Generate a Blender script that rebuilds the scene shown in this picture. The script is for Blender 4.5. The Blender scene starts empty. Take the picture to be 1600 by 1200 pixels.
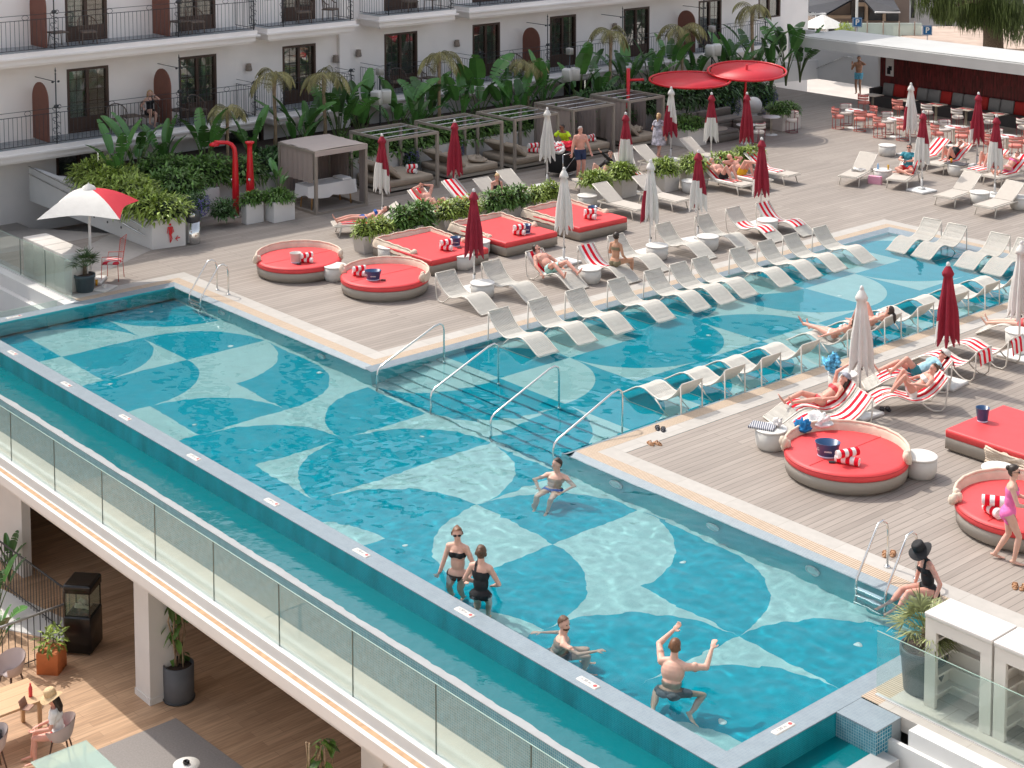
import bpy, math, random
from mathutils import Vector, Matrix, Quaternion, noise, geometry
S = bpy.context.scene
COL = S.collection
rad = math.radians
# ---------------------------------------------------------------- camera
F_PX, PY0, YAW, PITCH, ROLL = 2552.41, -53.36, 2.427643, 0.0868305, -0.00127056
CAM = Vector((29.48371, -21.50249, 12.0))
_f = Vector((math.cos(YAW)*math.cos(PITCH), math.sin(YAW)*math.cos(PITCH), -math.sin(PITCH)))
_r = Vector((math.sin(YAW), -math.cos(YAW), 0)); _u = _r.cross(_f)
RR = _r*math.cos(ROLL)+_u*math.sin(ROLL); UU = _u*math.cos(ROLL)-_r*math.sin(ROLL)
cam = bpy.data.cameras.new('camera'); cam_o = bpy.data.objects.new('camera', cam); COL.objects.link(cam_o)
cam_o.matrix_world = Matrix(((RR.x, UU.x, -_f.x, CAM.x), (RR.y, UU.y, -_f.y, CAM.y), (RR.z, UU.z, -_f.z, CAM.z), (0, 0, 0, 1)))
cam.sensor_width = 36; cam.lens = F_PX/1600*36; cam.shift_y = (PY0-600)/1600
cam.clip_start = .5; cam.clip_end = 1500
S.camera = cam_o
# ---------------------------------------------------------------- world, sun, exposure
SUN_EL, SUN_AZ = rad(53), rad(7)          # light travels along (cos7, sin7) and down
w = bpy.data.worlds.new('World'); S.world = w; w.use_nodes = True
wn = w.node_tree
sky = wn.nodes.new('ShaderNodeTexSky'); sky.sky_type = 'NISHITA'; sky.sun_disc = False
sky.sun_elevation = SUN_EL; sky.sun_rotation = rad(263); sky.air_density = 1.0; sky.dust_density = 3.5; sky.ozone_density = 1.0
hsv = wn.nodes.new('ShaderNodeHueSaturation'); hsv.inputs['Saturation'].default_value = .45; wn.links.new(sky.outputs[0], hsv.inputs['Color']); wn.links.new(hsv.outputs[0], wn.nodes['Background'].inputs[0]); wn.nodes['Background'].inputs[1].default_value = .15
sl = bpy.data.lights.new('sun', 'SUN'); sl.energy = 2.05; sl.angle = rad(.53); sl.color = (1, .93, .84)
so = bpy.data.objects.new('sun', sl); COL.objects.link(so)
_d = Vector((math.cos(SUN_AZ)*math.cos(SUN_EL), math.sin(SUN_AZ)*math.cos(SUN_EL), -math.sin(SUN_EL)))
so.rotation_euler = _d.to_track_quat('-Z', 'Y').to_euler(); so.location = (0, 0, 30)
sl.cycles.is_caustics_light = True
S.view_settings.view_transform = 'Standard'; S.view_settings.look = 'None'; S.view_settings.gamma = 1
S.view_settings.exposure = .68
S.cycles.use_denoising = True; S.cycles.max_bounces = 8; S.cycles.transparent_max_bounces = 16
S.cycles.caustics_reflective = False; S.cycles.caustics_refractive = True
S.cycles.use_adaptive_sampling = True; S.cycles.adaptive_threshold = .02
S.cycles.sample_clamp_indirect = 4
random.seed(7)
# ---------------------------------------------------------------- picture point -> place
def at(px, py, z=0.):
    d = _f+RR*((px-800)/F_PX)-UU*((py-PY0)/F_PX); t = (z-CAM.z)/d.z; return CAM+d*t
def far(px, py, D):
    return CAM+(_f+RR*((px-800)/F_PX)-UU*((py-PY0)/F_PX))*D
# ---------------------------------------------------------------- materials
MATS = {}
def mat(name, col, rough=.6, metal=0, var=0, vscale=6, spec=.5, bump=0, bscale=40, island=0, trans=0, coord='Object', sub=0, **kw):
    if name in MATS: return MATS[name]
    m = bpy.data.materials.new(name); m.use_nodes = True; nt = m.node_tree; b = nt.nodes['Principled BSDF']
    b.inputs['Base Color'].default_value = (*col, 1); b.inputs['Roughness'].default_value = rough; b.inputs['Metallic'].default_value = metal
    b.inputs['Specular IOR Level'].default_value = spec
    if sub: b.inputs['Subsurface Weight'].default_value = sub; b.inputs['Subsurface Radius'].default_value = (.02, .008, .004); b.inputs['Subsurface Scale'].default_value = 1
    if trans: b.inputs['Transmission Weight'].default_value = trans
    tc = nt.nodes.new('ShaderNodeTexCoord')
    src = None
    if var:
        n = nt.nodes.new('ShaderNodeTexNoise'); n.inputs['Scale'].default_value = vscale; n.inputs['Detail'].default_value = 5
        nt.links.new(tc.outputs[coord], n.inputs['Vector'])
        r = nt.nodes.new('ShaderNodeMapRange'); r.inputs[1].default_value = .3; r.inputs[2].default_value = .7; r.inputs[3].default_value = 1-var; r.inputs[4].default_value = 1+var
        nt.links.new(n.outputs[0], r.inputs[0]); src = r.outputs[0]
    if island:
        g = nt.nodes.new('ShaderNodeNewGeometry'); r2 = nt.nodes.new('ShaderNodeMapRange'); r2.inputs[3].default_value = 1-island; r2.inputs[4].default_value = 1+island
        nt.links.new(g.outputs['Random Per Island'], r2.inputs[0])
        if src:
            mm = nt.nodes.new('ShaderNodeMath'); mm.operation = 'MULTIPLY'; nt.links.new(src, mm.inputs[0]); nt.links.new(r2.outputs[0], mm.inputs[1]); src = mm.outputs[0]
        else: src = r2.outputs[0]
    if src:
        v = nt.nodes.new('ShaderNodeVectorMath'); v.operation = 'SCALE'; v.inputs[0].default_value = col; nt.links.new(src, v.inputs['Scale']); nt.links.new(v.outputs[0], b.inputs['Base Color'])
    if bump:
        n = nt.nodes.new('ShaderNodeTexNoise'); n.inputs['Scale'].default_value = bscale; n.inputs['Detail'].default_value = 4; nt.links.new(tc.outputs[coord], n.inputs['Vector'])
        bp = nt.nodes.new('ShaderNodeBump'); bp.inputs['Strength'].default_value = bump; bp.inputs['Distance'].default_value = .02
        nt.links.new(n.outputs[0], bp.inputs['Height']); nt.links.new(bp.outputs[0], b.inputs['Normal'])
    MATS[name] = m; return m
def nodes(m): return m.node_tree, m.node_tree.nodes['Principled BSDF']
def brickmat(name, c1, c2, mortar, bw, rh, msize, rough=.5, axis='XY', offset=.5, bias=0, grain=.12, gscale=(2, 40, 2), spec=.4, bump=.3, wide=0):
    """rows of rectangles: planks, tiles and mosaics.  axis says which two object axes carry (along, across)."""
    m = mat(name, c1, rough, spec=spec); nt, b = nodes(m)
    tc = nt.nodes.new('ShaderNodeTexCoord'); sp = nt.nodes.new('ShaderNodeSeparateXYZ'); cb = nt.nodes.new('ShaderNodeCombineXYZ')
    nt.links.new(tc.outputs['Object'], sp.inputs[0])
    for k, a in enumerate(axis): nt.links.new(sp.outputs[a], cb.inputs[k])
    br = nt.nodes.new('ShaderNodeTexBrick'); br.inputs['Scale'].default_value = 1; br.inputs['Brick Width'].default_value = bw; br.inputs['Row Height'].default_value = rh
    br.inputs['Mortar Size'].default_value = msize; br.inputs['Color1'].default_value = (*c1, 1); br.inputs['Color2'].default_value = (*c2, 1); br.inputs['Mortar'].default_value = (*mortar, 1)
    br.inputs['Bias'].default_value = bias; br.offset = offset; br.inputs['Mortar Smooth'].default_value = .1
    nt.links.new(cb.outputs[0], br.inputs['Vector'])
    mp = nt.nodes.new('ShaderNodeMapping'); mp.inputs['Scale'].default_value = gscale; nt.links.new(cb.outputs[0], mp.inputs['Vector'])
    n = nt.nodes.new('ShaderNodeTexNoise'); n.inputs['Scale'].default_value = 1; n.inputs['Detail'].default_value = 6; nt.links.new(mp.outputs[0], n.inputs['Vector'])
    r = nt.nodes.new('ShaderNodeMapRange'); r.inputs[1].default_value = .3; r.inputs[2].default_value = .7; r.inputs[3].default_value = 1-grain; r.inputs[4].default_value = 1+grain
    nt.links.new(n.outputs[0], r.inputs[0]); f = r.outputs[0]
    if wide:
        n2 = nt.nodes.new('ShaderNodeTexNoise'); n2.inputs['Scale'].default_value = .35; n2.inputs['Detail'].default_value = 4; nt.links.new(tc.outputs['Object'], n2.inputs['Vector'])
        r2 = nt.nodes.new('ShaderNodeMapRange'); r2.inputs[1].default_value = .3; r2.inputs[2].default_value = .7; r2.inputs[3].default_value = 1-wide; r2.inputs[4].default_value = 1+wide
        mm = nt.nodes.new('ShaderNodeMath'); mm.operation = 'MULTIPLY'; nt.links.new(n2.outputs[0], r2.inputs[0]); nt.links.new(r2.outputs[0], mm.inputs[0]); nt.links.new(f, mm.inputs[1]); f = mm.outputs[0]
    v = nt.nodes.new('ShaderNodeVectorMath'); v.operation = 'SCALE'; nt.links.new(br.outputs[0], v.inputs[0]); nt.links.new(f, v.inputs['Scale']); nt.links.new(v.outputs[0], b.inputs['Base Color'])
    if bump:
        bp = nt.nodes.new('ShaderNodeBump'); bp.inputs['Strength'].default_value = bump; bp.inputs['Distance'].default_value = .005; bp.invert = True
        nt.links.new(br.outputs['Fac'], bp.inputs['Height']); nt.links.new(bp.outputs[0], b.inputs['Normal'])
    return m
def stripemat(name, c1, c2, period, duty=.5):
    """stripes across the first UV axis, woven look"""
    m = mat(name, c1, .9, spec=.1); nt, b = nodes(m)
    uv = nt.nodes.new('ShaderNodeUVMap'); sp = nt.nodes.new('ShaderNodeSeparateXYZ'); nt.links.new(uv.outputs[0], sp.inputs[0])
    nz = nt.nodes.new('ShaderNodeTexNoise'); nz.inputs['Scale'].default_value = 3; nt.links.new(uv.outputs[0], nz.inputs['Vector'])
    a = nt.nodes.new('ShaderNodeMath'); a.operation = 'MULTIPLY_ADD'; nt.links.new(nz.outputs[0], a.inputs[0]); a.inputs[1].default_value = .02; nt.links.new(sp.outputs[0], a.inputs[2])
    d = nt.nodes.new('ShaderNodeMath'); d.operation = 'DIVIDE'; nt.links.new(a.outputs[0], d.inputs[0]); d.inputs[1].default_value = period
    fr = nt.nodes.new('ShaderNodeMath'); fr.operation = 'FRACT'; nt.links.new(d.outputs[0], fr.inputs[0])
    g = nt.nodes.new('ShaderNodeMath'); g.operation = 'GREATER_THAN'; g.inputs[1].default_value = duty; nt.links.new(fr.outputs[0], g.inputs[0])
    mx = nt.nodes.new('ShaderNodeMix'); mx.data_type = 'RGBA'; mx.inputs[6].default_value = (*c1, 1); mx.inputs[7].default_value = (*c2, 1); nt.links.new(g.outputs[0], mx.inputs[0])
    nt.links.new(mx.outputs[2], b.inputs['Base Color'])
    n = nt.nodes.new('ShaderNodeTexNoise'); n.inputs['Scale'].default_value = 25; bp = nt.nodes.new('ShaderNodeBump'); bp.inputs['Strength'].default_value = .6; bp.inputs['Distance'].default_value = .01
    nt.links.new(uv.outputs[0], n.inputs['Vector']); nt.links.new(n.outputs[0], bp.inputs['Height']); nt.links.new(bp.outputs[0], b.inputs['Normal'])
    return m
def glassmat(name, col=(.9, .97, .95), refl=1.0, rough=0.0, dens=.12, base=.035):
    m = bpy.data.materials.new(name); m.use_nodes = True; nt = m.node_tree; nt.nodes.clear()
    o = nt.nodes.new('ShaderNodeOutputMaterial'); t = nt.nodes.new('ShaderNodeBsdfTransparent'); t.inputs[0].default_value = (*col, 1)
    g = nt.nodes.new('ShaderNodeBsdfGlossy'); g.inputs['Roughness'].default_value = rough; g.inputs['Color'].default_value = (refl, refl, refl, 1)
    lw = nt.nodes.new('ShaderNodeLayerWeight'); pw = nt.nodes.new('ShaderNodeMath'); pw.operation = 'POWER'; pw.inputs[1].default_value = 4; nt.links.new(lw.outputs['Facing'], pw.inputs[0]); fr = nt.nodes.new('ShaderNodeMath'); fr.operation = 'MULTIPLY_ADD'; nt.links.new(pw.outputs[0], fr.inputs[0]); fr.inputs[1].default_value = .5; fr.inputs[2].default_value = base; mx = nt.nodes.new('ShaderNodeMixShader')
    nt.links.new(fr.outputs[0], mx.inputs[0]); nt.links.new(t.outputs[0], mx.inputs[1]); nt.links.new(g.outputs[0], mx.inputs[2])
    if dens:
        d = nt.nodes.new('ShaderNodeBsdfDiffuse'); d.inputs[0].default_value = (.75, .85, .8, 1); m2 = nt.nodes.new('ShaderNodeMixShader'); m2.inputs[0].default_value = dens
        nt.links.new(mx.outputs[0], m2.inputs[1]); nt.links.new(d.outputs[0], m2.inputs[2]); nt.links.new(m2.outputs[0], o.inputs[0])
    else: nt.links.new(mx.outputs[0], o.inputs[0])
    MATS[name] = m; return m

WHITE = mat('white_paint', (.66, .655, .64), .6, var=.03, vscale=1.5)
FACADE = mat('facade_render', (.90, .86, .83), .85, var=.05, vscale=.6, bump=.25, bscale=30)
STONE = brickmat('pale_stone_paving', (.47, .445, .41), (.43, .405, .37), (.36, .33, .29), 1.2, .6, .006, .6, grain=.05, gscale=(6, 6, 6), bump=.2)
DECK = brickmat('deck_boards', (.335, .292, .255), (.275, .238, .207), (.17, .145, .125), 3.2, .145, .007, .65, 'YX', .37, grain=.10, gscale=(1.2, 26, 1), bump=.4, wide=.07)
TERR = brickmat('terrace_wood_tiles', (.56, .37, .235), (.43, .275, .17), (.34, .22, .14), 1.25, .2, .004, .5, 'YX', .37, grain=.22, gscale=(1.5, 22, 1), bump=.2)
GRATE = brickmat('overflow_grating', (.56, .44, .33), (.51, .40, .29), (.28, .22, .17), 4, .045, .009, .7, 'YX', .5, grain=.05, bump=.5)
GRATE2 = brickmat('overflow_grating_turned', (.56, .44, .33), (.51, .40, .29), (.28, .22, .17), 4, .045, .009, .7, 'XY', .5, grain=.05, bump=.5)
EDGE = brickmat('pale_edge_mosaic', (.235, .29, .325), (.205, .26, .30), (.28, .32, .345), .05, .025, .0025, .35, 'XY', 0, grain=.06, gscale=(5, 5, 5), bump=.3)
POOLD = brickmat('dark_pool_mosaic', (.0, .32, .42), (.0, .29, .39), (.0, .34, .43), .025, .025, .0016, .4, 'XY', 0, grain=.05, gscale=(3, 3, 3), bump=0, spec=.03)
POOLL = brickmat('pale_pool_mosaic', (.38, .56, .56), (.33, .51, .52), (.40, .56, .56), .025, .025, .0016, .4, 'XY', 0, grain=.05, gscale=(3, 3, 3), bump=0, spec=.03)
POOLW = brickmat('wall_pool_mosaic', (.06, .52, .56), (.04, .47, .52), (.09, .54, .57), .025, .025, .002, .4, 'XZ', 0, grain=.06, gscale=(3, 3, 3), bump=0)
POOLWY = brickmat('side_pool_mosaic', (.06, .52, .56), (.04, .47, .52), (.09, .54, .57), .025, .025, .002, .4, 'YZ', 0, grain=.06, gscale=(3, 3, 3), bump=0)
TEALX = brickmat('teal_wet_mosaic', (.0, .22, .27), (.0, .18, .24), (.03, .29, .33), .027, .027, .0025, .18, 'XZ', 0, grain=.25, gscale=(2.2, .8, 2), bump=.2, spec=.6)
TEALY = brickmat('teal_wet_mosaic_turned', (.0, .22, .27), (.0, .18, .24), (.03, .29, .33), .027, .027, .0025, .18, 'YZ', 0, grain=.25, gscale=(2.2, .8, 2), bump=.2, spec=.6)
TILEX = brickmat('blue_dry_mosaic', (.09, .26, .33), (.06, .21, .28), (.25, .37, .41), .04, .04, .005, .25, 'XZ', 0, grain=.15, gscale=(8, 8, 8), bump=.3)
TILEY = brickmat('blue_dry_mosaic_turned', (.01, .20, .30), (.005, .15, .25), (.28, .42, .46), .055, .055, .007, .25, 'YZ', 0, grain=.15, gscale=(8, 8, 8), bump=.3)
STEEL = mat('polished_steel', (.72, .72, .70), .14, 1)
GLASS = glassmat('clear_glass', (.91, .965, .945), 1, 0, .04)
PANE = mat('window_pane', (.03, .04, .04), .03, spec=1.0)
RED = mat('red_upholstery', (.72, .06, .065), .55, var=.05, vscale=3, bump=.15, bscale=8)
REDP = mat('red_paint', (.62, .01, .02), .3)
REDCL = mat('maroon_cloth', (.27, .012, .03), .85, var=.1, vscale=4, bump=.3, bscale=12)
WHCL = mat('white_cloth', (.66, .645, .61), .85, var=.05, vscale=4, bump=.3, bscale=12)
TAUPE = mat('taupe_body', (.33, .30, .26), .6, var=.04, vscale=3)
TAUPEM = mat('taupe_metal', (.27, .235, .20), .45)
CUSH = mat('taupe_cushion', (.36, .30, .235), .9, var=.06, vscale=5, bump=.2, bscale=10)
CURT = mat('mauve_grey_curtain', (.24, .20, .185), .9, var=.06, vscale=3)
CANV = mat('beige_canvas', (.66, .55, .44), .9, var=.08, vscale=5, bump=.4, bscale=10)
SLING = mat('white_sling', (.58, .555, .50), .6, var=.05, vscale=6)
MESHF = mat('pale_taupe_mesh', (.50, .455, .40), .8, var=.04, vscale=10)
FRAMEW = mat('cream_frame', (.66, .62, .55), .4)
PLASTW = mat('white_plastic', (.60, .58, .54), .5, var=.03)
IRON = mat('wrought_iron', (.055, .058, .062), .5, .3)
BROWN = mat('brown_joinery', (.065, .035, .025), .45)
RUST = mat('red_brown_panel', (.20, .075, .05), .6, var=.06)
RATTAN = mat('brown_rattan', (.16, .12, .095), .7, var=.2, vscale=30)
CONC = mat('pale_concrete', (.62, .59, .55), .8, var=.05, vscale=3)
DARKP = mat('dark_plastic', (.03, .035, .04), .4)
BLACK = mat('black_fabric', (.012, .012, .014), .8)
SOIL = mat('soil', (.06, .04, .03), .95, var=.3, vscale=20, bump=.6)
LEAFD = mat('dark_leaf', (.05, .12, .03), .42, island=.55, var=.1, vscale=8)
LEAFM = mat('mid_leaf', (.10, .20, .04), .45, island=.5)
LEAFY = mat('yellow_green_leaf', (.24, .33, .055), .5, island=.5)
LEAFO = mat('olive_frond', (.22, .20, .075), .6, island=.5)
LEAFP = mat('pale_palm_leaf', (.24, .27, .11), .5, island=.5)
LEAFB = mat('big_leaf', (.065, .17, .04), .3, island=.45, var=.15, vscale=5)
FLOW = mat('violet_flower', (.17, .15, .42), .7, island=.3)
BARK = mat('bark', (.12, .085, .055), .95, var=.4, vscale=18, bump=.7)
PALMT = mat('palm_trunk', (.30, .22, .14), .9, var=.3, vscale=14, bump=.6)
NAVY = mat('navy_enamel', (.03, .085, .20), .3)
TOWEL = stripemat('red_white_towel', (.78, .76, .73), (.72, .015, .035), .20, .5)
TOWW = mat('white_towel', (.78, .77, .76), .95, bump=.5, bscale=60)
PINKC = mat('pink_cushion', (.62, .22, .18), .7)
PINKM = mat('coral_red_metal', (.55, .07, .05), .4)
WHCUSH = mat('off_white_cushion', (.62, .57, .52), .8)
# ---------------------------------------------------------------- mesh builder
class MB:
    def __init__(s): s.v = []; s.f = []; s.m = []; s.uv = None; s.sm = []; s.M = Matrix.Identity(4); s.mi = 0; s.smooth = False
    def vert(s, p): s.v.append(tuple(s.M @ Vector(p))); return len(s.v)-1
    def face(s, idx): s.f.append(tuple(idx)); s.m.append(s.mi); s.sm.append(s.smooth)
    def poly(s, pts): s.face([s.vert(p) for p in pts])
    def box(s, x0, x1, y0, y1, z0, z1):
        i = [s.vert(p) for p in ((x0, y0, z0), (x1, y0, z0), (x1, y1, z0), (x0, y1, z0), (x0, y0, z1), (x1, y0, z1), (x1, y1, z1), (x0, y1, z1))]
        sm = s.smooth; s.smooth = False
        for q in ((0, 3, 2, 1), (4, 5, 6, 7), (0, 1, 5, 4), (1, 2, 6, 5), (2, 3, 7, 6), (3, 0, 4, 7)): s.face([i[k] for k in q])
        s.smooth = sm; return s
    def rbox(s, x0, x1, y0, y1, z0, z1, r=.03, n=3):
        """box with rounded vertical and top edges"""
        out = []
        def ring(ins, z):
            pts = []
            for (cx, cy, a0) in ((x1-r, y1-r, 0), (x0+r, y1-r, 90), (x0+r, y0+r, 180), (x1-r, y0+r, 270)):
                for k in range(n+1):
                    a = rad(a0+90*k/n); q = r-ins; pts.append((cx+q*math.cos(a), cy+q*math.sin(a), z))
            return [s.vert(p) for p in pts]
        rings = [ring(0, z0), ring(0, z1-r)]
        for k in range(1, n+1):
            a = rad(90*k/n); rings.append(ring(r*(1-math.cos(a)), z1-r+r*math.sin(a)))
        sm = s.smooth; s.smooth = True
        for a, b in zip(rings, rings[1:]):
            L = len(a)
            for k in range(L): s.face((a[k], a[(k+1) % L], b[(k+1) % L], b[k]))
        s.smooth = False; s.face(rings[-1]); s.face(rings[0][::-1]); s.smooth = sm; return s
    def prism(s, pts, z0, z1):
        a = [s.vert((x, y, z0)) for x, y in pts]; b = [s.vert((x, y, z1)) for x, y in pts]; L = len(a)
        for k in range(L): s.face((a[k], a[(k+1) % L], b[(k+1) % L], b[k]))
        s.face(a[::-1]); s.face(b); return s
    def tube(s, pts, r, n=8, closed=False, caps=True):
        pts = [Vector(p) for p in pts]; rs = r if isinstance(r, (list, tuple)) else [r]*len(pts); rings = []; prev = None; L = len(pts)
        for i, p in enumerate(pts):
            if closed: t = (pts[(i+1) % L]-pts[i-1])
            else: t = (pts[min(i+1, L-1)]-pts[max(i-1, 0)])
            t.normalize()
            if prev is None:
                a = Vector((0, 0, 1)) if abs(t.z) < .9 else Vector((1, 0, 0)); u = t.cross(a).normalized()
            else: u = (prev-t*prev.dot(t)).normalized()
            prev = u; v = t.cross(u)
            rings.append([s.vert(p+(u*math.cos(2*math.pi*k/n)+v*math.sin(2*math.pi*k/n))*rs[i]) for k in range(n)])
        sm = s.smooth; s.smooth = n > 4
        rr = rings+[rings[0]] if closed else rings
        for a, b in zip(rr, rr[1:]):
            for k in range(n): s.face((a[k], a[(k+1) % n], b[(k+1) % n], b[k]))
        s.smooth = False
        if caps and not closed: s.face(rings[0][::-1]); s.face(rings[-1])
        s.smooth = sm; return s
    def lathe(s, prof, c=(0, 0, 0), n=32, sx=1, sy=1, cap=True, smooth=True):
        rings = []
        for r, z in prof: rings.append([s.vert((c[0]+r*sx*math.cos(2*math.pi*k/n), c[1]+r*sy*math.sin(2*math.pi*k/n), c[2]+z)) for k in range(n)])
        sm = s.smooth; s.smooth = smooth
        for a, b in zip(rings, rings[1:]):
            for k in range(n): s.face((a[k], a[(k+1) % n], b[(k+1) % n], b[k]))
        s.smooth = False
        if cap: s.face(rings[0][::-1]); s.face(rings[-1])
        s.smooth = sm; return s
    def ell(s, c, r, n=12, B=None):
        """ellipsoid, B = 3 axis vectors"""
        c = Vector(c); B = B or (Vector((1, 0, 0)), Vector((0, 1, 0)), Vector((0, 0, 1))); m = n//2; rings = []
        sm = s.smooth; s.smooth = True
        for j in range(1, m):
            t = math.pi*j/m; rings.append([s.vert(c+B[0]*r[0]*math.sin(t)*math.cos(2*math.pi*k/n)+B[1]*r[1]*math.sin(t)*math.sin(2*math.pi*k/n)+B[2]*r[2]*math.cos(t)) for k in range(n)])
        for a, b in zip(rings, rings[1:]):
            for k in range(n): s.face((a[(k+1) % n], a[k], b[k], b[(k+1) % n]))
        t0 = s.vert(c+B[2]*r[2]); t1 = s.vert(c-B[2]*r[2])
        for k in range(n): s.face((t0, rings[0][k], rings[0][(k+1) % n])); s.face((t1, rings[-1][(k+1) % n], rings[-1][k]))
        s.smooth = sm; return s
    def grid(s, rows, uvs=None, thick=0):
        """rows of points -> smooth sheet; thick gives it a back"""
        ids = [[s.vert(p) for p in r] for r in rows]; sm = s.smooth; s.smooth = True
        st = len(s.v)
        for j in range(len(ids)-1):
            for i in range(len(ids[0])-1): s.face((ids[j][i], ids[j][i+1], ids[j+1][i+1], ids[j+1][i]))
        if uvs:
            if s.uv is None: s.uv = {}
            for r, u in zip(ids, uvs):
                for a, b in zip(r, u): s.uv[a] = b
        s.smooth = sm; return ids
    def build(s, name, mats, parent=None, loc=None, rot=0):
        me = bpy.data.meshes.new(name); me.from_pydata(s.v, [], s.f)
        if not isinstance(mats, (list, tuple)): mats = [mats]
        for m in mats: me.materials.append(m)
        me.polygons.foreach_set('material_index', s.m); me.polygons.foreach_set('use_smooth', s.sm)
        if s.uv:
            ul = me.uv_layers.new(name='UVMap')
            for l in me.loops: ul.data[l.index].uv = s.uv.get(l.vertex_index, (0, 0))
        me.update(); o = bpy.data.objects.new(name, me); COL.objects.link(o)
        if parent: o.parent = parent
        if loc is not None: o.location = loc
        if rot: o.rotation_euler = (0, 0, rot)
        return o
def tag(o, label=None, cat=None, group=None, kind=None):
    if label: o['label'] = label
    if cat: o['category'] = cat
    if group: o['group'] = group
    if kind: o['kind'] = kind
    return o
def thing(name, loc=(0, 0, 0), rot=0, label=None, cat=None, group=None):
    o = bpy.data.objects.new(name, None); COL.objects.link(o); o.location = loc; o.rotation_euler = (0, 0, rot); o.empty_display_size = .2
    return tag(o, label, cat, group)
def dup(o, loc=None, rot=None, label=None, group=None, parent=None):
    c = o.copy(); COL.objects.link(c)
    if parent: c.parent = parent
    if loc is not None: c.location = loc
    if rot is not None: c.rotation_euler = (0, 0, rot)
    if label: c['label'] = label
    if group: c['group'] = group
    for ch in list(o.children): dup(ch, parent=c)
    return c
def struct(name, mb, m, **k): return tag(mb.build(name, m, **k), name.replace('_', ' ')+' of the place', None, None, 'structure')
def mv(x=0, y=0, z=0, rz=0, rx=0, ry=0): return Matrix.Translation((x, y, z)) @ Matrix.Rotation(rz, 4, 'Z') @ Matrix.Rotation(ry, 4, 'Y') @ Matrix.Rotation(rx, 4, 'X')
def arcpts(c, r, a0, a1, n, plane='xy'):
    return [(c[0]+r*math.cos(rad(a0+(a1-a0)*k/n)), c[1]+r*math.sin(rad(a0+(a1-a0)*k/n))) for k in range(n+1)]
def rand(a, b): return random.uniform(a, b)
ORD = ['nearest', 'second', 'third', 'fourth', 'fifth', 'sixth', 'seventh', 'eighth', 'ninth', 'tenth', 'eleventh', 'farthest']
def text_mesh(txt, size, depth=.004, bold=False):
    cu = bpy.data.curves.new('lettering', 'FONT'); cu.body = txt; cu.size = size; cu.extrude = depth; cu.align_x = 'CENTER'; cu.align_y = 'CENTER'
    if bold: cu.offset = size*.02
    o = bpy.data.objects.new('tmp', cu); COL.objects.link(o); bpy.context.view_layer.update()
    me = bpy.data.meshes.new_from_object(o.evaluated_get(bpy.context.evaluated_depsgraph_get())); bpy.data.objects.remove(o); return me
def text_obj(txt, size, m, parent, matrix, name='lettering', depth=.004, bold=False):
    me = text_mesh(txt, size, depth, bold); me.materials.clear(); me.materials.append(m); o = bpy.data.objects.new(name, me); COL.objects.link(o); o.parent = parent; o.matrix_local = matrix; return o
# ================================================================ SETTING: deck, pool, terraces
YB, YF, X0, X1 = -.86, -6.15, -7.78, 16.0      # main pool water
LX0, LX1, LY1 = .92, 7.10, 17.93               # lounge pool water
def rect(mb, x0, x1, y0, y1, z): mb.poly(((x0, y0, z), (x1, y0, z), (x1, y1, z), (x0, y1, z)))
mb = MB()
for r in ((-13.9, 0, 0, 19.0), (0, 40, 19.0, 45), (-24, 0, 19.0, 36), (7.97, 40, 0, 19.0), (-13.9, -8.82, -3.35, 0)): rect(mb, *r, 0)
rect(mb, 17.6, 40, -3.2, 0, 0)
struct('deck', mb, DECK)
# white stone band, grating, pale sloped edge
mb = MB()
for r in ((-8.82, .0, -.38, 0), (7.97, 17.6, -.38, 0), (-8.82, -8.44, -3.35, -.38), (0, .38, 0, 18.62), (7.59, 7.97, 0, 18.62), (0, 7.97, 18.62, 19.0), (16.62, 17.6, -3.2, -.38)): rect(mb, *r, .004)
rect(mb, 0, .38, -.38, 0, .004); rect(mb, 7.59, 7.97, -.38, 0, .004)
struct('stone_border', mb, STONE)
mb = MB()
for r in ((-8.44, .38, -.68, -.38), (7.59, 16.32, -.68, -.38), (.68, 7.29, 18.32, 18.62)): rect(mb, *r, .005)
mb2 = MB()
for r in ((-8.44, -8.14, -3.35, -.68), (.38, .68, -.68, 18.62), (7.29, 7.59, -.68, 18.62), (16.32, 16.62, -3.75, -.38)): rect(mb2, *r, .005)
struct('overflow_grating', mb, GRATE); struct('side_overflow_grating', mb2, GRATE2)
mb = MB()
def slope(a, b, c, d): mb.poly((a, b, c, d))
zt, zl = .006, -.07
def edge(x0, y0, x1, y1, nx, ny, wd):   # strip from outer line to the water, n points to the water
    mb.poly(((x0, y0, zt), (x1, y1, zt), (x1+nx*wd, y1+ny*wd, zl), (x0+nx*wd, y0+ny*wd, zl)))
edge(-8.14, -.68, .68, -.68, 0, -1, .2); edge(7.29, -.68, 16.32, -.68, 0, -1, .2)
edge(-8.14, -6.9, -8.14, -.68, 1, 0, .36)
edge(.68, -.88, .68, 18.32, 1, 0, .25); edge(7.29, 18.32, 7.29, -.88, -1, 0, .2); edge(.68, 18.32, 7.29, 18.32, 0, -1, .4)
struct('pool_edge', mb, EDGE)
# infinity edges
mb = MB(); mb.box(X0-.36, X1+.34, YF-.36, YF, -1.25, .0); mb.box(X1, X1+.34, YF, -1.0, -1.25, .0); mb.box(X0-.36, X0, YF, -1.0, -1.3, -.001)
mb.v = [v for v in mb.v]
struct('infinity_wall_core', mb, EDGE)
mb = MB(); mb.poly(((X0-3, YF-.363, -1.3), (X1+.343, YF-.363, -1.3), (X1+.343, YF-.363, -.012), (X0-3, YF-.363, -.012))); struct('infinity_wall_face', mb, TEALX)
mb = MB(); mb.poly(((X1+.343, YF-.363, -1.3), (X1+.343, -3.76, -1.3), (X1+.343, -3.76, -.012), (X1+.343, YF-.363, -.012))); struct('infinity_wall_side', mb, TEALY)
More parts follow.
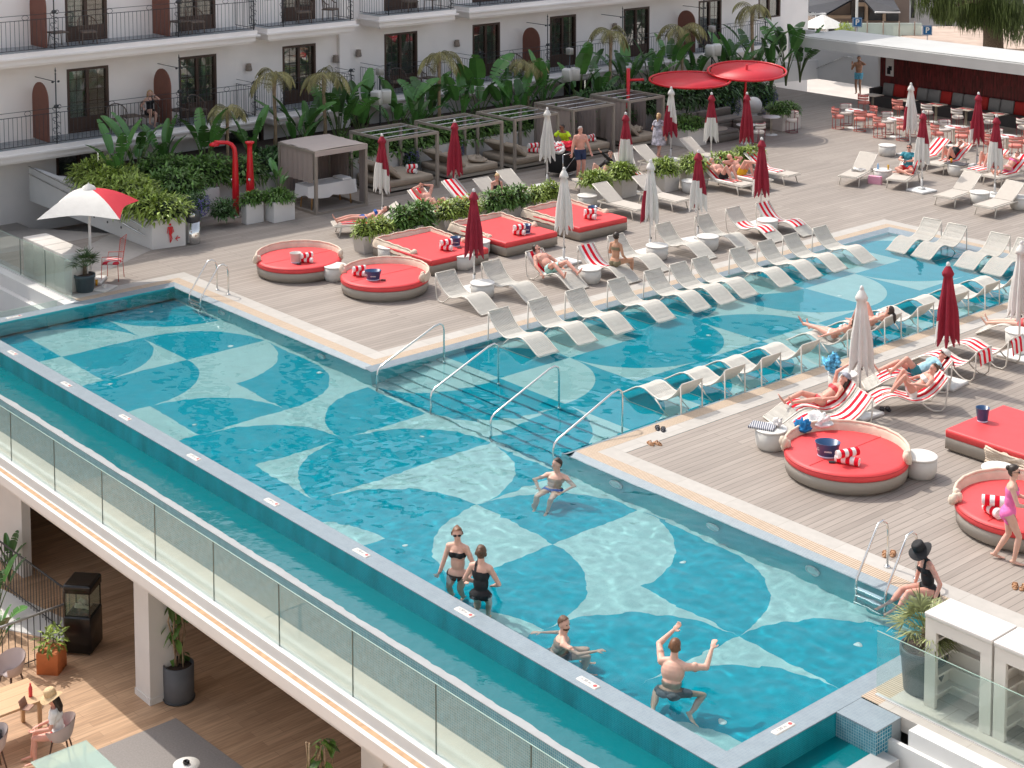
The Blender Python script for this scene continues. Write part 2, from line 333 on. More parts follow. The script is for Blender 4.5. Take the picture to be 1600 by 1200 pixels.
# pool basin: patterned floor (cells of 2.1 m, quarter discs), steps, walls
DEEP, SHAL, CELL = -1.0, -.36, 2.1
def zfloor(y):
    if y < YB: return DEEP
    for k in range(5):
        if y < -.86+.36*(k+1): return DEEP+(SHAL-DEEP)*(k+1)/6
    return SHAL
YCUT = [-.86, -.5, -.14, .22, .58, .94]
def clipy(poly, y, keep):
    out = []
    for i in range(len(poly)):
        a, b = poly[i], poly[(i+1) % len(poly)]; ina = (a[1]-y)*keep >= 0; inb = (b[1]-y)*keep >= 0
        if ina: out.append(a)
        if ina != inb: t = (y-a[1])/(b[1]-a[1]); out.append((a[0]+(b[0]-a[0])*t, y))
    return out
def clipx(poly, x, keep): return [(q[1], q[0]) for q in clipy([(p[1], p[0]) for p in poly], x, keep)]
fl = MB()
def addpoly(poly, mi, xa, xb, ya, yb):
    for (v, k, fn) in ((xa, 1, clipx), (xb, -1, clipx), (ya, 1, clipy), (yb, -1, clipy)):
        if poly: poly = fn(poly, v, k)
    ys = [ya]+[c for c in YCUT if ya < c < yb]+[yb]
    for a, b in zip(ys, ys[1:]):
        q = clipy(clipy(poly, a, 1), b, -1) if poly else []
        if len(q) > 2:
            ar = sum(q[i][0]*q[(i+1) % len(q)][1]-q[(i+1) % len(q)][0]*q[i][1] for i in range(len(q)))
            if abs(ar) > 1e-5: fl.mi = mi; z = zfloor((a+b)/2); fl.poly([(x, y, z) for x, y in (q if ar > 0 else q[::-1])])
def cell(x, y, code, lim):
    """code: 'D','L' plain; 'DB' dark quarter disc round the B corner, rest light"""
    sq = [(x, y), (x+CELL, y), (x+CELL, y+CELL), (x, y+CELL)]; mi = 0 if code[0] == 'D' else 1
    if len(code) == 1: addpoly(sq, mi, *lim); return
    k = 'LBRT'.index(code[1]); c = sq[k]; n = 24; opp = sq[(k+2) % 4]; a0 = (0, 90, 180, 270)[k]
    arc = arcpts(c, CELL, a0, a0+90, n)
    for i in range(n): addpoly([c, arc[i], arc[i+1]], mi, *lim); addpoly([opp, arc[i+1], arc[i]], 1-mi, *lim)
limM = (X0, X1, YF, YB)
rowB = ['D', 'LB', 'DL', 'DL', 'DB', 'DB', 'DR', 'DB', 'LR', 'DL', 'DB', 'DB', 'D']
rowC = ['D', 'DT', 'DB', 'LL', 'DL', 'DR', 'DB', 'LL', 'DB', 'LL', 'DL', 'DB', 'D']
rowA = ['D', 'D', 'L', 'D', 'L', 'D', 'D', 'LB', 'D', 'LB', 'D', 'LB', 'D']
for i in range(13):
    x = -7.65+CELL*(i-1)
    cell(x+.12, -5.15, rowB[i], limM); cell(x+.12, -3.05, rowC[i], limM); cell(x+.12, -7.25, rowA[i], limM)
addpoly([(X0, -.95), (X1, -.95), (X1, YB), (X0, YB)], 1, *limM); addpoly([(X0, -6), (X0+.13, -6), (X0+.13, YB), (X0, YB)], 0, *limM)
limL = (LX0-.2, LX1+.2, YB, LY1+.05)
lp = [['LT', 'DT', 'DL'], ['DB', 'LL', 'DL'], ['LR', 'DT', 'DL'], ['DB', 'DL', 'DL'], ['DL', 'DB', 'LL'], ['LT', 'DT', 'DL'], ['DB', 'LL', 'DL'], ['LR', 'DT', 'DL'], ['DB', 'DL', 'D']]
for j, r in enumerate(lp):
    for i, c in enumerate(r): cell(.75+CELL*i, -.9+CELL*j, c, limL)
addpoly([(7.05, -.9), (7.4, -.9), (7.4, 18), (7.05, 18)], 1, *limL)
def patt(x, y):
    i, j = math.floor((x-.75)/CELL), math.floor((y+.9)/CELL); c = lp[max(0, j)][max(0, min(2, i))] if y > -.9 else 'DB'
    fx, fy = (x-.75)/CELL-i, (y+.9)/CELL-j; k = 'LBRT'.index(c[1]); cx, cy = ((0, 0), (1, 0), (1, 1), (0, 1))[k]; ins = math.hypot(fx-cx, fy-cy) < 1
    return (0 if ins else 1) if c[0] == 'D' else (1 if ins else 0)
for k in range(6):    # risers of the steps, with a thin dark nosing
    y = YCUT[k]; za = zfloor(y-.01); zb = zfloor(y+.01)
    for i in range(62):
        xa, xb = LX0+(LX1-LX0)*i/62, LX0+(LX1-LX0)*(i+1)/62; fl.mi = patt((xa+xb)/2, y); fl.poly(((xa, y, za), (xb, y, za), (xb, y, zb-.016), (xa, y, zb-.016)))
    fl.mi = 0; fl.poly(((LX0, y, zb-.016), (LX1, y, zb-.016), (LX1, y, zb), (LX0, y, zb)))
fl_o = struct('pool_floor', fl, [POOLD, POOLL])
mb = MB(); d = DEEP
def wallq(x0, y0, x1, y1, za, zb=-.066): mb.poly(((x0, y0, za), (x1, y1, za), (x1, y1, zb), (x0, y0, zb)))
wallq(X0, YB-.001, LX0, YB-.001, d); wallq(LX1, YB-.001, X1, YB-.001, d); wallq(X0, YF+.001, X1, YF+.001, d, 0); wallq(LX0, LY1, LX1, LY1, SHAL)
pw1 = struct('pool_wall', mb, POOLW)
mb = MB(); wallq(X0+.001, YF, X0+.001, YB, d, 0); wallq(X1-.001, YF, X1-.001, YB, d, 0); wallq(LX0, YB, LX0, LY1, d); wallq(LX1, YB, LX1, LY1, d)
pw2 = struct('pool_side_wall', mb, POOLWY)
# water: one displaced sheet, really refracting
def wave(x, y):
    amp = .6+.95*max(0, min(1, (x+3)/9)) if y < .5 else .55-.3*min(1, max(0, (y-6)/8))
    return amp*(.011*noise.noise(Vector((x*1.15+y*.5, y*1.7, 0)))+.0055*noise.noise(Vector((x*3.1, y*4.2, 3)))+.0034*noise.noise(Vector((x*7.5, y*8.5, 7))))
WATER = bpy.data.materials.new('water'); WATER.use_nodes = True; nt = WATER.node_tree; b = nt.nodes['Principled BSDF']
b.inputs['Base Color'].default_value = (.72, .98, 1, 1); b.inputs['Roughness'].default_value = 0; b.inputs['IOR'].default_value = 1.33; b.inputs['Transmission Weight'].default_value = 1; b.inputs['Specular Tint'].default_value = (.10, .22, .30, 1)
def watersheet(mb, x0, x1, y0, y1, z, res, fn, ids=None):
    nx = max(1, round((x1-x0)/res)); ny = max(1, round((y1-y0)/res))
    rows = [[(x0+(x1-x0)*i/nx, y0+(y1-y0)*j/ny, z+fn(x0+(x1-x0)*i/nx, y0+(y1-y0)*j/ny)) for i in range(nx+1)] for j in range(ny+1)]
    mb.grid(rows)
WZ = -.03
mb = MB(); watersheet(mb, X0-.002, X1+.002, YF-.002, YB, WZ, .055, wave); watersheet(mb, LX0-.02, LX1+.02, YB, LY1+.02, WZ, .08, wave)
water_o = tag(mb.build('water', WATER), 'pool water of the place', None, None, 'structure')
water_o.cycles.is_caustics_caster = True
for o in (fl_o, pw1, pw2): o.cycles.is_caustics_receiver = True
# overflow trough outside the infinity edge
YO0, YO1 = -7.10, -7.42
mb = MB(); rect(mb, X0-6, X1+1.5, YO0-.0, YF-.363, -.52)
struct('overflow_channel_floor', mb, TEALX)
TW = mat('trough_water', (.0, .13, .15), .05, spec=.5, bump=.5, bscale=5)
mb = MB(); watersheet(mb, X0-6, X1+.92, YO1+.02, YF-.364, -.343, .06, lambda x, y: .004*noise.noise(Vector((x*1.3, y*2, 1)))+.003*noise.noise(Vector((x*6, y*3, 5)))); rect(mb, X1+.344, X1+.92, YF-.36, -3.9, -.343)
struct('overflow_water', mb, TW)
mb = MB(); mb.prism([(0, 0)]*0 or [(X0-6, YO1), (X1+1.25, YO1), (X1+1.25, YO0), (X0-6, YO0)], -1.06, -.37); mb.poly(((X0-6, YO1, -.325), (X1+1.25, YO1, -.325), (X1+1.25, YO0, -.362), (X0-6, YO0, -.362))); mb.poly(((X0-6, YO1, -.37), (X1+1.25, YO1, -.37), (X1+1.25, YO1, -.325), (X0-6, YO1, -.325))); mb.box(X1+.92, X1+1.25, YO0, -4.15, -1.06, -.33)
struct('channel_wall', mb, mat('pale_wet_stone', (.38, .39, .39), .45, var=.08, vscale=3))
mb = MB(); mb.poly(((X0-6, YO1-.003, -1.06), (X1+1.253, YO1-.003, -1.06), (X1+1.253, YO1-.003, -.335), (X0-6, YO1-.003, -.335))); struct('channel_wall_face', mb, TILEX)
# walkway slab behind the glass, fascia
WALK = mat('cream_walkway', (.47, .455, .415), .6, var=.06, vscale=2)
mb = MB(); mb.box(X0-8, 26, -8.0, YO1, -1.3, -1.05)
struct('walkway', mb, WALK)
mb = MB(); mb.box(X0-8, 26, -8.12, -8.0, -1.35, -.97); mb.box(X0-8, 26, -8.42, -8.34, -1.24, -1.06); mb.box(X0-8, 26, -8.34, -8.12, -1.24, -1.15); struct('slab_fascia', mb, WHITE)
mb = MB(); mb.box(X0-8, 26, -8.30, -8.21, -1.149, -1.10)
struct('gutter_strip', mb, mat('oak_strip', (.48, .30, .17), .7, var=.15, vscale=8))
mb = MB(); mb.box(X0-8, 26, -8.0, -4, -1.7, -1.42); mb.box(-30, 16, -4, 36, -1.7, -1.45); struct('slab', mb, WHITE)
# lower terrace
TZ = -4.25
mb = MB(); rect(mb, -30, 30, -40, 12, TZ); struct('terrace_floor', mb, TERR)
# outer ground out to the horizon
mb = MB(); rect(mb, -700, 700, -300, 1000, -4.6); struct('ground', mb, mat('ground_paving', (.50, .46, .42), .9, var=.12, vscale=.4))
# left: wall under the glass fence, block, ramp
mb = MB(); mb.box(-30, -8.16, -3.75, -3.36, -4.25, .0); mb.box(-30, -8.3, -3.9, -3.75, -4.25, -.35); struct('left_retaining_wall', mb, WHITE)
mb = MB(); mb.poly(((-13.9, -3.35, .0), (-13.9, .5, .0), (-19.6, .5, -.9), (-19.6, -3.35, -.9))); rect(mb, -21.5, -19.6, -3.35, .5, -.9)
struct('ramp', mb, mat('grey_ramp', (.40, .37, .34), .85, var=.06))
mb = MB(); mb.poly(((-9.3, -3.3, .005), (-11.2, -3.3, .005), (-13.9, .48, .005), (-11.47, .48, .005))); struct('ramp_foot', mb, MATS['grey_ramp'])
# right: white wall under the glass fence, pillar of mosaic
mb = MB(); mb.box(X1+1.27, 34, -3.98, -3.76, -4.2, .015); mb.box(X1+1.0, 34, -4.05, -3.98, -4.2, -.2); struct('right_retaining_wall', mb, WHITE)
mb = MB(); mb.box(X1+.62, 34, -3.76, -3.2, -.2, .006); struct('planting_ledge', mb, STONE)
mb = MB(); mb.box(X1+.345, X1+1.0, -4.32, -3.77, -1.6, -.001); struct('mosaic_pier_core', mb, EDGE)
mb = MB(); mb.poly(((X1+.345, -4.323, -1.6), (X1+1.003, -4.323, -1.6), (X1+1.003, -4.323, -.02), (X1+.345, -4.323, -.02))); struct('mosaic_pier_face', mb, TILEX)
mb = MB(); mb.poly(((X1+1.003, -4.323, -4.2), (X1+1.003, -3.98, -4.2), (X1+1.003, -3.98, -.02), (X1+1.003, -4.323, -.02))); mb.poly(((X1+.347, -3.77, -1.3), (X1+.347, -3.4, -1.3), (X1+.347, -3.4, -.02), (X1+.347, -3.77, -.02)))
struct('mosaic_pier_side', mb, TILEY)
# ================================================================ HOTEL
HOT = thing('hotel_building', (-20.5, 15, -1.3), 0, 'long white hotel building with iron balconies behind the planted beds', 'building')
def hp(mb, name, m, parent=HOT):
    o = mb.build(name, m, parent)
    base = Matrix.Identity(4)
    p = parent
    while p: base = Matrix.Translation(p.location) @ base; p = p.parent
    o.matrix_local = base.inverted(); return o
Z1, Z2, ZR = 1.79, 4.84, 12.6
WX = -20.5
# openings: (y0, y1, z0, z1, kind)
ops = []
for ya, yb in ((2.35, 3.85), (6.5, 8.0), (10.75, 12.2), (15.6, 17.2), (20.0, 21.45), (24.2, 25.7), (28.55, 30.15), (33.35, 34.9)):
    for z in (Z1, Z2, Z2+3.05, Z2+6.1): ops.append((ya, yb, z, z+2.15, 'door'))
ops.append((37.5, 39.1, Z1+1.0, Z1+2.3, 'window'))
for ya, yb in ((1.9, 3.6), (8.3, 9.9), (13.2, 14.6), (25, 26.6)): ops.append((ya, yb, -.35, 1.15, 'window'))
ops.append((-5.2, -.75, -1.0, 1.35, 'entry'))
def wallbox(mb, x, y0, y1, z0, z1, ops, th=.35):
    ys = sorted({y0, y1} | {o[0] for o in ops if y0 < o[0] < y1} | {o[1] for o in ops if y0 < o[1] < y1})
    for a, b in zip(ys, ys[1:]):
        cut = sorted((o[2], o[3]) for o in ops if o[0] <= a+1e-6 and o[1] >= b-1e-6); z = z0
        for c, d in cut:
            if c > z: mb.box(x-th, x, a, b, z, c)
            z = d
        if z1 > z: mb.box(x-th, x, a, b, z, z1)
mb = MB(); wallbox(mb, WX, -34, 13.6, -1.3, ZR, ops); wallbox(mb, WX-.35, 13.6, 41.2, -1.3, ZR, ops)
mb.box(WX, WX+.18, 13.15, 13.6, -1.3, ZR); mb.box(WX-.7, WX-12, 41.0, 41.2, -1.3, ZR)
hp(mb, 'wall', FACADE)
mb = MB(); mb.box(WX-12, WX+.5, -34.3, 41.4, ZR, ZR+.25); hp(mb, 'roof', mat('roof_tiles', (.35, .14, .08), .8, var=.2))
mb = MB(); mb.box(WX-12, WX-11.7, -34, 41, -1.3, ZR); hp(mb, 'rear_wall', FACADE)
CURTG = mat('grey_curtain', (.36, .36, .34), .9, var=.12, vscale=6)
for (ya, yb, z0, z1, kind) in ops:
    if z0 > 8: continue
    x = WX if ya < 13.6 else WX-.35
    fr = MB(); t = .09
    fx0, fx1 = x-.16, x+.012
    fr.box(fx0, fx1, ya, ya+t, z0, z1); fr.box(fx0, fx1, yb-t, yb, z0, z1); fr.box(fx0, fx1, ya+t, yb-t, z1-t, z1); fr.box(fx0, fx1, ya+t, yb-t, z0, z0+.05)
    mid = (ya+yb)/2
    if kind != 'entry': fr.box(fx0+.02, fx1-.03, mid-.05, mid+.05, z0+.05, z1-t)
    if kind == 'door':
        fr.box(fx0+.03, fx1-.04, ya+t, mid-.05, z0+.05, z0+.5); fr.box(fx0+.03, fx1-.04, mid+.05, yb-t, z0+.05, z0+.5)
    f = hp(fr, 'window', BROWN)
    pn = MB(); pn.box(x-.10, x-.09, ya+t, yb-t, z0+.05, z1-t)
    hp(pn, 'pane', PANEG, f) if 'PANEG' in globals() else hp(pn, 'pane', glassmat('pane_glass', (.7, .74, .72), 1, 0, .0, .16), f)
    PANEG = MATS['pane_glass']
    if kind == 'door':
        mu = MB()
        for zz in (.62, 1.0, 1.38, 1.76): mu.box(x-.089, x-.083, ya+t, yb-t, z0+zz, z0+zz+.018)
        for q_ in (.25, .75): mu.box(x-.089, x-.083, ya+(yb-ya)*q_, ya+(yb-ya)*q_+.018, z0+.5, z1-t)
        hp(mu, 'glazing_bars', BROWN, f)
    cu = MB(); n = 26; rows = []
    w0, w1 = (ya+t, yb-t) if ya != 2.35 else (ya+t, ya+.62)
    for zz in (z0+.06, z1-t): rows.append([(x-(.30 if ya != 2.35 else .16)+.03*math.sin(k*1.9+ya), w0+(w1-w0)*k/n, zz) for k in range(n+1)])
    if kind != 'entry':
        cu.grid(rows); hp(cu, 'curtain', mat('white_curtain', (.85, .83, .78), .9) if ya == 2.35 else CURTG, f)
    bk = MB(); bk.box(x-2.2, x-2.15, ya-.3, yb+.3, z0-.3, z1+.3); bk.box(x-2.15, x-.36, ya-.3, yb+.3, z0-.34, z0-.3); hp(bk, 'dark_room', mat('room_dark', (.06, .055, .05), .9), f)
# balconies
def balcony(y0, y1, z, depth, xw, lret=True, rret=True, posts=(), parts=()):
    sl_ = MB(); xf = xw+depth
    sl_.box(xw, xf+.02, y0, y1, z-.16, z-.012); sl_.box(xw, xf+.10, y0-.08, y1+.08, z-.22, z-.16); sl_.box(xw, xf-.02, y0+.04, y1-.04, z-.40, z-.22); sl_.box(xw, xf-.12, y0+.14, y1-.14, z-.48, z-.40)
    s_ = hp(sl_, 'balcony_slab', FACADE)
    tl = MB(); tl.box(xw, xf-.03, y0+.03, y1-.03, z-.0115, z); hp(tl, 'balcony_tiles', TILEB, s_)
    r = MB(); xr = xf-.06
    def run(a, b):
        L = (Vector(b)-Vector(a)).length; d = (Vector(b)-Vector(a))/L; n = int(L/.145)
        r.tube((a, b), .012, 4); a2, b2 = Vector(a)+Vector((0, 0, .94)), Vector(b)+Vector((0, 0, .94)); r.tube((a2, b2), .011, 4)
        r.tube((a2+Vector((0, 0, .16)), b2+Vector((0, 0, .16))), .009, 4)
        for k in range(n+1): p = Vector(a)+d*L*k/n; r.tube((p, p+Vector((0, 0, .94))), .0085, 4, caps=False)
        for k in range(int(L/1.45)):
            p = a2+d*(1.45*(k+.5))+Vector((0, 0, .08)); r.tube([p+d*.085*math.cos(t*.524)*1.3+Vector((0, 0, .075*math.sin(t*.524))) for t in range(12)], .008, 4, True)
    run((xr, y0+.06, z+.06), (xr, y1-.06, z+.06))
    if lret: run((xw+.02, y0+.06, z+.06), (xr, y0+.06, z+.06))
    if rret: run((xw+.02, y1-.06, z+.06), (xr, y1-.06, z+.06))
    hp(r, 'railing', IRON)
    for yy, tall in posts:
        q = MB()
        q.tube(((xr, yy, z), (xr, yy, z+(2.25 if tall else 1.25))), .022, 6)
        for k in range(7):
            zc = z+.12+k*.17; sgn = 1 if k % 2 else -1
            q.tube([(xr, yy+sgn*.07+.055*math.cos(t*.6), zc+.055*math.sin(t*.6)) for t in range(9)], .010, 4)
            q.tube([(xr+.02, yy-sgn*.055+.035*math.cos(t*.6), zc+.06+.035*math.sin(t*.6)) for t in range(9)], .009, 4)
        q.ell((xr, yy, z+1.2), (.05, .09, .07), 8); q.tube([(xr+.06, yy+.08+.06*math.cos(t*.6), z+1.2+.06*math.sin(t*.6)) for t in range(10)], .012, 4)
        if tall:
            q.lathe([(.001, .0), (.03, .05), (.012, .1), (.03, .15), (.001, .28)], (xr, yy, z+2.2), 8); q.tube(((xr, yy, z+2.0), (xw, yy-.1, z+2.02)), .013, 4)
            q.ell((xr, yy+.1, z+2.0), (.04, .05, .04), 8); q.ell((xr, yy-.1, z+2.0), (.04, .05, .04), 8)
        hp(q, 'iron_post', IRON)
    for yy in parts:
        q = MB(); pts = [(xw, z+.03), (xf-.2, z+.03), (xf-.2, z+1.35)]; rr = (depth-.2)/2
        pts += [(xw+rr+rr*math.cos(rad(a)), z+1.35+rr*1.0*math.sin(rad(a))) for a in range(15, 180, 15)]+[(xw, z+1.35)]
        a = [q.vert((x, yy-.02, zz)) for x, zz in pts]; b2 = [q.vert((x, yy+.02, zz)) for x, zz in pts]; L = len(a)
        for k in range(L): q.face((a[k], b2[k], b2[(k+1) % L], a[(k+1) % L]))
        q.face(a); q.face(b2[::-1]); hp(q, 'arched_divider', RUST)
TILEB = brickmat('balcony_tile_pattern', (.26, .30, .33), (.38, .40, .41), (.5, .5, .5), .2, .2, .006, .5, 'XY', 0, grain=.2, gscale=(9, 9, 9), bump=0)
for z in (Z1, Z2):
    u = 1 if z == Z1 else 0
    balcony(-12, 8.85, z, 1.35, WX, False, True, posts=((1.35, 1), (5.8, 1), (8.75, 0), (-3.2, 1)), parts=(1.15, 5.55, -3.4))
    balcony(9.5 if u else 9.3, 13.1, z, 1.3, WX, posts=((10.0, 0), (12.9, 0)))
    balcony(14.4, 18.1, z, 1.3, WX-.35, posts=((14.9, 0), (17.9, 0)))
    balcony(18.8, 37.0, z, 1.25, WX-.35, posts=((23.0, 1), (27.3, 1), (32.4, 1), (36.6, 0), (19.4, 0)), parts=(22.7, 32.0))
# wall lamps
for (yy, z) in [(9.25, Z1+1.55), (13.0, Z1+1.5), (14.3, Z1+1.55), (19.1, Z1+1.5), (18.9, Z2+1.5), (27.9, Z1+1.45)]:
    q = MB(); x = WX if yy < 13.6 else WX-.35; q.lathe([(.10, -.13), (.12, -.1), (.085, .1), (.1, .13), (.02, .15)], (x+.13, yy, z), 12); q.box(x, x+.05, yy-.05, yy+.05, z-.06, z+.06); hp(q, 'wall_lamp', mat('lamp_clay', (.30, .25, .21), .7, var=.2, vscale=20))
# balcony furniture
def rattan_chair(loc, rot, label):
    t = thing('rattan_chair', loc, rot, label, 'chair', 'rattan armchairs on the hotel balconies')
    b_ = MB(); b_.rbox(-.25, .25, -.26, .26, .38, .44, .05); b_.build('seat', RATTAN, t)
    b_ = MB()
    for k in range(13):
        a = rad(-105+k*210/12); p = Vector((-math.cos(a)*.28, math.sin(a)*.30, .42)); b_.tube((p, p+Vector((-math.cos(a)*.04, math.sin(a)*.03, .20+.28*max(0, math.cos(a))))), .011, 4)
    b_.tube([(-math.cos(rad(a))*.32, math.sin(rad(a))*.33, .62+.28*max(0, math.cos(rad(a)))) for a in range(-105, 106, 15)], .02, 6); b_.build('backrest', RATTAN, t)
    for sx in (-1, 1):
        for sy in (-1, 1): q = MB(); q.tube(((sx*.2, sy*.22, .4), (sx*.22, sy*.24, 0)), .018, 6); q.build('leg', RATTAN, t)
    return t
def balcony_table(loc, label):
    t = thing('rattan_table', loc, 0, label, 'table', 'small rattan tables on the hotel balconies')
    b_ = MB(); b_.rbox(-.27, .27, -.27, .27, .44, .48, .02); b_.build('tabletop', RATTAN, t)
    for sx in (-1, 1):
        for sy in (-1, 1): q = MB(); q.tube(((sx*.2, sy*.2, .45), (sx*.24, sy*.24, 0)), .018, 6); q.build('leg', RATTAN, t)
    return t
rc = [((-19.75, 3.75, Z1), -.3, 'rattan armchair beside the open curtained door, lower left balcony'), ((-19.7, 4.95, Z1), -.1, 'rattan armchair the woman in black sits on'),
      ((-19.7, 6.75, Z1), .2, 'rattan armchair in front of the second lower balcony door'), ((-19.7, 2.75, Z2), -.2, 'rattan armchair before the top left balcony door'),
      ((-19.75, 6.75, Z2), 0, 'slatted rattan armchair before the half open upper balcony door'), ((-19.75, 11.75, Z1), .3, 'rattan armchair on the small lower balcony behind a palm'),
      ((-19.75, 11.2, Z2), -.4, 'left rattan armchair on the small upper balcony'), ((-19.8, 12.4, Z2), .5, 'right rattan armchair on the small upper balcony'),
      ((-20.0, 15.6, Z1), -.4, 'rattan armchair next to the hanging towel on the lower balcony'), ((-20.0, 17.1, Z1), .3, 'rattan armchair right of the door beside the wall lamp balcony'),
      ((-20.0, 16.2, Z2), 0, 'left rattan chair on the second small upper balcony'), ((-20.0, 17.3, Z2), .2, 'right rattan chair on the second small upper balcony'), ((-20.0, 21.4, Z2), 0, 'rattan chair at the top edge on the long right balcony'),
      ((-20.05, 21.8, Z1), .3, 'rattan armchair by the first door of the long right balcony')]
for l, r_, lab in rc: rattan_chair(l, r_, lab)
balcony_table((-19.85, 4.3, Z1), 'rattan side table between the two lower left armchairs'); balcony_table((-19.85, 6.1, Z1), 'rattan side table beside the arched divider on the lower balcony')
balcony_table((-19.8, 1.75, Z2), 'rattan side table next to the divider on the upper left balcony'); balcony_table((-19.8, 6.15, Z2), 'rattan side table right of the upper divider'); balcony_table((-20.0, 16.4, Z1), 'rattan side table between chairs under the wall lamp balcony')
# ramp side wall, planter bed walls
t = thing('planter_wall', (-11.4, .5, 0), 0, 'low white wall holding the planted bed, with a red walking figure sign', 'wall')
mb = MB(); mb.prism([(-.07+.0, .0), (.12, .95), (-.2, 1.25), (-.6, 1.35), (-2.2, 1.6), (-2.6, 3.7), (-2.8, 3.7), (-8.1, .25), (-8.1, .0)], 0.0, .82); mb.prism([(-8.1, 0), (-2.5, 0), (-2.5, .22), (-8.1, .22)], .82, 1.05); mb.build('wall', WHITE, t)
mb = MB()   # red pictogram: walking figure and arrow on the end face
M0 = Matrix.Translation((.075, .5, .42)) @ Matrix.Rotation(rad(78.5), 4, 'Z') @ Matrix.Rotation(rad(90), 4, 'X'); mb.M = M0
mb.lathe([(.035, -.004), (.035, .004)], (0, .25, 0), 14, cap=True)
for q in (((-.05, .19), (.05, .19), (.07, .02), (.03, -.05), (-.04, -.05)), ((-.03, -.05), (.0, -.05), (.01, -.27), (-.02, -.27)), ((.0, -.05), (.035, -.05), (.06, -.16), (.03, -.18)), ((.03, -.18), (.06, -.16), (.01, -.27), (-.01, -.25)), ((.05, .19), (.075, .18), (.11, .02), (.09, .01)), ((-.05, .19), (-.075, .18), (-.10, .0), (-.08, .0))): mb.prism(q, -.003, .003)
for q in (((.14, -.16), (.28, -.14), (.28, -.17), (.14, -.19)), ((.14, -.175), (.21, -.09), (.225, -.105), (.16, -.175)), ((.14, -.175), (.2, -.25), (.22, -.24), (.16, -.17))): mb.prism(q, -.003, .003)
mb.build('walking_sign', REDP, t)
for z in (.62, .86):
    q = MB(); q.tube([(-7.9, -.09, z+.30), (-2.8, -.09, z-.02), (-.3, -.09, z-.25)], .016, 8)
    for k in range(5): q.tube(((-7.2+k*1.6, -.09, z+.26-k*.1), (-7.2+k*1.6, 0, z+.22-k*.1)), .010, 5)
    q.build('handrail', STEEL, t)
mb = MB()
for k in range(5): mb.M = Matrix.Translation((-5.3+k*.85, -.008, .30)) @ Matrix.Rotation(rad(90), 4, 'X'); mb.lathe([(.035, -.01), (.035, .01)], n=12)
mb.build('step_light', DARKP, t)
t = thing('bed_wall', (-14.5, 4, 0), 0, 'long low white wall of the planted bed behind the cabanas', 'wall')
mb = MB(); mb.box(-.15, 0, -.2, 26.3, 0, .85); mb.box(-.17, .03, -.2, 26.3, .85, .89); mb.box(-5.5, -.15, 26.15, 26.3, 0, .85); mb.build('wall', WHITE, t)
mb = MB(); mb.box(-20.1, -14.65, 4, 30, .0, .7); mb.prism([(-19.4, .8), (-14.65, 4), (-20.1, 4)], 0, .66); struct('planting_soil', mb, SOIL)
t = thing('back_white_wall', (-16.5, 39.3, 0), 0, 'white rendered wall with handrail and exit sign beside the bar', 'wall')
mb = MB(); mb.box(-4, 1.6, 0, .2, 0, 2.25); mb.prism([(-3.6, -5.5), (-3.4, -5.5), (-2.2, 0), (-2.4, 0)], 0, .9); mb.build('wall', WHITE, t)
mb = MB(); mb.box(-.55, .0, -.04, 0, 1.75, 2.07); s_ = mb.build('exit_sign', mat('sign_green', (.0, .16, .07), .4), t)
mb = MB(); mb.box(-.5, -.36, -.055, -.041, 1.85, 1.98); mb.box(-.17, -.07, -.055, -.041, 1.82, 2.0); mb.M = mv(-.27, -.048, 1.9); mb.box(-.04, .04, -.006, .006, -.02, .06); mb.build('exit_symbol', WHITE, s_)
q = MB(); q.tube([(-2.2, -.1, .5), (-.6, -.1, 1.25), (-.1, -.1, 1.25)], .02, 8); q.build('handrail', STEEL, t)
# bar pavilion with flat white roof
t = thing('bar_pavilion', (-10, 35, 0), 0, 'open pavilion with a thin flat white roof and dark red tiled wall', 'pavilion')
mb = MB(); mb.box(-5.65, 22, -1.1, 2.0, 2.36, 2.78); mb.box(-5.55, 22, -1.0, 1.9, 2.78, 2.83); mb.build('roof', mat('roof_white', (.52, .52, .50), .6, var=.06, vscale=.8), t)
mb = MB(); mb.box(-2.65, 22, .9, 1.1, 0, 2.36); RW = brickmat('red_wall_tiles', (.16, .022, .022), (.075, .018, .015), (.06, .02, .02), .5, .075, .004, .3, 'ZX', .5, grain=.45, gscale=(2.5, 14, 2), bump=.3); mb.build('tiled_wall', RW, t)
mb = MB(); mb.box(-2.75, -2.652, .9, 1.9, 0, 2.36); mb.build('end_wall', WHITE, t)
mb = MB(); mb.box(-2.35, -1.95, .87, .9, 1.25, 2.0); nz = mb.build('notice', mat('notice_paper', (.6, .57, .55), .6), t)
mb = MB(); mb.box(-2.27, -2.1, .86, .869, 1.33, 1.6); mb.box(-2.2, -2.03, .86, .869, 1.5, 1.68); mb.build('notice_print', BLACK, nz)
# banquette along the red wall
t = thing('banquette', (-12.4, 35.5, 0), 0, 'long charcoal banquette with grey and red back cushions', 'bench')
mb = MB(); mb.box(-.1, 24, -.35, .38, 0, .45); mb.box(-.25, -.1, -.35, .38, 0, .75); mb.build('seat', mat('charcoal_upholstery', (.05, .045, .043), .85), t)
x = 0.05; k = 0
GREYC = mat('grey_cushion', (.22, .215, .205), .9, var=.06); REDCU = mat('brick_red_cushion', (.38, .02, .015), .85, var=.06)
while x < 12:
    wd = .55 if k % 3 != 1 else .62
    q = MB(); q.M = mv(x, .18, .45, rx=rad(-12)); q.rbox(0, wd-.03, -.07, .09, 0, .52, .06); q.build('back_cushion', REDCU if k % 3 == 2 or k == 1 else GREYC, t); x += wd; k += 1
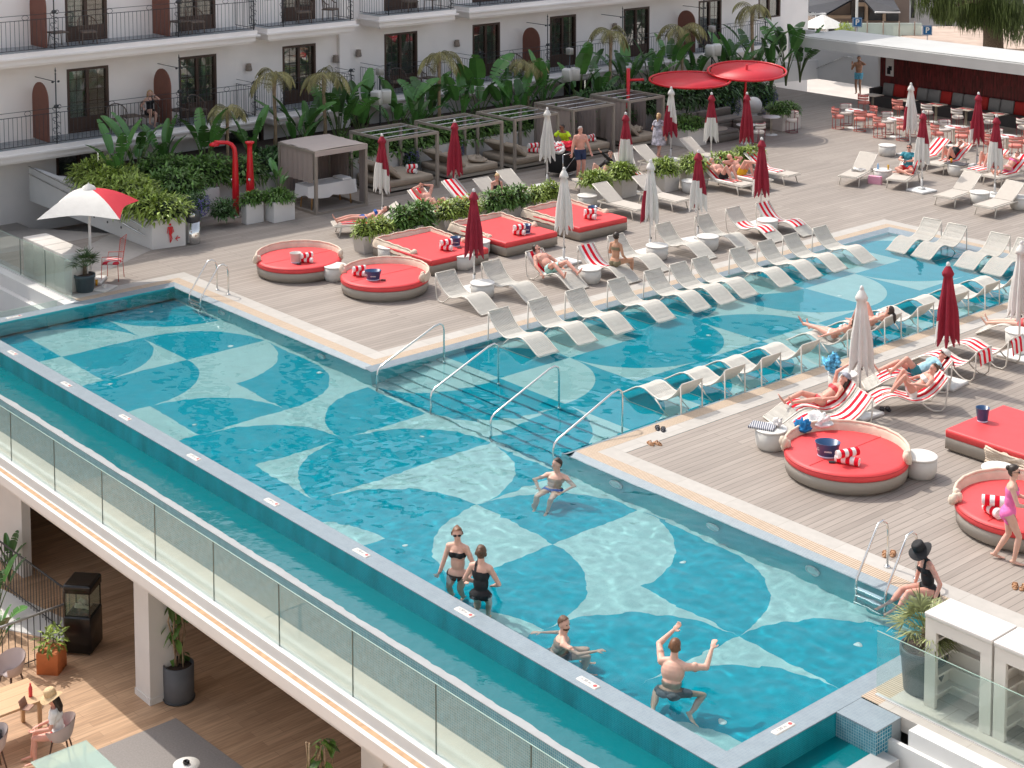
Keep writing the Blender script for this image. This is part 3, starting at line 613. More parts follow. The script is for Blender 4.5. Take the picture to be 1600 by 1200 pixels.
# ================================================================ BACKGROUND beyond the pool terrace
t = thing('restaurant_building', (-50, 80, -4), rad(45), 'restaurant with dark gabled tiled roofs beyond the hotel corner', 'building')
def bgbox(mb, px0, px1, py0, py1, D, th):
    a = far(px0, py1, D); b = far(px1, py1, D); c = far(px0, py0, D); dr = _f.copy(); dr.z = 0; dr.normalize(); dx = (b-a); dx.z = 0
    p = [a, b, b+dr*th, a+dr*th]; z0, z1 = a.z, c.z
    i = [mb.vert((q.x, q.y, z0)) for q in p]+[mb.vert((q.x, q.y, z1)) for q in p]
    for q in ((0, 3, 2, 1), (4, 5, 6, 7), (0, 1, 5, 4), (1, 2, 6, 5), (2, 3, 7, 6), (3, 0, 4, 7)): mb.face([i[k] for k in q])
def bgobj(name, m, boxes, parent=None, **k):
    mb = MB()
    for b_ in boxes: bgbox(mb, *b_)
    o = mb.build(name, m)
    if parent: o.parent = parent; bpy.context.view_layer.update(); o.matrix_parent_inverse = parent.matrix_world.inverted()
    return o
def inparent(o, t): 
    o.parent = t; bpy.context.view_layer.update(); o.matrix_parent_inverse = t.matrix_world.inverted(); return o
ROOFD = mat('dark_roof', (.045, .045, .05), .7, var=.15, vscale=2)
bgobj('wall', mat('bg_brown_wall', (.20, .15, .12), .8), [(1290, 1420, -40, 60, 118, 9)], t)
bgobj('window', mat('bg_dark_glass', (.02, .022, .025), .1), [(1330, 1352, -5, 30, 117.5, .3), (1358, 1382, 8, 32, 117.5, .3), (1385, 1404, 18, 33, 117.5, .3)], t)
bgobj('beam', mat('bg_timber', (.35, .25, .17), .7), [(1292, 1330, 24, 29, 117.3, .3), (1352, 1356, 2, 33, 117.2, .3), (1380, 1384, 16, 33, 117.2, .3), (1340, 1362, 4, 10, 117.2, .3)], t)
mb = MB()
def roofq(pts): mb.poly([far(*p) for p in pts])
for pts in ([(1236, 15, 112), (1290, 22, 112), (1336, -4, 117), (1262, -12, 120)], [(1345, -6, 114), (1368, 20, 112), (1406, 16, 112), (1392, -8, 118)], [(1240, 15.5, 112), (1290, 22.5, 112), (1290, 25, 112), (1240, 18, 112)]):
    roofq(pts)
    roofq([(p[0], p[1]+2.5, p[2]) for p in pts[::-1]])
inparent(mb.build('roof', ROOFD), t)
for wd, px_, s_ in (('LA', 1236, .5), ('TRAEL', 1262, .5)):
    c_ = far(px_, 20.5 if wd == 'LA' else 23.5, 111.7); yaw = math.atan2(_r.y, _r.x); M = Matrix.Rotation(yaw, 4, 'Z') @ Matrix.Rotation(rad(90), 4, 'X'); M.translation = c_-t.location; M = Matrix.Rotation(-rad(45), 4, 'Z') @ Matrix.Translation(c_-t.location) @ Matrix.Rotation(yaw, 4, 'Z') @ Matrix.Rotation(rad(90), 4, 'X')
    text_obj(wd, s_, WHITE, t, M, 'roof_lettering')
bgobj('gutter', WHITE, [(1236, 1291, 21, 24, 111.9, .3), (1368, 1407, 18.5, 20.5, 111.9, .3)], t)
t = thing('white_shop_building', (-40, 85, -4), 0, 'white shop front with dark doorways behind the pepper tree', 'building')
bgobj('wall', mat('bg_white_wall', (.62, .58, .55), .8), [(1406, 1700, -60, 58, 125, 8)], t)
bgobj('doorway', MATS['bg_dark_glass'], [(1423, 1429, -40, 28, 124.6, .3), (1478, 1488, 34, 42, 120, 1), (1500, 1530, -20, 30, 124.6, .3)], t)
bgobj('pilaster', WHITE, [(1418, 1423, -40, 30, 124.4, .4), (1484, 1488, 20, 48, 124.4, .4)], t)
# street furniture
bgobj_ = MB(); bgbox(bgobj_, 1310, 1440, 36, 70, 105, .12); g = bgobj_.build('glass_screen', glassmat('frosted_glass', (.75, .8, .78), .6, .2, .55)); tag(g, 'frosted glass screen with slim posts in front of the restaurant', 'screen')
for px in (1312, 1336, 1354, 1379, 1404, 1428): pp = MB(); bgbox(pp, px, px+1.6, 33, 70, 104.8, .08); pp.build('screen_post', mat('bg_post', (.35, .27, .22), .6), g)
po = None
for k, (px, py, lab) in enumerate(((1339.5, 35, 'blue parking sign left of the flat roof'), (1449, 47.5, 'blue parking sign by the pepper tree'))):
    s0 = thing('parking_sign', far(px, 75, 95), 0, lab, 'sign', 'parking signs on the street'); c = far(px, py, 95)
    yaw = math.atan2(_r.y, _r.x); M = Matrix.Rotation(yaw, 4, 'Z'); M.translation = c-s0.location
    q = MB(); q.M = M; q.box(-.28, .28, 0, .03, -.28, .28); pl = q.build('sign_panel', mat('sign_blue', (.0, .10, .27), .4), s0)
    q = MB(); q.M = M; q.box(-.245, -.232, -.004, -.001, -.245, .245); q.box(.232, .245, -.004, -.001, -.245, .245); q.box(-.245, .245, -.004, -.001, .232, .245); q.box(-.245, .245, -.004, -.001, -.245, -.232); q.build('sign_border', WHITE, pl)
    text_obj('P', .46, WHITE, pl, M @ Matrix.Translation((0, -.004, 0)) @ Matrix.Rotation(rad(90), 4, 'X'), bold=True)
    q = MB(); q.tube(((c-s0.location)-Vector((0, 0, .28)), (c-s0.location)-Vector((0, 0, 3))), .03, 8); q.build('post', mat('grey_post', (.3, .3, .32), .5, .5), s0)
t = thing('market_umbrella', far(1285, 66, 106), 0, 'open white umbrella on the street before the restaurant', 'umbrella')
mb = MB(); mb.lathe([(.05, .75), (.7, .45), (1.55, .02), (1.5, .0), (.05, .6)], (0, 0, 1.05), 8, smooth=False); mb.build('canopy', WHCL, t)
mb = MB(); mb.tube(((0, 0, -1), (0, 0, 1.7)), .04, 8); mb.build('pole', WHITE, t)
t = thing('street_bar', far(1290, 60, 109), 0, 'dark open front of the street bar with stools', 'bar')
mb = MB(); 
o = bgobj('counter', MATS['bg_dark_glass'], [(1262, 1282, 38, 62, 109.5, 2), (1293, 1306, 40, 56, 109.5, 2)], t)
bgobj('post', WHITE, [(1273.5, 1275, 24, 62, 109, .1), (1291, 1294, 38, 62, 109, .1), (1337, 1340.5, -5, 36, 108, .1)], t)
mb = MB()
for k in range(6):
    z0 = far(1500, 80-6*k, 100+2*k).z
    bgbox(mb, 1430-4*k, 1640, 76-5.5*k, 90-5.5*k, 96+2.5*k, 2.6)
tag(mb.build('stone_steps', mat('bg_steps', (.45, .34, .27), .8, var=.2, vscale=1)), 'wide beige steps climbing behind the flat roof', 'steps')

# unseen white wing added behind the camera to bounce sunlight onto the shaded side
t = thing('added_bounce_wing', (34, 0, -4.6), 0, 'unseen white wing added behind the camera to bounce sunlight', 'building')
mb = MB(); wops = [(y, y+1.6, z, z+2.1) for y in range(-58, 60, 4) for z in (1.2, 4.6, 8.0, 11.4, 14.8)]
ys = sorted({-60, 62} | {o[0] for o in wops} | {o[1] for o in wops})
for a, b in zip(ys, ys[1:]):
    z = 0
    for c, d in sorted({(o[2], o[3]) for o in wops if o[0] <= a and o[1] >= b}): mb.box(0, .4, a, b, z, c); z = d
    mb.box(0, .4, a, b, z, 17.5)
mb.box(.4, 12, -60, 62, 17.1, 17.5); mb.box(11.6, 12, -60, 62, 0, 17.1); mb.build('wall', mat('bounce_wing_render', (.84, .81, .77), .85), t)
mb = MB()
for o in wops: mb.box(.25, .3, o[0], o[1], o[2], o[3])
mb.build('window', PANE, t)
# ================================================================ PLANTS
def leaf(mb, o, d, up, L, w, fold=.25, droop=.3, seg=4):
    """blade from o along d; two faces across, folded along the midrib"""
    d = d.normalized(); s = d.cross(up); s = s.normalized() if s.length > 1e-4 else Vector((1, 0, 0)); n = s.cross(d)
    prev = None; p = Vector(o)
    for k in range(seg+1):
        t = k/seg; ww = w*math.sin(math.pi*(.08+.88*t))**.7*.5; q = p+d*(L*t)+Vector((0, 0, -droop*L*t*t))
        row = [mb.vert(q-s*ww+n*fold*ww), mb.vert(q), mb.vert(q+s*ww+n*fold*ww)]
        if prev: mb.face((prev[0], prev[1], row[1], row[0])); mb.face((prev[1], prev[2], row[2], row[1]))
        prev = row
def rdir(zmin=-1, zmax=1):
    z = rand(zmin, zmax); a = rand(0, 6.283); r = math.sqrt(max(0, 1-z*z)); return Vector((r*math.cos(a), r*math.sin(a), z))
def foliage(mb, blobs, n, L, w, out=.9, seg=2):
    vols = [b_[3]*b_[4]*b_[5] for b_ in blobs]; tot = sum(vols)
    for b_, v in zip(blobs, vols):
        c = Vector(b_[:3])
        for _ in range(int(n*v/tot)+1):
            d = rdir(-.45, 1); r = rand(.55, 1.08); k = noise.noise(c*1.7+d*2.1)*.28
            p = c+Vector((d.x*b_[3], d.y*b_[4], d.z*b_[5]))*(r+k)
            dd = (d+rdir()*.8+Vector((0, 0, -.15))).normalized(); leaf(mb, p, dd, Vector((0, 0, 1)), L*rand(.6, 1.2), w*rand(.7, 1.2), rand(-.1, .5), rand(.1, .5), seg)
def mk_big_plant(n=11, H=2.5, mat_=None):
    """strelitzia: long petioles with broad split blades"""
    t = thing('bird_of_paradise_plant')
    lv = MB(); st = MB()
    for k in range(n):
        a = k*2.4+rand(-.3, .3); lean = rand(.1, .62); h = H*rand(.5, 1.0)*(1.05-lean*.35); pts = []
        for j in range(6):
            u = j/5; pts.append(Vector((math.cos(a)*lean*h*.5*u**1.6, math.sin(a)*lean*h*.5*u**1.6, h*.62*u)))
        st.tube(pts, [.035, .03, .025, .02, .016, .012], 5)
        d = (pts[-1]-pts[-2]).normalized(); o = pts[-1]; L = h*rand(.42, .55); wd = L*rand(.32, .44); s = d.cross(Vector((math.cos(a+1.57), math.sin(a+1.57), .25))).normalized(); s = d.cross(Vector((0, 0, 1))); s = s.normalized() if s.length > .05 else Vector((1, 0, 0))
        tw = rand(-.7, .7); s = Quaternion(d, tw) @ s; nn = s.cross(d); seg = 9; prev = None; cur = o.copy(); dd = d.copy(); drp = rand(.05, .16)
        for j in range(seg+1):
            u = j/seg; ww = wd*.5*(math.sin(math.pi*(.1+.86*u)))**.55
            row = [cur-s*ww+nn*ww*.35+Vector((0, 0, -.05*ww)), cur, cur+s*ww+nn*ww*.35]
            ids = [lv.vert(q) for q in row]
            if prev:
                tear = rand(0, 1) < .3
                if tear:
                    g1 = lv.vert(prev_r[0]+(row[0]-prev_r[0])*.62); g2 = lv.vert(prev_r[2]+(row[2]-prev_r[2])*.62)
                    lv.face((prev[0], prev[1], ids[1], g1)); lv.face((prev[1], prev[2], g2, ids[1]))
                else: lv.face((prev[0], prev[1], ids[1], ids[0])); lv.face((prev[1], prev[2], ids[2], ids[1]))
            prev = ids; prev_r = row; dd = (dd+Vector((math.cos(a)*.5, math.sin(a)*.5, -1))*drp*.5).normalized(); cur = cur+dd*(L/seg)
    lv.build('leaf_blades', mat_ or LEAFB, t); st.build('stems', mat('green_stem', (.08, .12, .03), .5), t); return t
def mk_palm(h=2.6, n=9, L=1.1):
    t = thing('slender_palm'); tr = MB(); tr.tube([(0, 0, 0), (.03, .02, h*.4), (.0, .04, h*.8), (.02, .03, h)], [.075, .055, .06, .085], 9); tr.build('trunk', PALMT, t)
    lv = MB()
    for k in range(n):
        a = k*2.4; up = rand(.2, .9); d = Vector((math.cos(a)*(1.1-up*.5), math.sin(a)*(1.1-up*.5), up)).normalized(); cur = Vector((.02, .03, h)); pts = [cur.copy()]; LL = L*rand(.75, 1.1)
        for j in range(9): d = (d+Vector((0, 0, -.17-.03*j))).normalized(); cur = cur+d*LL/9; pts.append(cur.copy())
        lv.tube(pts, .010, 4)
        for j in range(2, 10):
            for q in (0, .5):
                p = pts[j-1].lerp(pts[j], q); tdir = (pts[j]-pts[j-1]).normalized(); s = tdir.cross(Vector((0, 0, 1))).normalized()
                for sg in (-1, 1): leaf(lv, p, (s*sg+tdir*.7+Vector((0, 0, -.35))), Vector((0, 0, 1)), .34*LL*math.sin(.5+j*.22), .035, .1, .45, 2)
    lv.build('fronds', LEAFO, t); return t
bigs = [mk_big_plant(11, 2.5), mk_big_plant(9, 2.9), mk_big_plant(13, 2.2), mk_big_plant(10, 2.7)]
# (picture x of the stem, place X, height scale)
spots = [(186, -15.6, 1.0), (214, -16.6, .95), (258, -16.2, 1.05), (322, -15.8, 1.0), (394, -16.0, .9), (462, -16.3, .95), (482, -17.0, .95), (530, -16.2, 1.1), (565, -16.8, 1.15), (618, -16.4, 1.05), (648, -16.0, 1.0), (672, -17.0, .95), (722, -16.2, 1.05), (748, -16.8, 1.2), (790, -16.2, 1.05), (815, -15.7, .9), (848, -16.2, 1.15), (905, -16.4, 1.2), (935, -15.8, 1.0), (978, -16.6, 1.05), (1020, -16.2, 1.1), (1045, -16.7, 1.15), (1085, -16.3, 1.1), (1128, -16.4, 1.05), (1150, -16, 1.1), (1180, -16.5, 1.15), (1205, -15.6, 1.05), (1228, -16, 1.2), (1250, -16.2, 1.1)]
near = ['left of the red showers', 'behind the open white parasol', 'behind the fern hedge', 'beside the red showers', 'right of the twin showers', 'behind the massage cabana', 'left of the tall speaker post', 'behind the first grey daybed', 'behind the second grey daybed']
def yat(px, X, z):
    lo, hi = -20., 60.
    for _ in range(40):
        m_ = (lo+hi)/2; v = Vector((X, m_, z))-CAM; sx = 800+F_PX*v.dot(RR)/v.dot(_f)
        if sx < px: lo = m_
        else: hi = m_
    return lo
places_ = ['above the fern hedge', 'over the walled bed corner', 'left of the red twin showers', 'behind the red twin showers', 'right of the twin showers', 'left behind the curtained massage cabana', 'right behind the curtained massage cabana', 'just left of the tall speaker post', 'at the foot of the tall speaker post', 'behind the cabana with rolled towels', 'between the first two bare cabanas', 'behind the second bare cabana', 'left of the speckled bromeliads', 'under the palm by the lower balcony', 'behind the third bare cabana', 'in front of the arched brown panel', 'behind the person in neon yellow', 'beside the twin white speakers', 'right of the twin white speakers', 'behind the left curtained cabana', 'behind the right curtained cabana', 'left of the red disc parasols', 'behind the lower red disc parasol', 'between both red disc parasols', 'above the higher red disc parasol', 'right of the higher red disc parasol', 'next to the hotel corner', 'at the end of the planted bed', 'beside the edge of the flat white roof']
for i, (px, X, sc) in enumerate(spots):
    src = bigs[i % 4]; y = yat(px, X, .7)
    o = src if i < 4 else dup(src); o.location = (X, y, .6); o.rotation_euler = (0, 0, i*1.7); o.scale = (sc, sc, sc)
    tag(o, 'broad leaved bird of paradise plant '+places_[i], 'plant', 'bird of paradise plants in the bed along the hotel')
pal = [mk_palm(), mk_palm(2.9, 8, 1.0)]
pls = [(355, -15.8, .95, 'palm with drooping dry fronds beside the twin showers'), (430, -16.6, 1.15, 'palm with drooping fronds left of the curtained massage cabana'), (509, -16.4, 1.2, 'palm in front of the small lower balcony'), (688, -16.4, 1.15, 'palm before the second small balcony'), (826, -16.2, 1.0, 'palm in front of the brown arched panel'), (952, -16.5, 1.2, 'palm between two tall dark doors'), (1064, -16.4, 1.25, 'palm in front of the right arched panel'), (1175, -16, 1.35, 'palm with sparse fronds near the hotel corner'), (972, -17.5, 1.05, 'thin palm hidden beside the two speakers palm')]
for i, (px, X, sc, lab) in enumerate(pls[:8]):
    o = pal[i] if i < 2 else dup(pal[i % 2]); o.location = (X, yat(px, X, .7), .6); o.rotation_euler = (0, 0, i*1.1); o.scale = (sc*.92,)*3; tag(o, lab, 'palm tree', 'slender palms along the hotel front')
def hedge(name, label, blobs, n, L, w, m, flowers=0, cat='hedge', loc=None):
    mb = MB(); foliage(mb, blobs, n, L, w); t = thing(name, (blobs[0][0], blobs[0][1], 0), 0, label, cat)
    o = mb.build('foliage', m, t, (-blobs[0][0], -blobs[0][1], 0))
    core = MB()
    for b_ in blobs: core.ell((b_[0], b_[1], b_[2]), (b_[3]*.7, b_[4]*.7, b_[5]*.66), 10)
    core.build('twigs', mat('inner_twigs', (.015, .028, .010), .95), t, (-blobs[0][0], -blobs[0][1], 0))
    if flowers:
        fm = MB()
        for b_ in blobs:
            for _ in range(flowers):
                d = rdir(-.9, .6)
                if d.x < -.1: d.x = -d.x
                p = Vector((b_[0]+d.x*b_[3]*1.05, b_[1]+d.y*b_[4]*1.05, b_[2]+d.z*b_[5]*1.05)); fm.ell(p, (.022, .022, .014), 6)
        fm.build('flowers', FLOW, t, (-blobs[0][0], -blobs[0][1], 0))
    return t
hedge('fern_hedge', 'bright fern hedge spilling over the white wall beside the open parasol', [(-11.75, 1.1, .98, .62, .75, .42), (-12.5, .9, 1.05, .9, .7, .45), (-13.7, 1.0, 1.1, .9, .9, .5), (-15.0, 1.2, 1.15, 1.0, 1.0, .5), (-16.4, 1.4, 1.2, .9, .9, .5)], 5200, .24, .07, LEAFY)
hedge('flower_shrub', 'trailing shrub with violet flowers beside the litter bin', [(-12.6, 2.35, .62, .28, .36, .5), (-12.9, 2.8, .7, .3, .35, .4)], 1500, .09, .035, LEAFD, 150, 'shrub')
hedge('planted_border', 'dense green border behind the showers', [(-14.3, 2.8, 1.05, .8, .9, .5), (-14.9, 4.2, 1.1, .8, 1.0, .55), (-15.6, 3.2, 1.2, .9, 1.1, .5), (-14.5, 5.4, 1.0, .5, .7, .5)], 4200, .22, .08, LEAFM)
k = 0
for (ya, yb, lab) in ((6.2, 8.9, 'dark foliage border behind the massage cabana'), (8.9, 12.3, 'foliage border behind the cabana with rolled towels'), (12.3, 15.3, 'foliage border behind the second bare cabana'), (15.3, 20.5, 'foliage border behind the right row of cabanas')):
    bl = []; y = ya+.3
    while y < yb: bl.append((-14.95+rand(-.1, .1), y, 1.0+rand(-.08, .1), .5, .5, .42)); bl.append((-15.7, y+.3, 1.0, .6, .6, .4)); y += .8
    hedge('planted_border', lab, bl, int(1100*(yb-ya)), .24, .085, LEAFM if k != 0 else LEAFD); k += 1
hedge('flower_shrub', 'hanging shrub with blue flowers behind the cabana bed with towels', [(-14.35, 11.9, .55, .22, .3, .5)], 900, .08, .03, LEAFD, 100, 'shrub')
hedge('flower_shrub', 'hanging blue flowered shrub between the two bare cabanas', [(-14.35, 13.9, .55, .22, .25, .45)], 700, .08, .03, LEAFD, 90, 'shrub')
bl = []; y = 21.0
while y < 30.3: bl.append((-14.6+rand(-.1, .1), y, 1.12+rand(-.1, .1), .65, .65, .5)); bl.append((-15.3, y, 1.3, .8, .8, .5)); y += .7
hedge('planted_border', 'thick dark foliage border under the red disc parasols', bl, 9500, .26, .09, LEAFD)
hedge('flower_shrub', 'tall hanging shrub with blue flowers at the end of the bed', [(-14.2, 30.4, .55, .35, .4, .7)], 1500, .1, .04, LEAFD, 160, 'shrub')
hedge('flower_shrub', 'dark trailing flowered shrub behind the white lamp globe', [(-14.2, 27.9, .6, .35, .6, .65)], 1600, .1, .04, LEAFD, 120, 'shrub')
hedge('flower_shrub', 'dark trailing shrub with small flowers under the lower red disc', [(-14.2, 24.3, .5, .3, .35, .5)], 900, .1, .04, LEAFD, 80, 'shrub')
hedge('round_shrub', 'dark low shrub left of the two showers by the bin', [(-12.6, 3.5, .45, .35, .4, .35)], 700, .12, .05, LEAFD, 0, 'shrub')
# trees in the background
def tree(name, label, base, blobs, n, L, w, m, trunk, hang=False, tr=.35):
    t = thing(name, base, 0, label, 'tree'); base = Vector(base)
    mb = MB()
    for b_ in blobs:
        c = Vector(b_[:3])-base
        for _ in range(int(n/len(blobs))):
            d = rdir(-.8, 1); r = rand(.5, 1.05)+.3*noise.noise(c+d*2); p = c+Vector((d.x*b_[3], d.y*b_[4], d.z*b_[5]))*r
            if hang: leaf(mb, p, Vector((rand(-.2, .2), rand(-.2, .2), -1)), Vector((1, 0, 0)), L*rand(.6, 1.6), w, .2, 0, 2)
            else: leaf(mb, p, (d+rdir()).normalized(), Vector((0, 0, 1)), L*rand(.6, 1.3), w, .3, .3, 1)
    mb.build('crown', m, t); q = MB()
    q.tube([Vector(p)-base for p in trunk], [tr*(1-.12*i) for i in range(len(trunk))], 10)
    for b_ in blobs[:5]: q.tube([Vector(trunk[-1])-base, (Vector(b_[:3])-base)*.5+(Vector(trunk[-1])-base)*.5+Vector((0, 0, .3)), Vector(b_[:3])-base], [tr*.4, tr*.25, .05], 6)
    q.build('trunk', BARK, t); return t
PEP = mat('pepper_leaf', (.13, .17, .05), .6, island=.55)
T0 = far(1552, 78, 88)
bls = []
for (px, py, D, r) in ((1462, -12, 88, 1.3), (1486, -20, 88, 1.8), (1476, 14, 88, .7), (1500, -5, 90, 1.5), (1530, -25, 90, 2), (1560, -10, 88, 1.8), (1590, -5, 87, 1.9), (1620, -15, 88, 2), (1575, 25, 87, 1.1), (1600, 35, 86.5, 1.2), (1545, 15, 88, 1.0), (1520, 20, 89, .9)):
    c = far(px, py, D); bls.append((c.x, c.y, c.z, r, r, r*1.0))
tree('pepper_tree', 'large pepper tree with hanging leaves behind the bar roof', T0-Vector((0, 0, 1.5)), bls, 14000, .38, .05, PEP, [T0-Vector((0, 0, 1.5)), far(1552, 60, 88), far(1549, 30, 88), far(1555, 5, 88)], True, .62)
c1 = far(1232, 30, 92); c2 = far(1228, -5, 92); c3 = far(1240, 60, 92); c4 = far(1222, 50, 90)
tree('yellowing_tree', 'yellowish leafy tree at the hotel corner', far(1232, 95, 92), [(c1.x, c1.y, c1.z, 1.0, 1.0, 1.3), (c2.x, c2.y, c2.z, 1.1, 1.1, 1.4), (c3.x, c3.y, c3.z, .8, .8, 1), (c4.x, c4.y, c4.z, .6, .6, 1)], 4500, .16, .1, mat('autumn_leaf', (.22, .19, .05), .6, island=.6), [far(1232, 95, 92), far(1232, 60, 92), far(1231, 20, 92)], False, .12)
c = far(1320, 50, 104); tree('lime_bush', 'lime green bush in front of the street bar', far(1320, 66, 104), [(c.x, c.y, c.z, .5, .5, .55)], 600, .2, .12, mat('lime_leaf', (.30, .38, .03), .6, island=.3), [far(1320, 66, 104), far(1320, 55, 104)], False, .05)
# ================================================================ POOLSIDE FURNITURE
PROF = [(0, .70), (.07, .60), (.16, .49), (.27, .38), (.40, .29), (.54, .235), (.68, .225), (.82, .255), (.95, .305), (1.06, .345), (1.18, .35), (1.30, .315), (1.43, .245), (1.56, .165), (1.68, .095), (1.80, .035)]
def prof(x):
    for a, b in zip(PROF, PROF[1:]):
        if x <= b[0]: t = (x-a[0])/(b[0]-a[0]); return a[1]+(b[1]-a[1])*t
    return PROF[-1][1]
def mk_chaise(inpool):
    t = thing('curved_chaise'); dz = .28 if inpool else 0
    b = MB(); n = 15; W2 = .29
    for k in range(n):
        y0 = -W2+k*2*W2/n; y1 = y0+2*W2/n*.70
        for (xa, za), (xb, zb) in zip(PROF, PROF[1:]):
            pa = [(xa, y0, za+dz), (xa, y1, za+dz), (xa, y1, za+dz-.012), (xa, y0, za+dz-.012)]; pb = [(xb, y0, zb+dz), (xb, y1, zb+dz), (xb, y1, zb+dz-.012), (xb, y0, zb+dz-.012)]
            i = [b.vert(p) for p in pa+pb]
            b.smooth = True
            for q in ((0, 1, 5, 4), (2, 3, 7, 6), (1, 2, 6, 5), (3, 0, 4, 7)): b.face([i[v] for v in q])
    b.build('sling', SLING, t)
    for s in (-1, 1):
        q = MB(); q.tube([(x, s*.305, z+dz-.004) for x, z in PROF], .017, 7); q.build('side_rail', FRAMEW, t)
        q = MB(); y = s*.315
        if inpool: pts = [(.02, y, .66+dz), (.0, y, .3), (.03, y, .07), (.12, y, .02), (.35, y, .03), (.6, y, .22+dz-.12), (.74, y, .215+dz)]
        else: pts = [(.02, y, .66), (.03, y, .35), (.07, y, .1), (.15, y, .022), (.30, y, .025), (.44, y, .1), (.56, y, .2), (.64, y, .215)]
        q.tube(pts, .016, 7); q.build('rear_leg', FRAMEW, t)
        if inpool:
            q = MB(); q.tube([(1.74, y, .06+dz), (1.5, y, .04), (.7, y, .02), (.35, y, .03)], .013, 6); q.build('runner', FRAMEW, t)
    q = MB()
    for x in (0, 1.80): q.tube(((x, -.305, prof(x)+dz), (x, .305, prof(x)+dz)), .016, 7)
    q.tube(((.64, -.315, .205+dz), (.64, .315, .205+dz)), .012, 6); q.build('cross_bar', FRAMEW, t)
    return t
ch_deck = mk_chaise(False); ch_pool = mk_chaise(True)
used = {}
def place(proto, x, y, z, rot, label, group, cat='chaise'):
    if id(proto) in used: o = dup(proto)
    else: used[id(proto)] = 1; o = proto
    o.location = (x, y, z); o.rotation_euler = (0, 0, rot); return tag(o, label, cat, group)
DK = [(-.50, 3.77), (-.50, 5.28), (-.56, 6.85), (-.10, 8.30), (-.30, 9.62), (-.34, 11.54), (-.27, 13.09), (-.32, 14.48), (-.2, 15.69)]
dlab = ['empty white curved chaise nearest the pool steps, under the maroon parasol', 'empty white curved chaise second from the steps on the deck', 'white curved chaise under the man in mint shorts', 'white curved chaise the woman in a beige bikini sits on', 'empty white curved chaise right of the woman in beige bikini', 'empty white curved chaise on the deck between two white drum tables', 'empty white curved chaise left of the two with striped towels', 'white curved deck chaise with a crumpled striped towel', 'white curved deck chaise farthest along, fully covered by a striped towel']
for (x, y), l in zip(DK, dlab): place(ch_deck, x-1.8, y, 0, 0, l, 'white curved chaises on the left deck')
NY = [2.88, 4.12, 5.33, 6.77, 8.06, 9.0, 9.84, 11.32, 12.46, 13.53, 14.82]
for k, y in enumerate(NY): place(ch_pool, .83, y, SHAL-.005, 0, 'empty white chaise standing in the water along the left pool edge, '+ORD[k]+' from the steps', 'white chaises standing in the pool, left row')
SY = [2.62, 3.95, 5.12, 6.45, 8.08, 9.46, 10.75, 12.2, 13.55, 14.75]
for k, y in enumerate(SY): place(ch_pool, 7.26, y, SHAL-.005, math.pi, ('white chaise in the water carrying the woman half hidden by the white parasol' if k == 4 else 'white chaise in the water carrying the woman with the dark ponytail' if k == 5 else 'empty white chaise in the water along the right pool edge, '+ORD[k if k < 4 else k]+' from the steps'), 'white chaises standing in the pool, right row')
for k, x in enumerate((2.41, 3.25, 4.64, 5.48)): place(ch_pool, x, 18.0, SHAL-.005, -math.pi/2, 'empty white chaise in the water at the far pool end, '+['leftmost', 'second from left', 'third from left', 'rightmost'][k], 'white chaises at the far end of the pool')
def dirang(a, b): return math.atan2(b[1]-a[1], b[0]-a[0])
SC = [((9.45, 4.95), (8.72, 3.12), 'white curved chaise with towel under the woman in a coral bikini'), ((10.50, 6.70), (9.40, 5.15), 'white curved chaise under the woman with raised knees and white bikini'), ((10.15, 4.55), (9.45, 2.95), 'white curved chaise with a spread striped towel behind the big round daybed'),
      ((9.95, 7.72), (8.75, 6.4), 'white curved chaise carrying the person in teal shorts and a white cap'), ((10.16, 8.72), (8.37, 8.6), 'white curved chaise with striped towel and dark sandals, nearer one'), ((10.16, 9.95), (8.37, 9.8), 'white curved chaise with striped towel hanging behind, farther one'), ((9.9, 12.1), (8.22, 11.64), 'white curved chaise with the bare feet at the right edge')]
for a, b, l in SC: place(ch_deck, a[0], a[1], 0, dirang(a, b), l, 'white curved chaises on the right deck')
def towel_on(fn, x0, x1, w, lab, M, n=22, sag=0, hang=0, cat='towel', name='striped_towel', group='red and white striped towels'):
    """strip of towel following a height profile fn(x), in a frame M"""
    b = MB(); rows = []; uv = []; m = 10
    xs = [x0+(x1-x0)*k/n for k in range(n+1)]
    if hang:
        pre = [(x0-.03-.01*j, fn(x0)+.015-hang*(j/4)) for j in range(4, 0, -1)]
    else: pre = []
    line = pre+[(x, fn(x)+.018) for x in xs]
    s = 0; seed = rand(0, 50); rows2 = []
    for k, (x, z) in enumerate(line):
        if k: s += math.hypot(x-line[k-1][0], z-line[k-1][1])
        sh = .035*noise.noise(Vector((s*1.3, seed, 0)))
        rows.append([(x, -w/2+w*i/m+sh, z+.012*abs(noise.noise(Vector((s*4, i*.9, seed))))-(.03*(abs(i-m/2)/(m/2))**6)) for i in range(m+1)]); uv.append([(w*i/m, s) for i in range(m+1)])
        rows2.append([(p[0], p[1], p[2]-.012) for p in rows[-1]])
    b.M = M; b.grid(rows, uv); b.grid(rows2[::-1], uv[::-1])
    o = b.build(name, TOWEL); return tag(o, lab, cat, group)
def chaM(a, b): return mv(a[0], a[1], 0, rz=dirang(a, b))
towel_on(prof, .02, .72, .52, 'striped towel behind the back of the man in mint shorts', mv(DK[2][0]-1.8, DK[2][1], 0), hang=.16)
towel_on(prof, .0, .85, .54, 'striped towel on the backrest beside the woman in a beige bikini', mv(DK[3][0]-1.8, DK[3][1], 0), hang=.2)
towel_on(prof, .35, 1.45, .55, 'crumpled striped towel on the second last deck chaise', mv(DK[7][0]-1.8, DK[7][1], 0))
towel_on(prof, .0, 1.45, .56, 'striped towel covering the farthest curved deck chaise', mv(DK[8][0]-1.8, DK[8][1], 0), hang=.1)
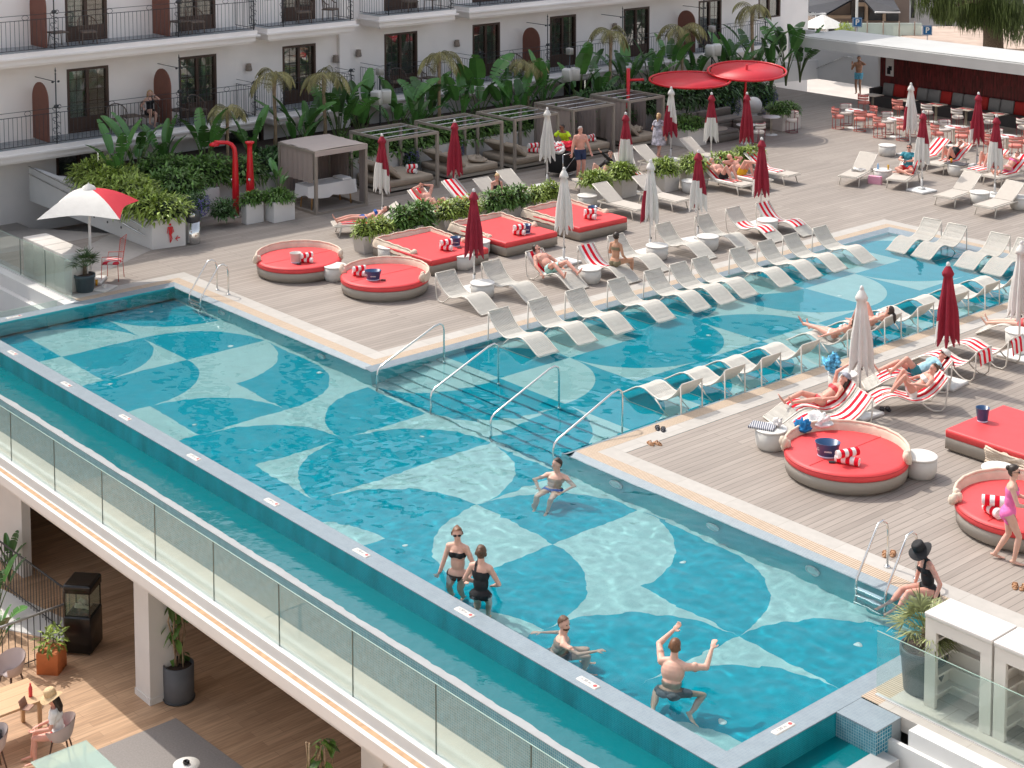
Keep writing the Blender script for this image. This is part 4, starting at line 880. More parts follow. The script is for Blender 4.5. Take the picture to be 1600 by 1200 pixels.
tl = ['striped towel under the woman in a coral bikini', 'striped towel under the woman with the white bikini', 'striped towel spread on the chaise behind the big round daybed', 'striped towel under the person with the white cap', 'striped towel on the nearer chaise with dark sandals', 'striped towel on the farther chaise hanging over its back']
for k, (a, b, l) in enumerate(SC[:6]): towel_on(prof, .0, 1.5 if k else 1.35, .54, tl[k], chaM(a, b), hang=(0, 0, .0, .2, .3, .35)[k])
# flat sun loungers with four legs
def mk_lounger():
    t = thing('sun_lounger'); H = .33
    def bed(x): return H+.02 if x > .75 else H+.02+(.75-x)*.62
    for nm, xs in (('backrest', (0, .74)), ('seat', (.76, 1.93))):
        b = MB(); (xa, xb) = xs; za, zb = bed(xa), bed(xb)
        i = [b.vert(p) for p in ((xa, -.3, za), (xa, .3, za), (xb, .3, zb), (xb, -.3, zb), (xa, -.3, za-.03), (xa, .3, za-.03), (xb, .3, zb-.03), (xb, -.3, zb-.03))]
        for q in ((0, 3, 2, 1), (4, 5, 6, 7), (0, 1, 5, 4), (1, 2, 6, 5), (2, 3, 7, 6), (3, 0, 4, 7)): b.face([i[v] for v in q])
        b.build(nm, MESHF, t)
    b = MB()
    for s in (-1, 1): b.box(.25, 1.95, s*.325-.02, s*.325+.02, H-.04, H); b.tube(((.0, s*.31, bed(0)-.01), (.74, s*.31, H)), .017, 6)
    b.box(1.92, 1.96, -.305, .305, H-.04, H); b.box(.23, .27, -.305, .305, H-.04, H); b.tube(((0, -.31, bed(0)-.01), (0, .31, bed(0)-.01)), .017, 6); b.tube(((.35, -.25, bed(.35)-.03), (.55, -.25, H-.03)), .01, 5); b.tube(((.35, .25, bed(.35)-.03), (.55, .25, H-.03)), .01, 5); b.build('frame', FRAMEW, t)
    for x in (.42, 1.72):
        for s in (-1, 1): q = MB(); d = -.1 if x < 1 else .09; q.tube(((x, s*.32, H-.02), (x+d, s*.34, 0)), [.024, .018], 7); q.build('leg', FRAMEW, t)
    def f(x): return bed(x) if x <= .74 else H+.022
    return t, f
lg, bed = mk_lounger()
def dirfoot(foot, d, L=1.95):
    d = Vector((d[0], d[1])).normalized(); h = (foot[0]-d.x*-1*0, foot[1]); return h
LG = []   # (foot x, foot y, heading angle head->foot, label, towel label or None, towel range)
def lounger(foot, headdir, lab, tow=None, rng=(.0, 1.3), hang=.15):
    hd = Vector((headdir[0], headdir[1])).normalized(); h = Vector((foot[0], foot[1]))+hd*1.95; ang = math.atan2(-hd.y, -hd.x)
    place(lg, h.x, h.y, 0, ang, lab, 'flat taupe sun loungers'if 0 else 'flat sun loungers on the deck', 'sun lounger')
    if tow: towel_on(bed, rng[0], rng[1], .56, tow, mv(h.x, h.y, 0, rz=ang), hang=hang)
    M = mv(h.x, h.y, 0, rz=ang); return M
G1 = lounger((-9.5, 5.3), (.45, .9), 'flat sun lounger under the woman in a blue bikini', 'red striped towel under the woman in a blue bikini', (.5, 1.7), 0)
G2 = lounger((-7.9, 8.55), (-1, .05), 'flat sun lounger under the man with arms behind his head', 'striped towel under the man with arms behind his head', (.0, 1.5), .1)
G3 = lounger((-8.2, 10.2), (-1, 0), 'flat sun lounger with a raised striped towel, left of the blonde woman', 'striped towel on the raised backrest left of the blonde woman', (.0, 1.2), .1)
G4 = lounger((-8.25, 12.5), (-1, 0), 'empty flat lounger right of the blonde woman in black')
G5 = lounger((-9.05, 14.6), (.42, .9), 'flat lounger under the dark haired woman in black sleeves', 'striped towel under the woman in black sleeves', (.3, 1.75), 0)
G5b = lounger((-7.9, 16.4), (-.9, .5), 'flat lounger behind the woman in black sleeves with towel over it', 'striped towel draped behind the woman in black sleeves', (.9, 1.8), 0)
G6 = lounger((-8.2, 18.7), (-1, 0), 'empty flat lounger in front of the woman in a patterned dress')
G7 = lounger((-8.1, 20.9), (-1, 0), 'empty flat lounger right of the woman in a patterned dress')
G8 = lounger((-4.8, 13.5), (-1, 0), 'empty flat lounger in front of the square planters, nearer one')
G9 = lounger((-4.75, 15.2), (-1, 0), 'empty flat lounger in front of the square planters, farther one')
G10 = lounger((-4.87, 18.4), (-1, 0), 'flat lounger under the man in black trunks', 'striped towel under the man in black trunks', (.0, 1.45), .1)
G12 = lounger((-4.87, 19.3), (-1, 0), 'flat lounger under the man in yellow trunks', 'striped towel under the man in yellow trunks', (.0, 1.5), .1)
G13 = lounger((-4.88, 20.7), (-1, 0), 'flat lounger with striped towel and nobody on it, right of the yellow trunks', 'striped towel on the empty lounger right of the yellow trunks', (.0, 1.4), .1)
G14 = lounger((-3.53, 21.8), (-.28, .95), 'flat lounger with only a small pink towel on it', None)
G15 = lounger((-2.17, 22.57), (-.33, .93), 'flat lounger under the man in a blue shirt', 'striped towel behind the man in a blue shirt', (.0, .9), .15)
G16 = lounger((-2.85, 25.6), (0, 1), 'flat lounger under the grey haired woman in black swimsuit', 'striped towel under the grey haired woman in black swimsuit', (.0, 1.3), .1)
G16b = lounger((-3.85, 25.7), (0, 1), 'flat lounger half hidden by the maroon and white parasol', 'striped towel on the lounger half hidden by the maroon and white parasol', (.0, 1.6), .1)
G17 = lounger((.25, 21.67), (-.1, 1), 'empty flat lounger in front of the tray table at right')
G18 = lounger((-.44, 25.34), (0, 1), 'flat lounger under the woman in pink bikini', 'striped towel under the woman in pink bikini', (.0, 1.35), .1)
G18b = lounger((-1.4, 25.6), (0, 1), 'flat lounger with the bent knees left of the pink bikini', 'striped towel under the bent knees left of the pink bikini', (.0, 1.8), .1)
G19 = lounger((1.8, 21.5), (-.05, 1), 'empty flat lounger at the right edge beside a drum table')
q = MB(); q.M = G14 @ mv(1.0, 0, .365)
for k in range(9): q.tube([(rand(-.2, .2), rand(-.2, .2), rand(0, .05)) for _ in range(4)], .03, 6)
tag(q.build('pink_towel', TOWEL), 'small crumpled pink and white towel on an empty lounger', 'towel')
# drum side tables
def mk_drum():
    t = thing('drum_table'); b = MB(); b.lathe([(.24, 0), (.27, .03), (.30, .12), (.305, .36), (.0, .36)], n=28, cap=False); b.build('body', PLASTW, t)
    b = MB(); b.lathe([(.30, .36), (.315, .365), (.315, .385), (.30, .395), (.001, .395)], n=28, cap=False)
    for k in range(-3, 4): b.box(-.22+.02*abs(k), .22-.02*abs(k), k*.06-.008, k*.06+.008, .395, .399)
    b.build('tabletop', mat('tabletop_white', (.74, .72, .68), .5), t); return t
dr = mk_drum()
DR = [((-5.55, 2.65), 'white drum table between the two small round daybeds'), ((-6.2, 4.9), 'white drum table beside the canopy of the first square daybed'), ((-4.2, 5.9), 'white drum table behind the nearest curved deck chaise'), ((-1.75, 4.55), 'white drum table between the two nearest deck chaises'), ((-.95, 7.55), 'white drum table beside the feet of the man in mint shorts'), ((-1.4, 10.55), 'white drum table right of the white parasol foot, left deck'), ((-1.15, 12.35), 'white drum table beside the maroon and white parasol foot'), ((-1.3, 15.1), 'white drum table between the two towel covered chaises'),
      ((12.32, 3.32), 'white drum table right of the big round daybed'), ((9.62, 2.3), 'white drum table with a striped pouch left of the big round daybed'), ((-5.75, 27.0), 'lone white drum table in front of the cafe chairs'), ((-3.3, 23.4), 'white drum table with a beer and water bottle'), ((-2.15, 26.0), 'white drum table with a dark tray'), ((.75, 22.95), 'white drum table left of the lounger at the right edge'), ((9.4, 11.3), 'white drum table at the right edge behind the bare feet'), ((8.55, 5.9), 'white drum table with a blue bag beside the tall white parasol'), ((-7.1, 13.3), 'white drum table left of the square planter'), ((13.6, 3.9), 'white drum table behind the round daybed at the right edge'), ((-6.4, 17.3), 'white drum table between the planters and the black trunks'), ((-5.0, 7.15), 'white drum table between the first two square daybeds'), ((1.95, 23.3), 'white drum table cut by the right picture edge')]
for (x, y), l in DR: place(dr, x, y, 0, rand(0, 3), l, 'white drum side tables', 'side table')
# closed parasols
def mk_parasol(kind, twist, flip=0):
    t = thing('closed_parasol'); b = MB(); b.tube(((0, 0, .05), (0, 0, 2.58)), .024, 10); b.build('pole', WHITE, t)
    b = MB(); b.rbox(-.36, .36, -.36, .36, 0, .07, .03); b.rbox(-.09, .09, -.09, .09, .07, .14, .02); b.tube(((0, 0, .1), (0, 0, .42)), .034, 10); b.build('base', WHITE, t)
    b = MB(); b.lathe([(.002, 2.68), (.035, 2.66), (.045, 2.61), (.03, 2.57)], n=12, cap=False); b.build('finial', WHITE, t)
    b = MB(); b.ell((.045, 0, .95), (.02, .02, .03), 6); b.ell((.045, 0, .45), (.02, .02, .03), 6); b.build('knob', DARKP, t)
    c = MB(); n = 48; R = random.Random(twist*31+5); ph = [R.uniform(-.4, .4) for _ in range(8)]; hem = [R.uniform(-.10, .14) for _ in range(9)]
    mw = lambda a, z: 0
    levels = [2.60, 2.54, 2.46, 2.40, 2.38, 2.2, 2.0, 1.8, 1.6, 1.4, 1.25, 1.12, 1.0]
    rr = [.03, .075, .115, .13, .085, .105, .125, .148, .17, .185, .195, .20, .205]
    rings = []
    for j, (z, r) in enumerate(zip(levels, rr)):
        row = []
        for k in range(n):
            a = 2*math.pi*k/n; fold = .0 if j < 4 else min(1, (j-3)/5)
            rad_ = r*(1+fold*(.30*math.cos(8*a+twist+z*.8)+.13*math.cos(5*a+twist*2)))
            zz = z
            if j > 8: zz = z-(j-8)*.055*(hem[k//6]*2+.6*math.cos(8*a+twist+.9))
            if j in (3,): zz = z-.03*math.cos(4*a+twist)
            row.append(c.vert((rad_*math.cos(a+.12*z), rad_*math.sin(a+.12*z), zz)))
        rings.append(row)
    c.smooth = True; cam_a = -.85+flip     # direction of the face that looks out from the building
    for j in range(len(rings)-1):
        for k in range(n):
            a = 2*math.pi*k/n; z = levels[j]; da = math.cos(a-cam_a)
            if kind == 'maroon': c.mi = 1 if (da < -.2 and z < 1.5) else 0
            elif kind == 'white': c.mi = 1
            elif kind == 'white_maroon': c.mi = 0 if (math.cos(a-cam_a-1.5) < -.6 and z < 1.9) else 1
            elif kind == 'maroon_white': c.mi = 1 if z < 1.72+.25*math.cos(a-cam_a+.8) and da > -.75 else 0
            elif kind == 'white_then_maroon': c.mi = 0 if z < 1.8-.3*math.cos(a-cam_a-1) else 1
            c.face((rings[j][(k+1) % n], rings[j][k], rings[j+1][k], rings[j+1][(k+1) % n]))
    c.build('canopy', [REDCL, WHCL], t)
    b = MB()
    for k in range(8):
        a = k*math.pi/4+twist; b.tube(((0.03*math.cos(a), .03*math.sin(a), 1.05), (.10*math.cos(a), .10*math.sin(a), 1.35)), .008, 4)
    b.lathe([(.035, 1.0), (.045, 1.02), (.045, 1.1), (.035, 1.12)], n=12); b.build('ribs', WHITE, t)
    return t
protos = {}
UM = [((-9.95, 7.45), 'maroon_white', 'closed maroon and white parasol beside the massage cabana'), ((-10.29, 10.55), 'maroon', 'closed maroon parasol in front of the second bare cabana'), ((-10.06, 14.29), 'white', 'closed white parasol beside the towel trolley'), ((-2.35, 4.77), 'maroon', 'closed maroon parasol at the nearest curved chaises'),
      ((-2.77, 8.31), 'white', 'closed white parasol behind the man in mint shorts'), ((-7.71, 15.6), 'maroon_white', 'closed maroon and white parasol rising from the square planters'), ((-1.92, 10.81), 'white_maroon', 'closed white parasol right of the woman in beige bikini'), ((-10.29, 20.45), 'white_then_maroon', 'closed white over maroon parasol beside the woman in a patterned dress'),
      ((-8.5, 20.6), 'maroon_white', 'closed maroon over white parasol left of the grey sofa group'), ((-1.95, 12.8), 'maroon_white', 'closed maroon and white parasol by the drum table and black trunks'), ((-7.72, 21.56), 'maroon', 'closed maroon parasol in front of the round white cafe table'), ((-1.99, 15.62), 'maroon', 'closed maroon parasol between the two towel chaises'),
      ((-5.2, 27.6), 'white_maroon', 'closed white parasol in front of the bar banquette'), ((-1.5, 23.06), 'maroon_white', 'closed maroon over white parasol beside the man in a blue shirt'), ((-2.4, 27.6), 'maroon', 'closed maroon parasol behind the grey haired woman'), ((.49, 24.2), 'maroon_white', 'closed maroon and white parasol beside the woman in pink'),
      ((9.64, 5.05), 'white', 'large closed white parasol nearest the big round daybed'), ((9.75, 7.9), 'maroon', 'large closed maroon parasol on the right deck'), ((9.8, 10.66), 'white', 'large closed white parasol cut by the right picture edge')]
for i, ((x, y), kd, l) in enumerate(UM):
    o = mk_parasol(kd, i*.9, (i % 3-1)*.3); o.location = (x, y, 0); o.rotation_euler = (0, 0, rand(-.15, .15)); tag(o, l, 'parasol', 'closed parasols on the deck')
# open white parasol with one red panel
t = thing('open_parasol', (-9.63, -2.3, 0), rad(49), 'open white parasol with one red panel beside the wire chair', 'parasol')
b = MB(); b.tube(((0, 0, .05), (0, 0, 2.5)), .035, 10); b.build('pole', WHITE, t)
b = MB(); b.rbox(-.35, .35, -.35, .35, 0, .08, .03); b.build('base', WHITE, t)
b = MB(); n = 10
cor = [Vector((1.5*math.cos(rad(a)), 1.5*math.sin(rad(a)), 1.92)) for a in range(45, 405, 90)]; top = Vector((0, 0, 2.52))
for s_ in range(4):
    A, B_ = cor[s_], cor[(s_+1) % 4]; b.smooth = True
    b.mi = 1 if s_ == 3 else 0
    rows = []
    for j in range(7):
        u = j/6
        rows.append([b.vert(top.lerp(A.lerp(B_, k/8), u)+Vector((0, 0, .10*math.sin(math.pi*u)-.10*u*math.sin(math.pi*k/8)*0))*1+ (top-A.lerp(B_, k/8)).normalized()*(.16*u*math.sin(math.pi*k/8))) for k in range(9)])
    for j in range(6):
        for k in range(8): b.face((rows[j][k], rows[j+1][k], rows[j+1][k+1], rows[j][k+1]))
b.build('canopy', [WHCL, mat('red_cloth', (.6, .03, .05), .85)], t)
b = MB(); b.lathe([(.20, 2.46), (.15, 2.55), (.02, 2.62), (.001, 2.66)], n=14, cap=False); b.build('vent_cap', WHCL, t)
b = MB()
for k in range(4): b.tube(((0, 0, 2.48), tuple(cor[k]-Vector((0, 0, .01)))), .009, 5); b.tube(((0, 0, 1.9), tuple(top.lerp(cor[k], .55)-Vector((0, 0, -.06)))), .009, 5)
b.build('ribs', WHITE, t)
# round and square daybeds
def mk_round(ha, label, loc):
    t = thing('round_daybed', loc, 0, label, 'daybed', 'round red daybeds'); R = 1.13
    b = MB(); b.lathe([(R-.12, 0), (R-.12, .05), (R-.02, .06), (R, .24), (R-.02, .27)], n=56, cap=False); b.build('base', TAUPE, t)
    b = MB(); b.lathe([(R-.03, .27), (R+.005, .29), (R+.01, .36), (R-.02, .41), (R-.08, .425), (.001, .43)], n=56, cap=False); mt_ = b.build('mattress', RED, t); b = MB(); b.tube([((R+.008)*math.cos(k*.1571), (R+.008)*math.sin(k*.1571), .385) for k in range(40)], .009, 5, True); b.box(-.004, .004, -R+.06, R-.06, .4295, .434); b.build('piping', mat('red_piping', (.5, .03, .035), .6), mt_)
    c = MB(); rows = []; m = 40
    for k in range(m+1):
        a = ha+rad(-98+196*k/m); u = abs(k-m/2)/(m/2); w_ = .30*(1-u**3*.45); row = []
        for j in range(9):
            s = j/8; ro = R+.06-.20*s*(1-u*.3)+.004*math.sin(k*2.3+j); zz = .28+.30*math.sin(math.pi*min(1, .12+s*.9))*(1-.25*u**2)+.004*math.sin(k*1.7+j*1.3)
            row.append((ro*math.cos(a), ro*math.sin(a), zz))
        rows.append(row)
    c.grid(rows)
    c.tube([(rows[k][3][0], rows[k][3][1], rows[k][3][2]+.012) for k in range(m+1)], .028, 8)
    for e in (0, m):
        p = Vector(rows[e][4]); 
        for q_ in range(5): c.ell(p+Vector((rand(-.05, .05), rand(-.05, .05), rand(-.08, .06))), (.07, .07, .10), 8)
    c.build('folded_canopy', CANV, t); return t
HA = rad(150)
mk_round(HA, 'small round red daybed with a white bucket, left of the pair', (-6.74, 2.31, 0)); mk_round(rad(120), 'round red daybed with a navy bucket, right of the left pair', (-3.87, 3.04, 0))
mk_round(rad(120), 'big round red daybed with navy bucket on the right deck', (11.35, 2.38, 0)); mk_round(rad(125), 'round red daybed cut by the right picture edge behind the pink swimsuit', (14.80, 2.75, 0))
def mk_square(x0, x1, y0, y1, label, hood=True, side='back'):
    cx, cy = (x0+x1)/2, (y0+y1)/2; t = thing('square_daybed', (cx, cy, 0), 0, label, 'daybed', 'square red daybeds'); a, b_ = (x1-x0)/2, (y1-y0)/2
    b = MB(); b.box(-a+.08, a-.08, -b_+.08, b_-.08, 0, .05); b.rbox(-a, a, -b_, b_, .05, .28, .03); b.build('base', TAUPE, t)
    b = MB(); b.rbox(-a, a, -b_, b_, .281, .43, .045, 4); b.build('mattress', RED, t)
    if hood:
        c = MB(); P = [(a*.35, -b_-.02), (-a-.03, -b_-.02), (-a-.03, b_+.02), (a*.35, b_+.02)]; pts = []
        for p, q_ in zip(P, P[1:]):
            for k in range(14): pts.append((p[0]+(q_[0]-p[0])*k/14, p[1]+(q_[1]-p[1])*k/14))
        pts.append(P[-1]); rows = []; L = len(pts)
        for i, p in enumerate(pts):
            u = abs(i-L/2)/(L/2); v = Vector((-p[0], -p[1])); v = Vector((.3-p[0], -p[1])).normalized(); row = []
            for j in range(8):
                s = j/7; zz = .30+.26*math.sin(math.pi*min(1, s*1.2))*(1-.35*u)+.012*math.sin(i*1.9+j); row.append((p[0]+v.x*s*.32*(1-.3*u)+.01*math.sin(i*2.7+j*2), p[1]+v.y*s*.32*(1-.3*u), zz))
            rows.append(row)
        c.grid(rows); c.tube([(r[3][0], r[3][1], r[3][2]+.012) for r in rows], .022, 6)
        for e in (0, -1):
            for q_ in range(6): c.ell(Vector(rows[e][4])+Vector((rand(-.1, .03), rand(-.04, .04), rand(-.06, .05))), (.09, .06, .08), 8)
        c.build('folded_canopy', CANV, t)
    return t
mk_square(-6.75, -4.1, 4.75, 6.75, 'nearest of the three square red daybeds, with towels and navy bucket'); mk_square(-6.75, -4.2, 7.45, 9.4, 'middle one of the three square red daybeds in a row'); mk_square(-6.65, -4.1, 10.15, 12.1, 'farthest of the three square red daybeds, beside the white parasol')
t = mk_square(11.9, 14.4, 4.7, 6.7, 'large square red daybed at the right edge with a navy bucket', False)
c = MB(); rows = []
for i in range(22):
    u = i/21; rows.append([(-.35+1.6*u, -1.02-.03*math.sin(j*1.2)-.06*math.sin(i*.9+j)*.3, .34-.05*j*.9+.03*math.sin(i*1.4+j)-.05*u) for j in range(7)])
c.grid(rows)
for k in range(7): c.tube([(-.33+1.55*u/9, -1.03-.025*math.sin(k+u), .36-.045*k-.06*math.sin(math.pi*u/9)) for u in range(10)], .022, 6)
c.build('folded_canopy', CANV, t)
mk_square(11.95, 14.2, 7.75, 9.7, 'square red daybed corner at the right edge, behind the large one', False)
# buckets, rolled towels, small things
def text_on(o, txt, size, M, m=WHITE): return text_obj(txt, size, m, o, M)
def bucket(loc, r1, r2, h, m, lab, sx=1., rot=0, txt=None):
    t = thing('ice_bucket', loc, rot, lab, 'bucket', 'buckets on the daybeds' if m is NAVY else None)
    b = MB(); b.lathe([(r2*.96, 0), (r2, .012), (r1, h), (r1*1.03, h+.004), (r1*.97, h+.004), (r2*.93, .03), (.001, .03)], n=28, sx=sx, cap=False); b.build('body', m, t)
    b = MB(); b.lathe([(r2*1.0, .0), (r2*1.03, .004), (r2*1.03, .028), (r2*1.0, .03)], n=28, sx=sx, cap=False); b.build('foot_ring', mat('clear_plastic_ring', (.55, .6, .75), .2), t)
    if txt:
        rm = (r1+r2)/2; b = MB(); b.M = Matrix.Translation((.02, -rm*1.015, h*.5)) @ Matrix.Rotation(rad(80), 4, 'X')
        for k in range(7): b.box(-.07+k*.02, -.057+k*.02, -.012, .012+.004*(k % 2), -.002, .003)
        b.build('small_print', WHITE, t); b = MB()
        for k in range(5):
            a = rad(-150+k*0)-rad(0); ang = k*1.256; b.ell((-rm*sx*.78+.022*math.cos(ang), -rm*.70, h*.62+.022*math.sin(ang)), (.012, .004, .012), 6)
        b.build('emblem', WHITE, t)
    return t
def roll(loc, L, r, lab, rz=0, extra=None):
    t = thing('rolled_towel', loc, rz, lab, 'towel', 'rolled striped towels'); 
    def one(mb, y0, z0, zr=0):
        M = mv(0, y0, z0, rz=zr)
        mb.M = M; uvs = []; rows = []
        for i in range(9):
            x = -L/2+L*i/8; rows.append([(x, r*math.cos(2*math.pi*k/16), r+r*math.sin(2*math.pi*k/16)) for k in range(17)]); uvs.append([(L*i/8+.03, k*.02) for k in range(17)])
        mb.grid(rows[::-1], uvs[::-1])
        for sx in (-1, 1):
            pts = [(sx*(L/2+.001), (r-.004*k*.5)*math.cos(k*.55)*(1-k/40), r+(r-.004*k*.5)*math.sin(k*.55)*(1-k/40)) for k in range(34)]; mb.tube(pts, .008, 4)
            c0 = mb.vert((sx*L/2, 0, r)); rg = [mb.vert((sx*L/2, r*math.cos(2*math.pi*k/16), r+r*math.sin(2*math.pi*k/16))) for k in range(16)]
            for k in range(16): mb.face((c0, rg[k], rg[(k+1) % 16]) if sx > 0 else (c0, rg[(k+1) % 16], rg[k]))
    b = MB(); one(b, 0, 0); b.build('lower_roll', TOWEL2, t)
    b = MB(); one(b, .01, r*1.75, .9); b.build('upper_roll', TOWEL2, t); 
    return t
TOWEL2 = stripemat('rolled_red_white_towel', (.80, .78, .76), (.72, .015, .035), .16, .5)
z = .432
bucket(at(462, 410, z), .155, .12, .26, PLASTW, 'white ribbed bucket on the left small round daybed')
roll(at(474, 411, z)+Vector((0, .1, 0)), .34, .07, 'rolled striped towels behind the white bucket', .6)
bucket(at(583, 437, z), .17, .13, .24, NAVY, 'navy oval bucket on the right small round daybed', 1.25, rad(48), 'elmar')
roll(at(561, 431, z), .34, .07, 'rolled striped towels left of the navy bucket on the small round daybed', .5)
bucket(at(712, 384, z), .15, .12, .24, NAVY, 'navy bucket on the nearest square daybed', 1, rad(48), 'elmar'); roll(at(697, 391, z), .34, .08, 'rolled striped towels on the nearest square daybed', .5)
bucket(at(822, 364, z), .15, .12, .24, NAVY, 'navy bucket on the middle square daybed', 1, rad(48), 'elmar'); roll(at(811, 367, z), .34, .08, 'rolled striped towels on the middle square daybed', .5)
bucket(at(926, 335, z), .15, .12, .24, NAVY, 'navy bucket on the farthest square daybed', 1, rad(48), 'elmar'); roll(at(922, 342, z), .36, .08, 'rolled striped towels on the farthest square daybed', .3)
bucket(at(1293, 712, z), .19, .15, .26, NAVY, 'navy oval bucket on the big round daybed', 1.2, rad(35), 'elmar'); roll(at(1324, 725, z), .44, .075, 'rolled striped towels on the big round daybed', rad(20))
bucket(at(1535, 658, z), .13, .10, .27, NAVY, 'plain navy bucket on the large square daybed at right'); roll(at(1551, 805, z), .36, .09, 'rolled striped towels behind the woman in pink swimsuit', rad(-20))
for (px, py, lab) in ((1300, 723, 'black remote on the big round daybed'), (599, 438, 'small black remote beside the oval navy bucket'), (467, 413, 'small black remote in front of the white bucket'), (718, 388, 'small black remote on the nearest square daybed')):
    q = MB(); p = at(px, py, z); q.M = mv(p.x, p.y, z+.002, rz=.8); q.rbox(-.06, .06, -.03, .03, 0, .025, .01); tag(q.build('call_button', DARKP), lab, 'remote')
def crumple(name, loc, r, m, lab, cat, sq=.5, n=0):
    b = MB(); b.ell((0, 0, r*sq), (r, r*.85, r*sq), 28)
    v2 = []
    for v in b.v:
        p = Vector(v); d = (p-Vector((0, 0, r*sq))).normalized(); k = 1+.55*noise.noise(d*2.3+Vector(loc))+.28*noise.noise(d*6+Vector(loc)); q = Vector((p.x*k, p.y*k, max(0.002, p.z*k))); v2.append(tuple(q))
    b.v = v2; o = b.build(name, m, None, loc); return tag(o, lab, cat)
crumple('blue_scarf', at(1255, 676, z), .15, mat('bright_blue_cloth', (.01, .18, .42), .9, bump=.5, bscale=30), 'bright blue scarf on the rear edge of the big round daybed', 'scarf', .8)
crumple('white_towel', at(1273, 668, z)+Vector((.05, .1, 0)), .24, TOWW, 'crumpled white towel next to the blue scarf', 'towel', .5)
q = MB(); q.M = mv(9.5, 2.2, .40, rz=.4); q.rbox(-.25, .25, -.17, .17, 0, .04, .015); q.uv = {i: (v[0]+v[1], 0) for i, v in enumerate(q.v)}; tag(q.build('striped_pouch', stripemat('navy_stripe', (.03, .04, .10), (.6, .6, .6), .05)), 'navy and white striped pouch on a drum table', 'pouch')
crumple('glass_bag', (9.68, 2.42, .40), .09, mat('clear_wrap', (.7, .66, .64), .2), 'crumpled pale plastic bag beside the striped pouch', 'bag', .9)
crumple('beach_bag', (8.42, 5.72, .40), .19, mat('blue_batik', (.10, .38, .60), .8, var=.9, vscale=14), 'light blue patterned beach bag on the drum table by the tall white parasol', 'bag', .85)
q = MB(); q.M = mv(8.75, 5.65, .42); q.tube(arcpts((0, 0), .05, 0, 360, 12) and [(x, y, 0) for x, y in arcpts((0, 0), .05, 0, 350, 12)], .012, 6); q.tube([(x+.09, y, 0) for x, y in arcpts((0, 0), .04, 0, 350, 12)], .012, 6); tag(q.build('headphones', DARKP), 'dark headphones on the drum table by the blue bag', 'headphones')
def sandals(loc, m, lab, rz=0, n=2):
    t = thing('sandals' if 0 else 'pair_of_sandals', loc, rz, lab, 'sandals')
    for k in range(n):
        q = MB(); q.M = mv(k*.13-.06, rand(-.04, .04), 0, rz=rand(-.5, .5)); q.lathe([(.001, 0), (.045, 0), (.045, .022), (.001, .022)], n=16, sx=1, sy=2.6, cap=False); q.tube([(-.045, .03, .015), (-.03, .03, .06), (.03, .03, .06), (.045, .03, .015)], .011, 6); q.tube([(-.045, -.06, .015), (0, -.04, .055), (.045, -.06, .015)], .011, 6); q.build('sandal', m, t)
    return t
LEA = mat('tan_leather', (.42, .22, .11), .6); DKL = mat('dark_leather', (.05, .05, .06), .6)
sandals(at(1031, 672, 0)+Vector((0, 0, .005)), DKL, 'dark sandals on the stone border by the steps', .4); sandals(at(1021, 694, 0), LEA, 'tan leather sandals on the deck corner by the steps', 1.2); sandals(at(1389, 868, 0), LEA, 'tan sandals behind the ladder rail on the right deck', .8); sandals(at(1592, 920, 0), LEA, 'tan sandals at the right picture edge', .5); sandals(at(1383, 642, 0), DKL, 'black flip flops beside the tall white parasol foot', .9)
q = MB(); q.lathe([(.035, 0), (.035, .13), (.015, .17), (.015, .2)], n=10); tag(q.build('water_bottle', mat('bottle_blue', (.25, .45, .7), .1), None, (-3.42, 23.3, .4)), 'small blue water bottle on the drum table by the man in blue', 'bottle')
q = MB(); q.lathe([(.028, 0), (.038, .16)], n=10); tag(q.build('beer_glass', mat('beer', (.6, .35, .04), .1), None, (-3.15, 23.5, .4)), 'glass of beer on the drum table by the man in blue', 'glass')
q = MB(); q.M = mv(-3.2, 22.85, 0, rz=.3); q.box(-.22, .22, -.08, .08, 0, .26); q.uv = {i: (v[0]+v[2], 0) for i, v in enumerate(q.v)}; tag(q.build('beach_tote', stripemat('pink_stripe', (.75, .7, .72), (.72, .05, .25), .09)), 'pink and white striped tote leaning on the drum table', 'bag')
q = MB(); q.M = mv(-2.15, 26.0, .4, rz=.2); q.rbox(-.36, .36, -.24, .24, 0, .03, .02); tag(q.build('serving_tray', DARKP), 'dark serving tray on a drum table', 'tray'); q = MB(); q.lathe([(.035, 0), (.042, .14)], n=10); tag(q.build('juice_glass', mat('juice', (.75, .32, .03), .1), None, (-2.3, 25.9, .43)), 'glass of orange juice on the dark tray', 'glass')
q = MB(); q.lathe([(.03, 0), (.04, .15)], n=10); tag(q.build('beer_glass', mat('beer_amber', (.65, .33, .03), .1), None, at(151, 446, 0)+Vector((0, 0, .0))), 'amber drink glass beside the potted palm at left', 'glass')
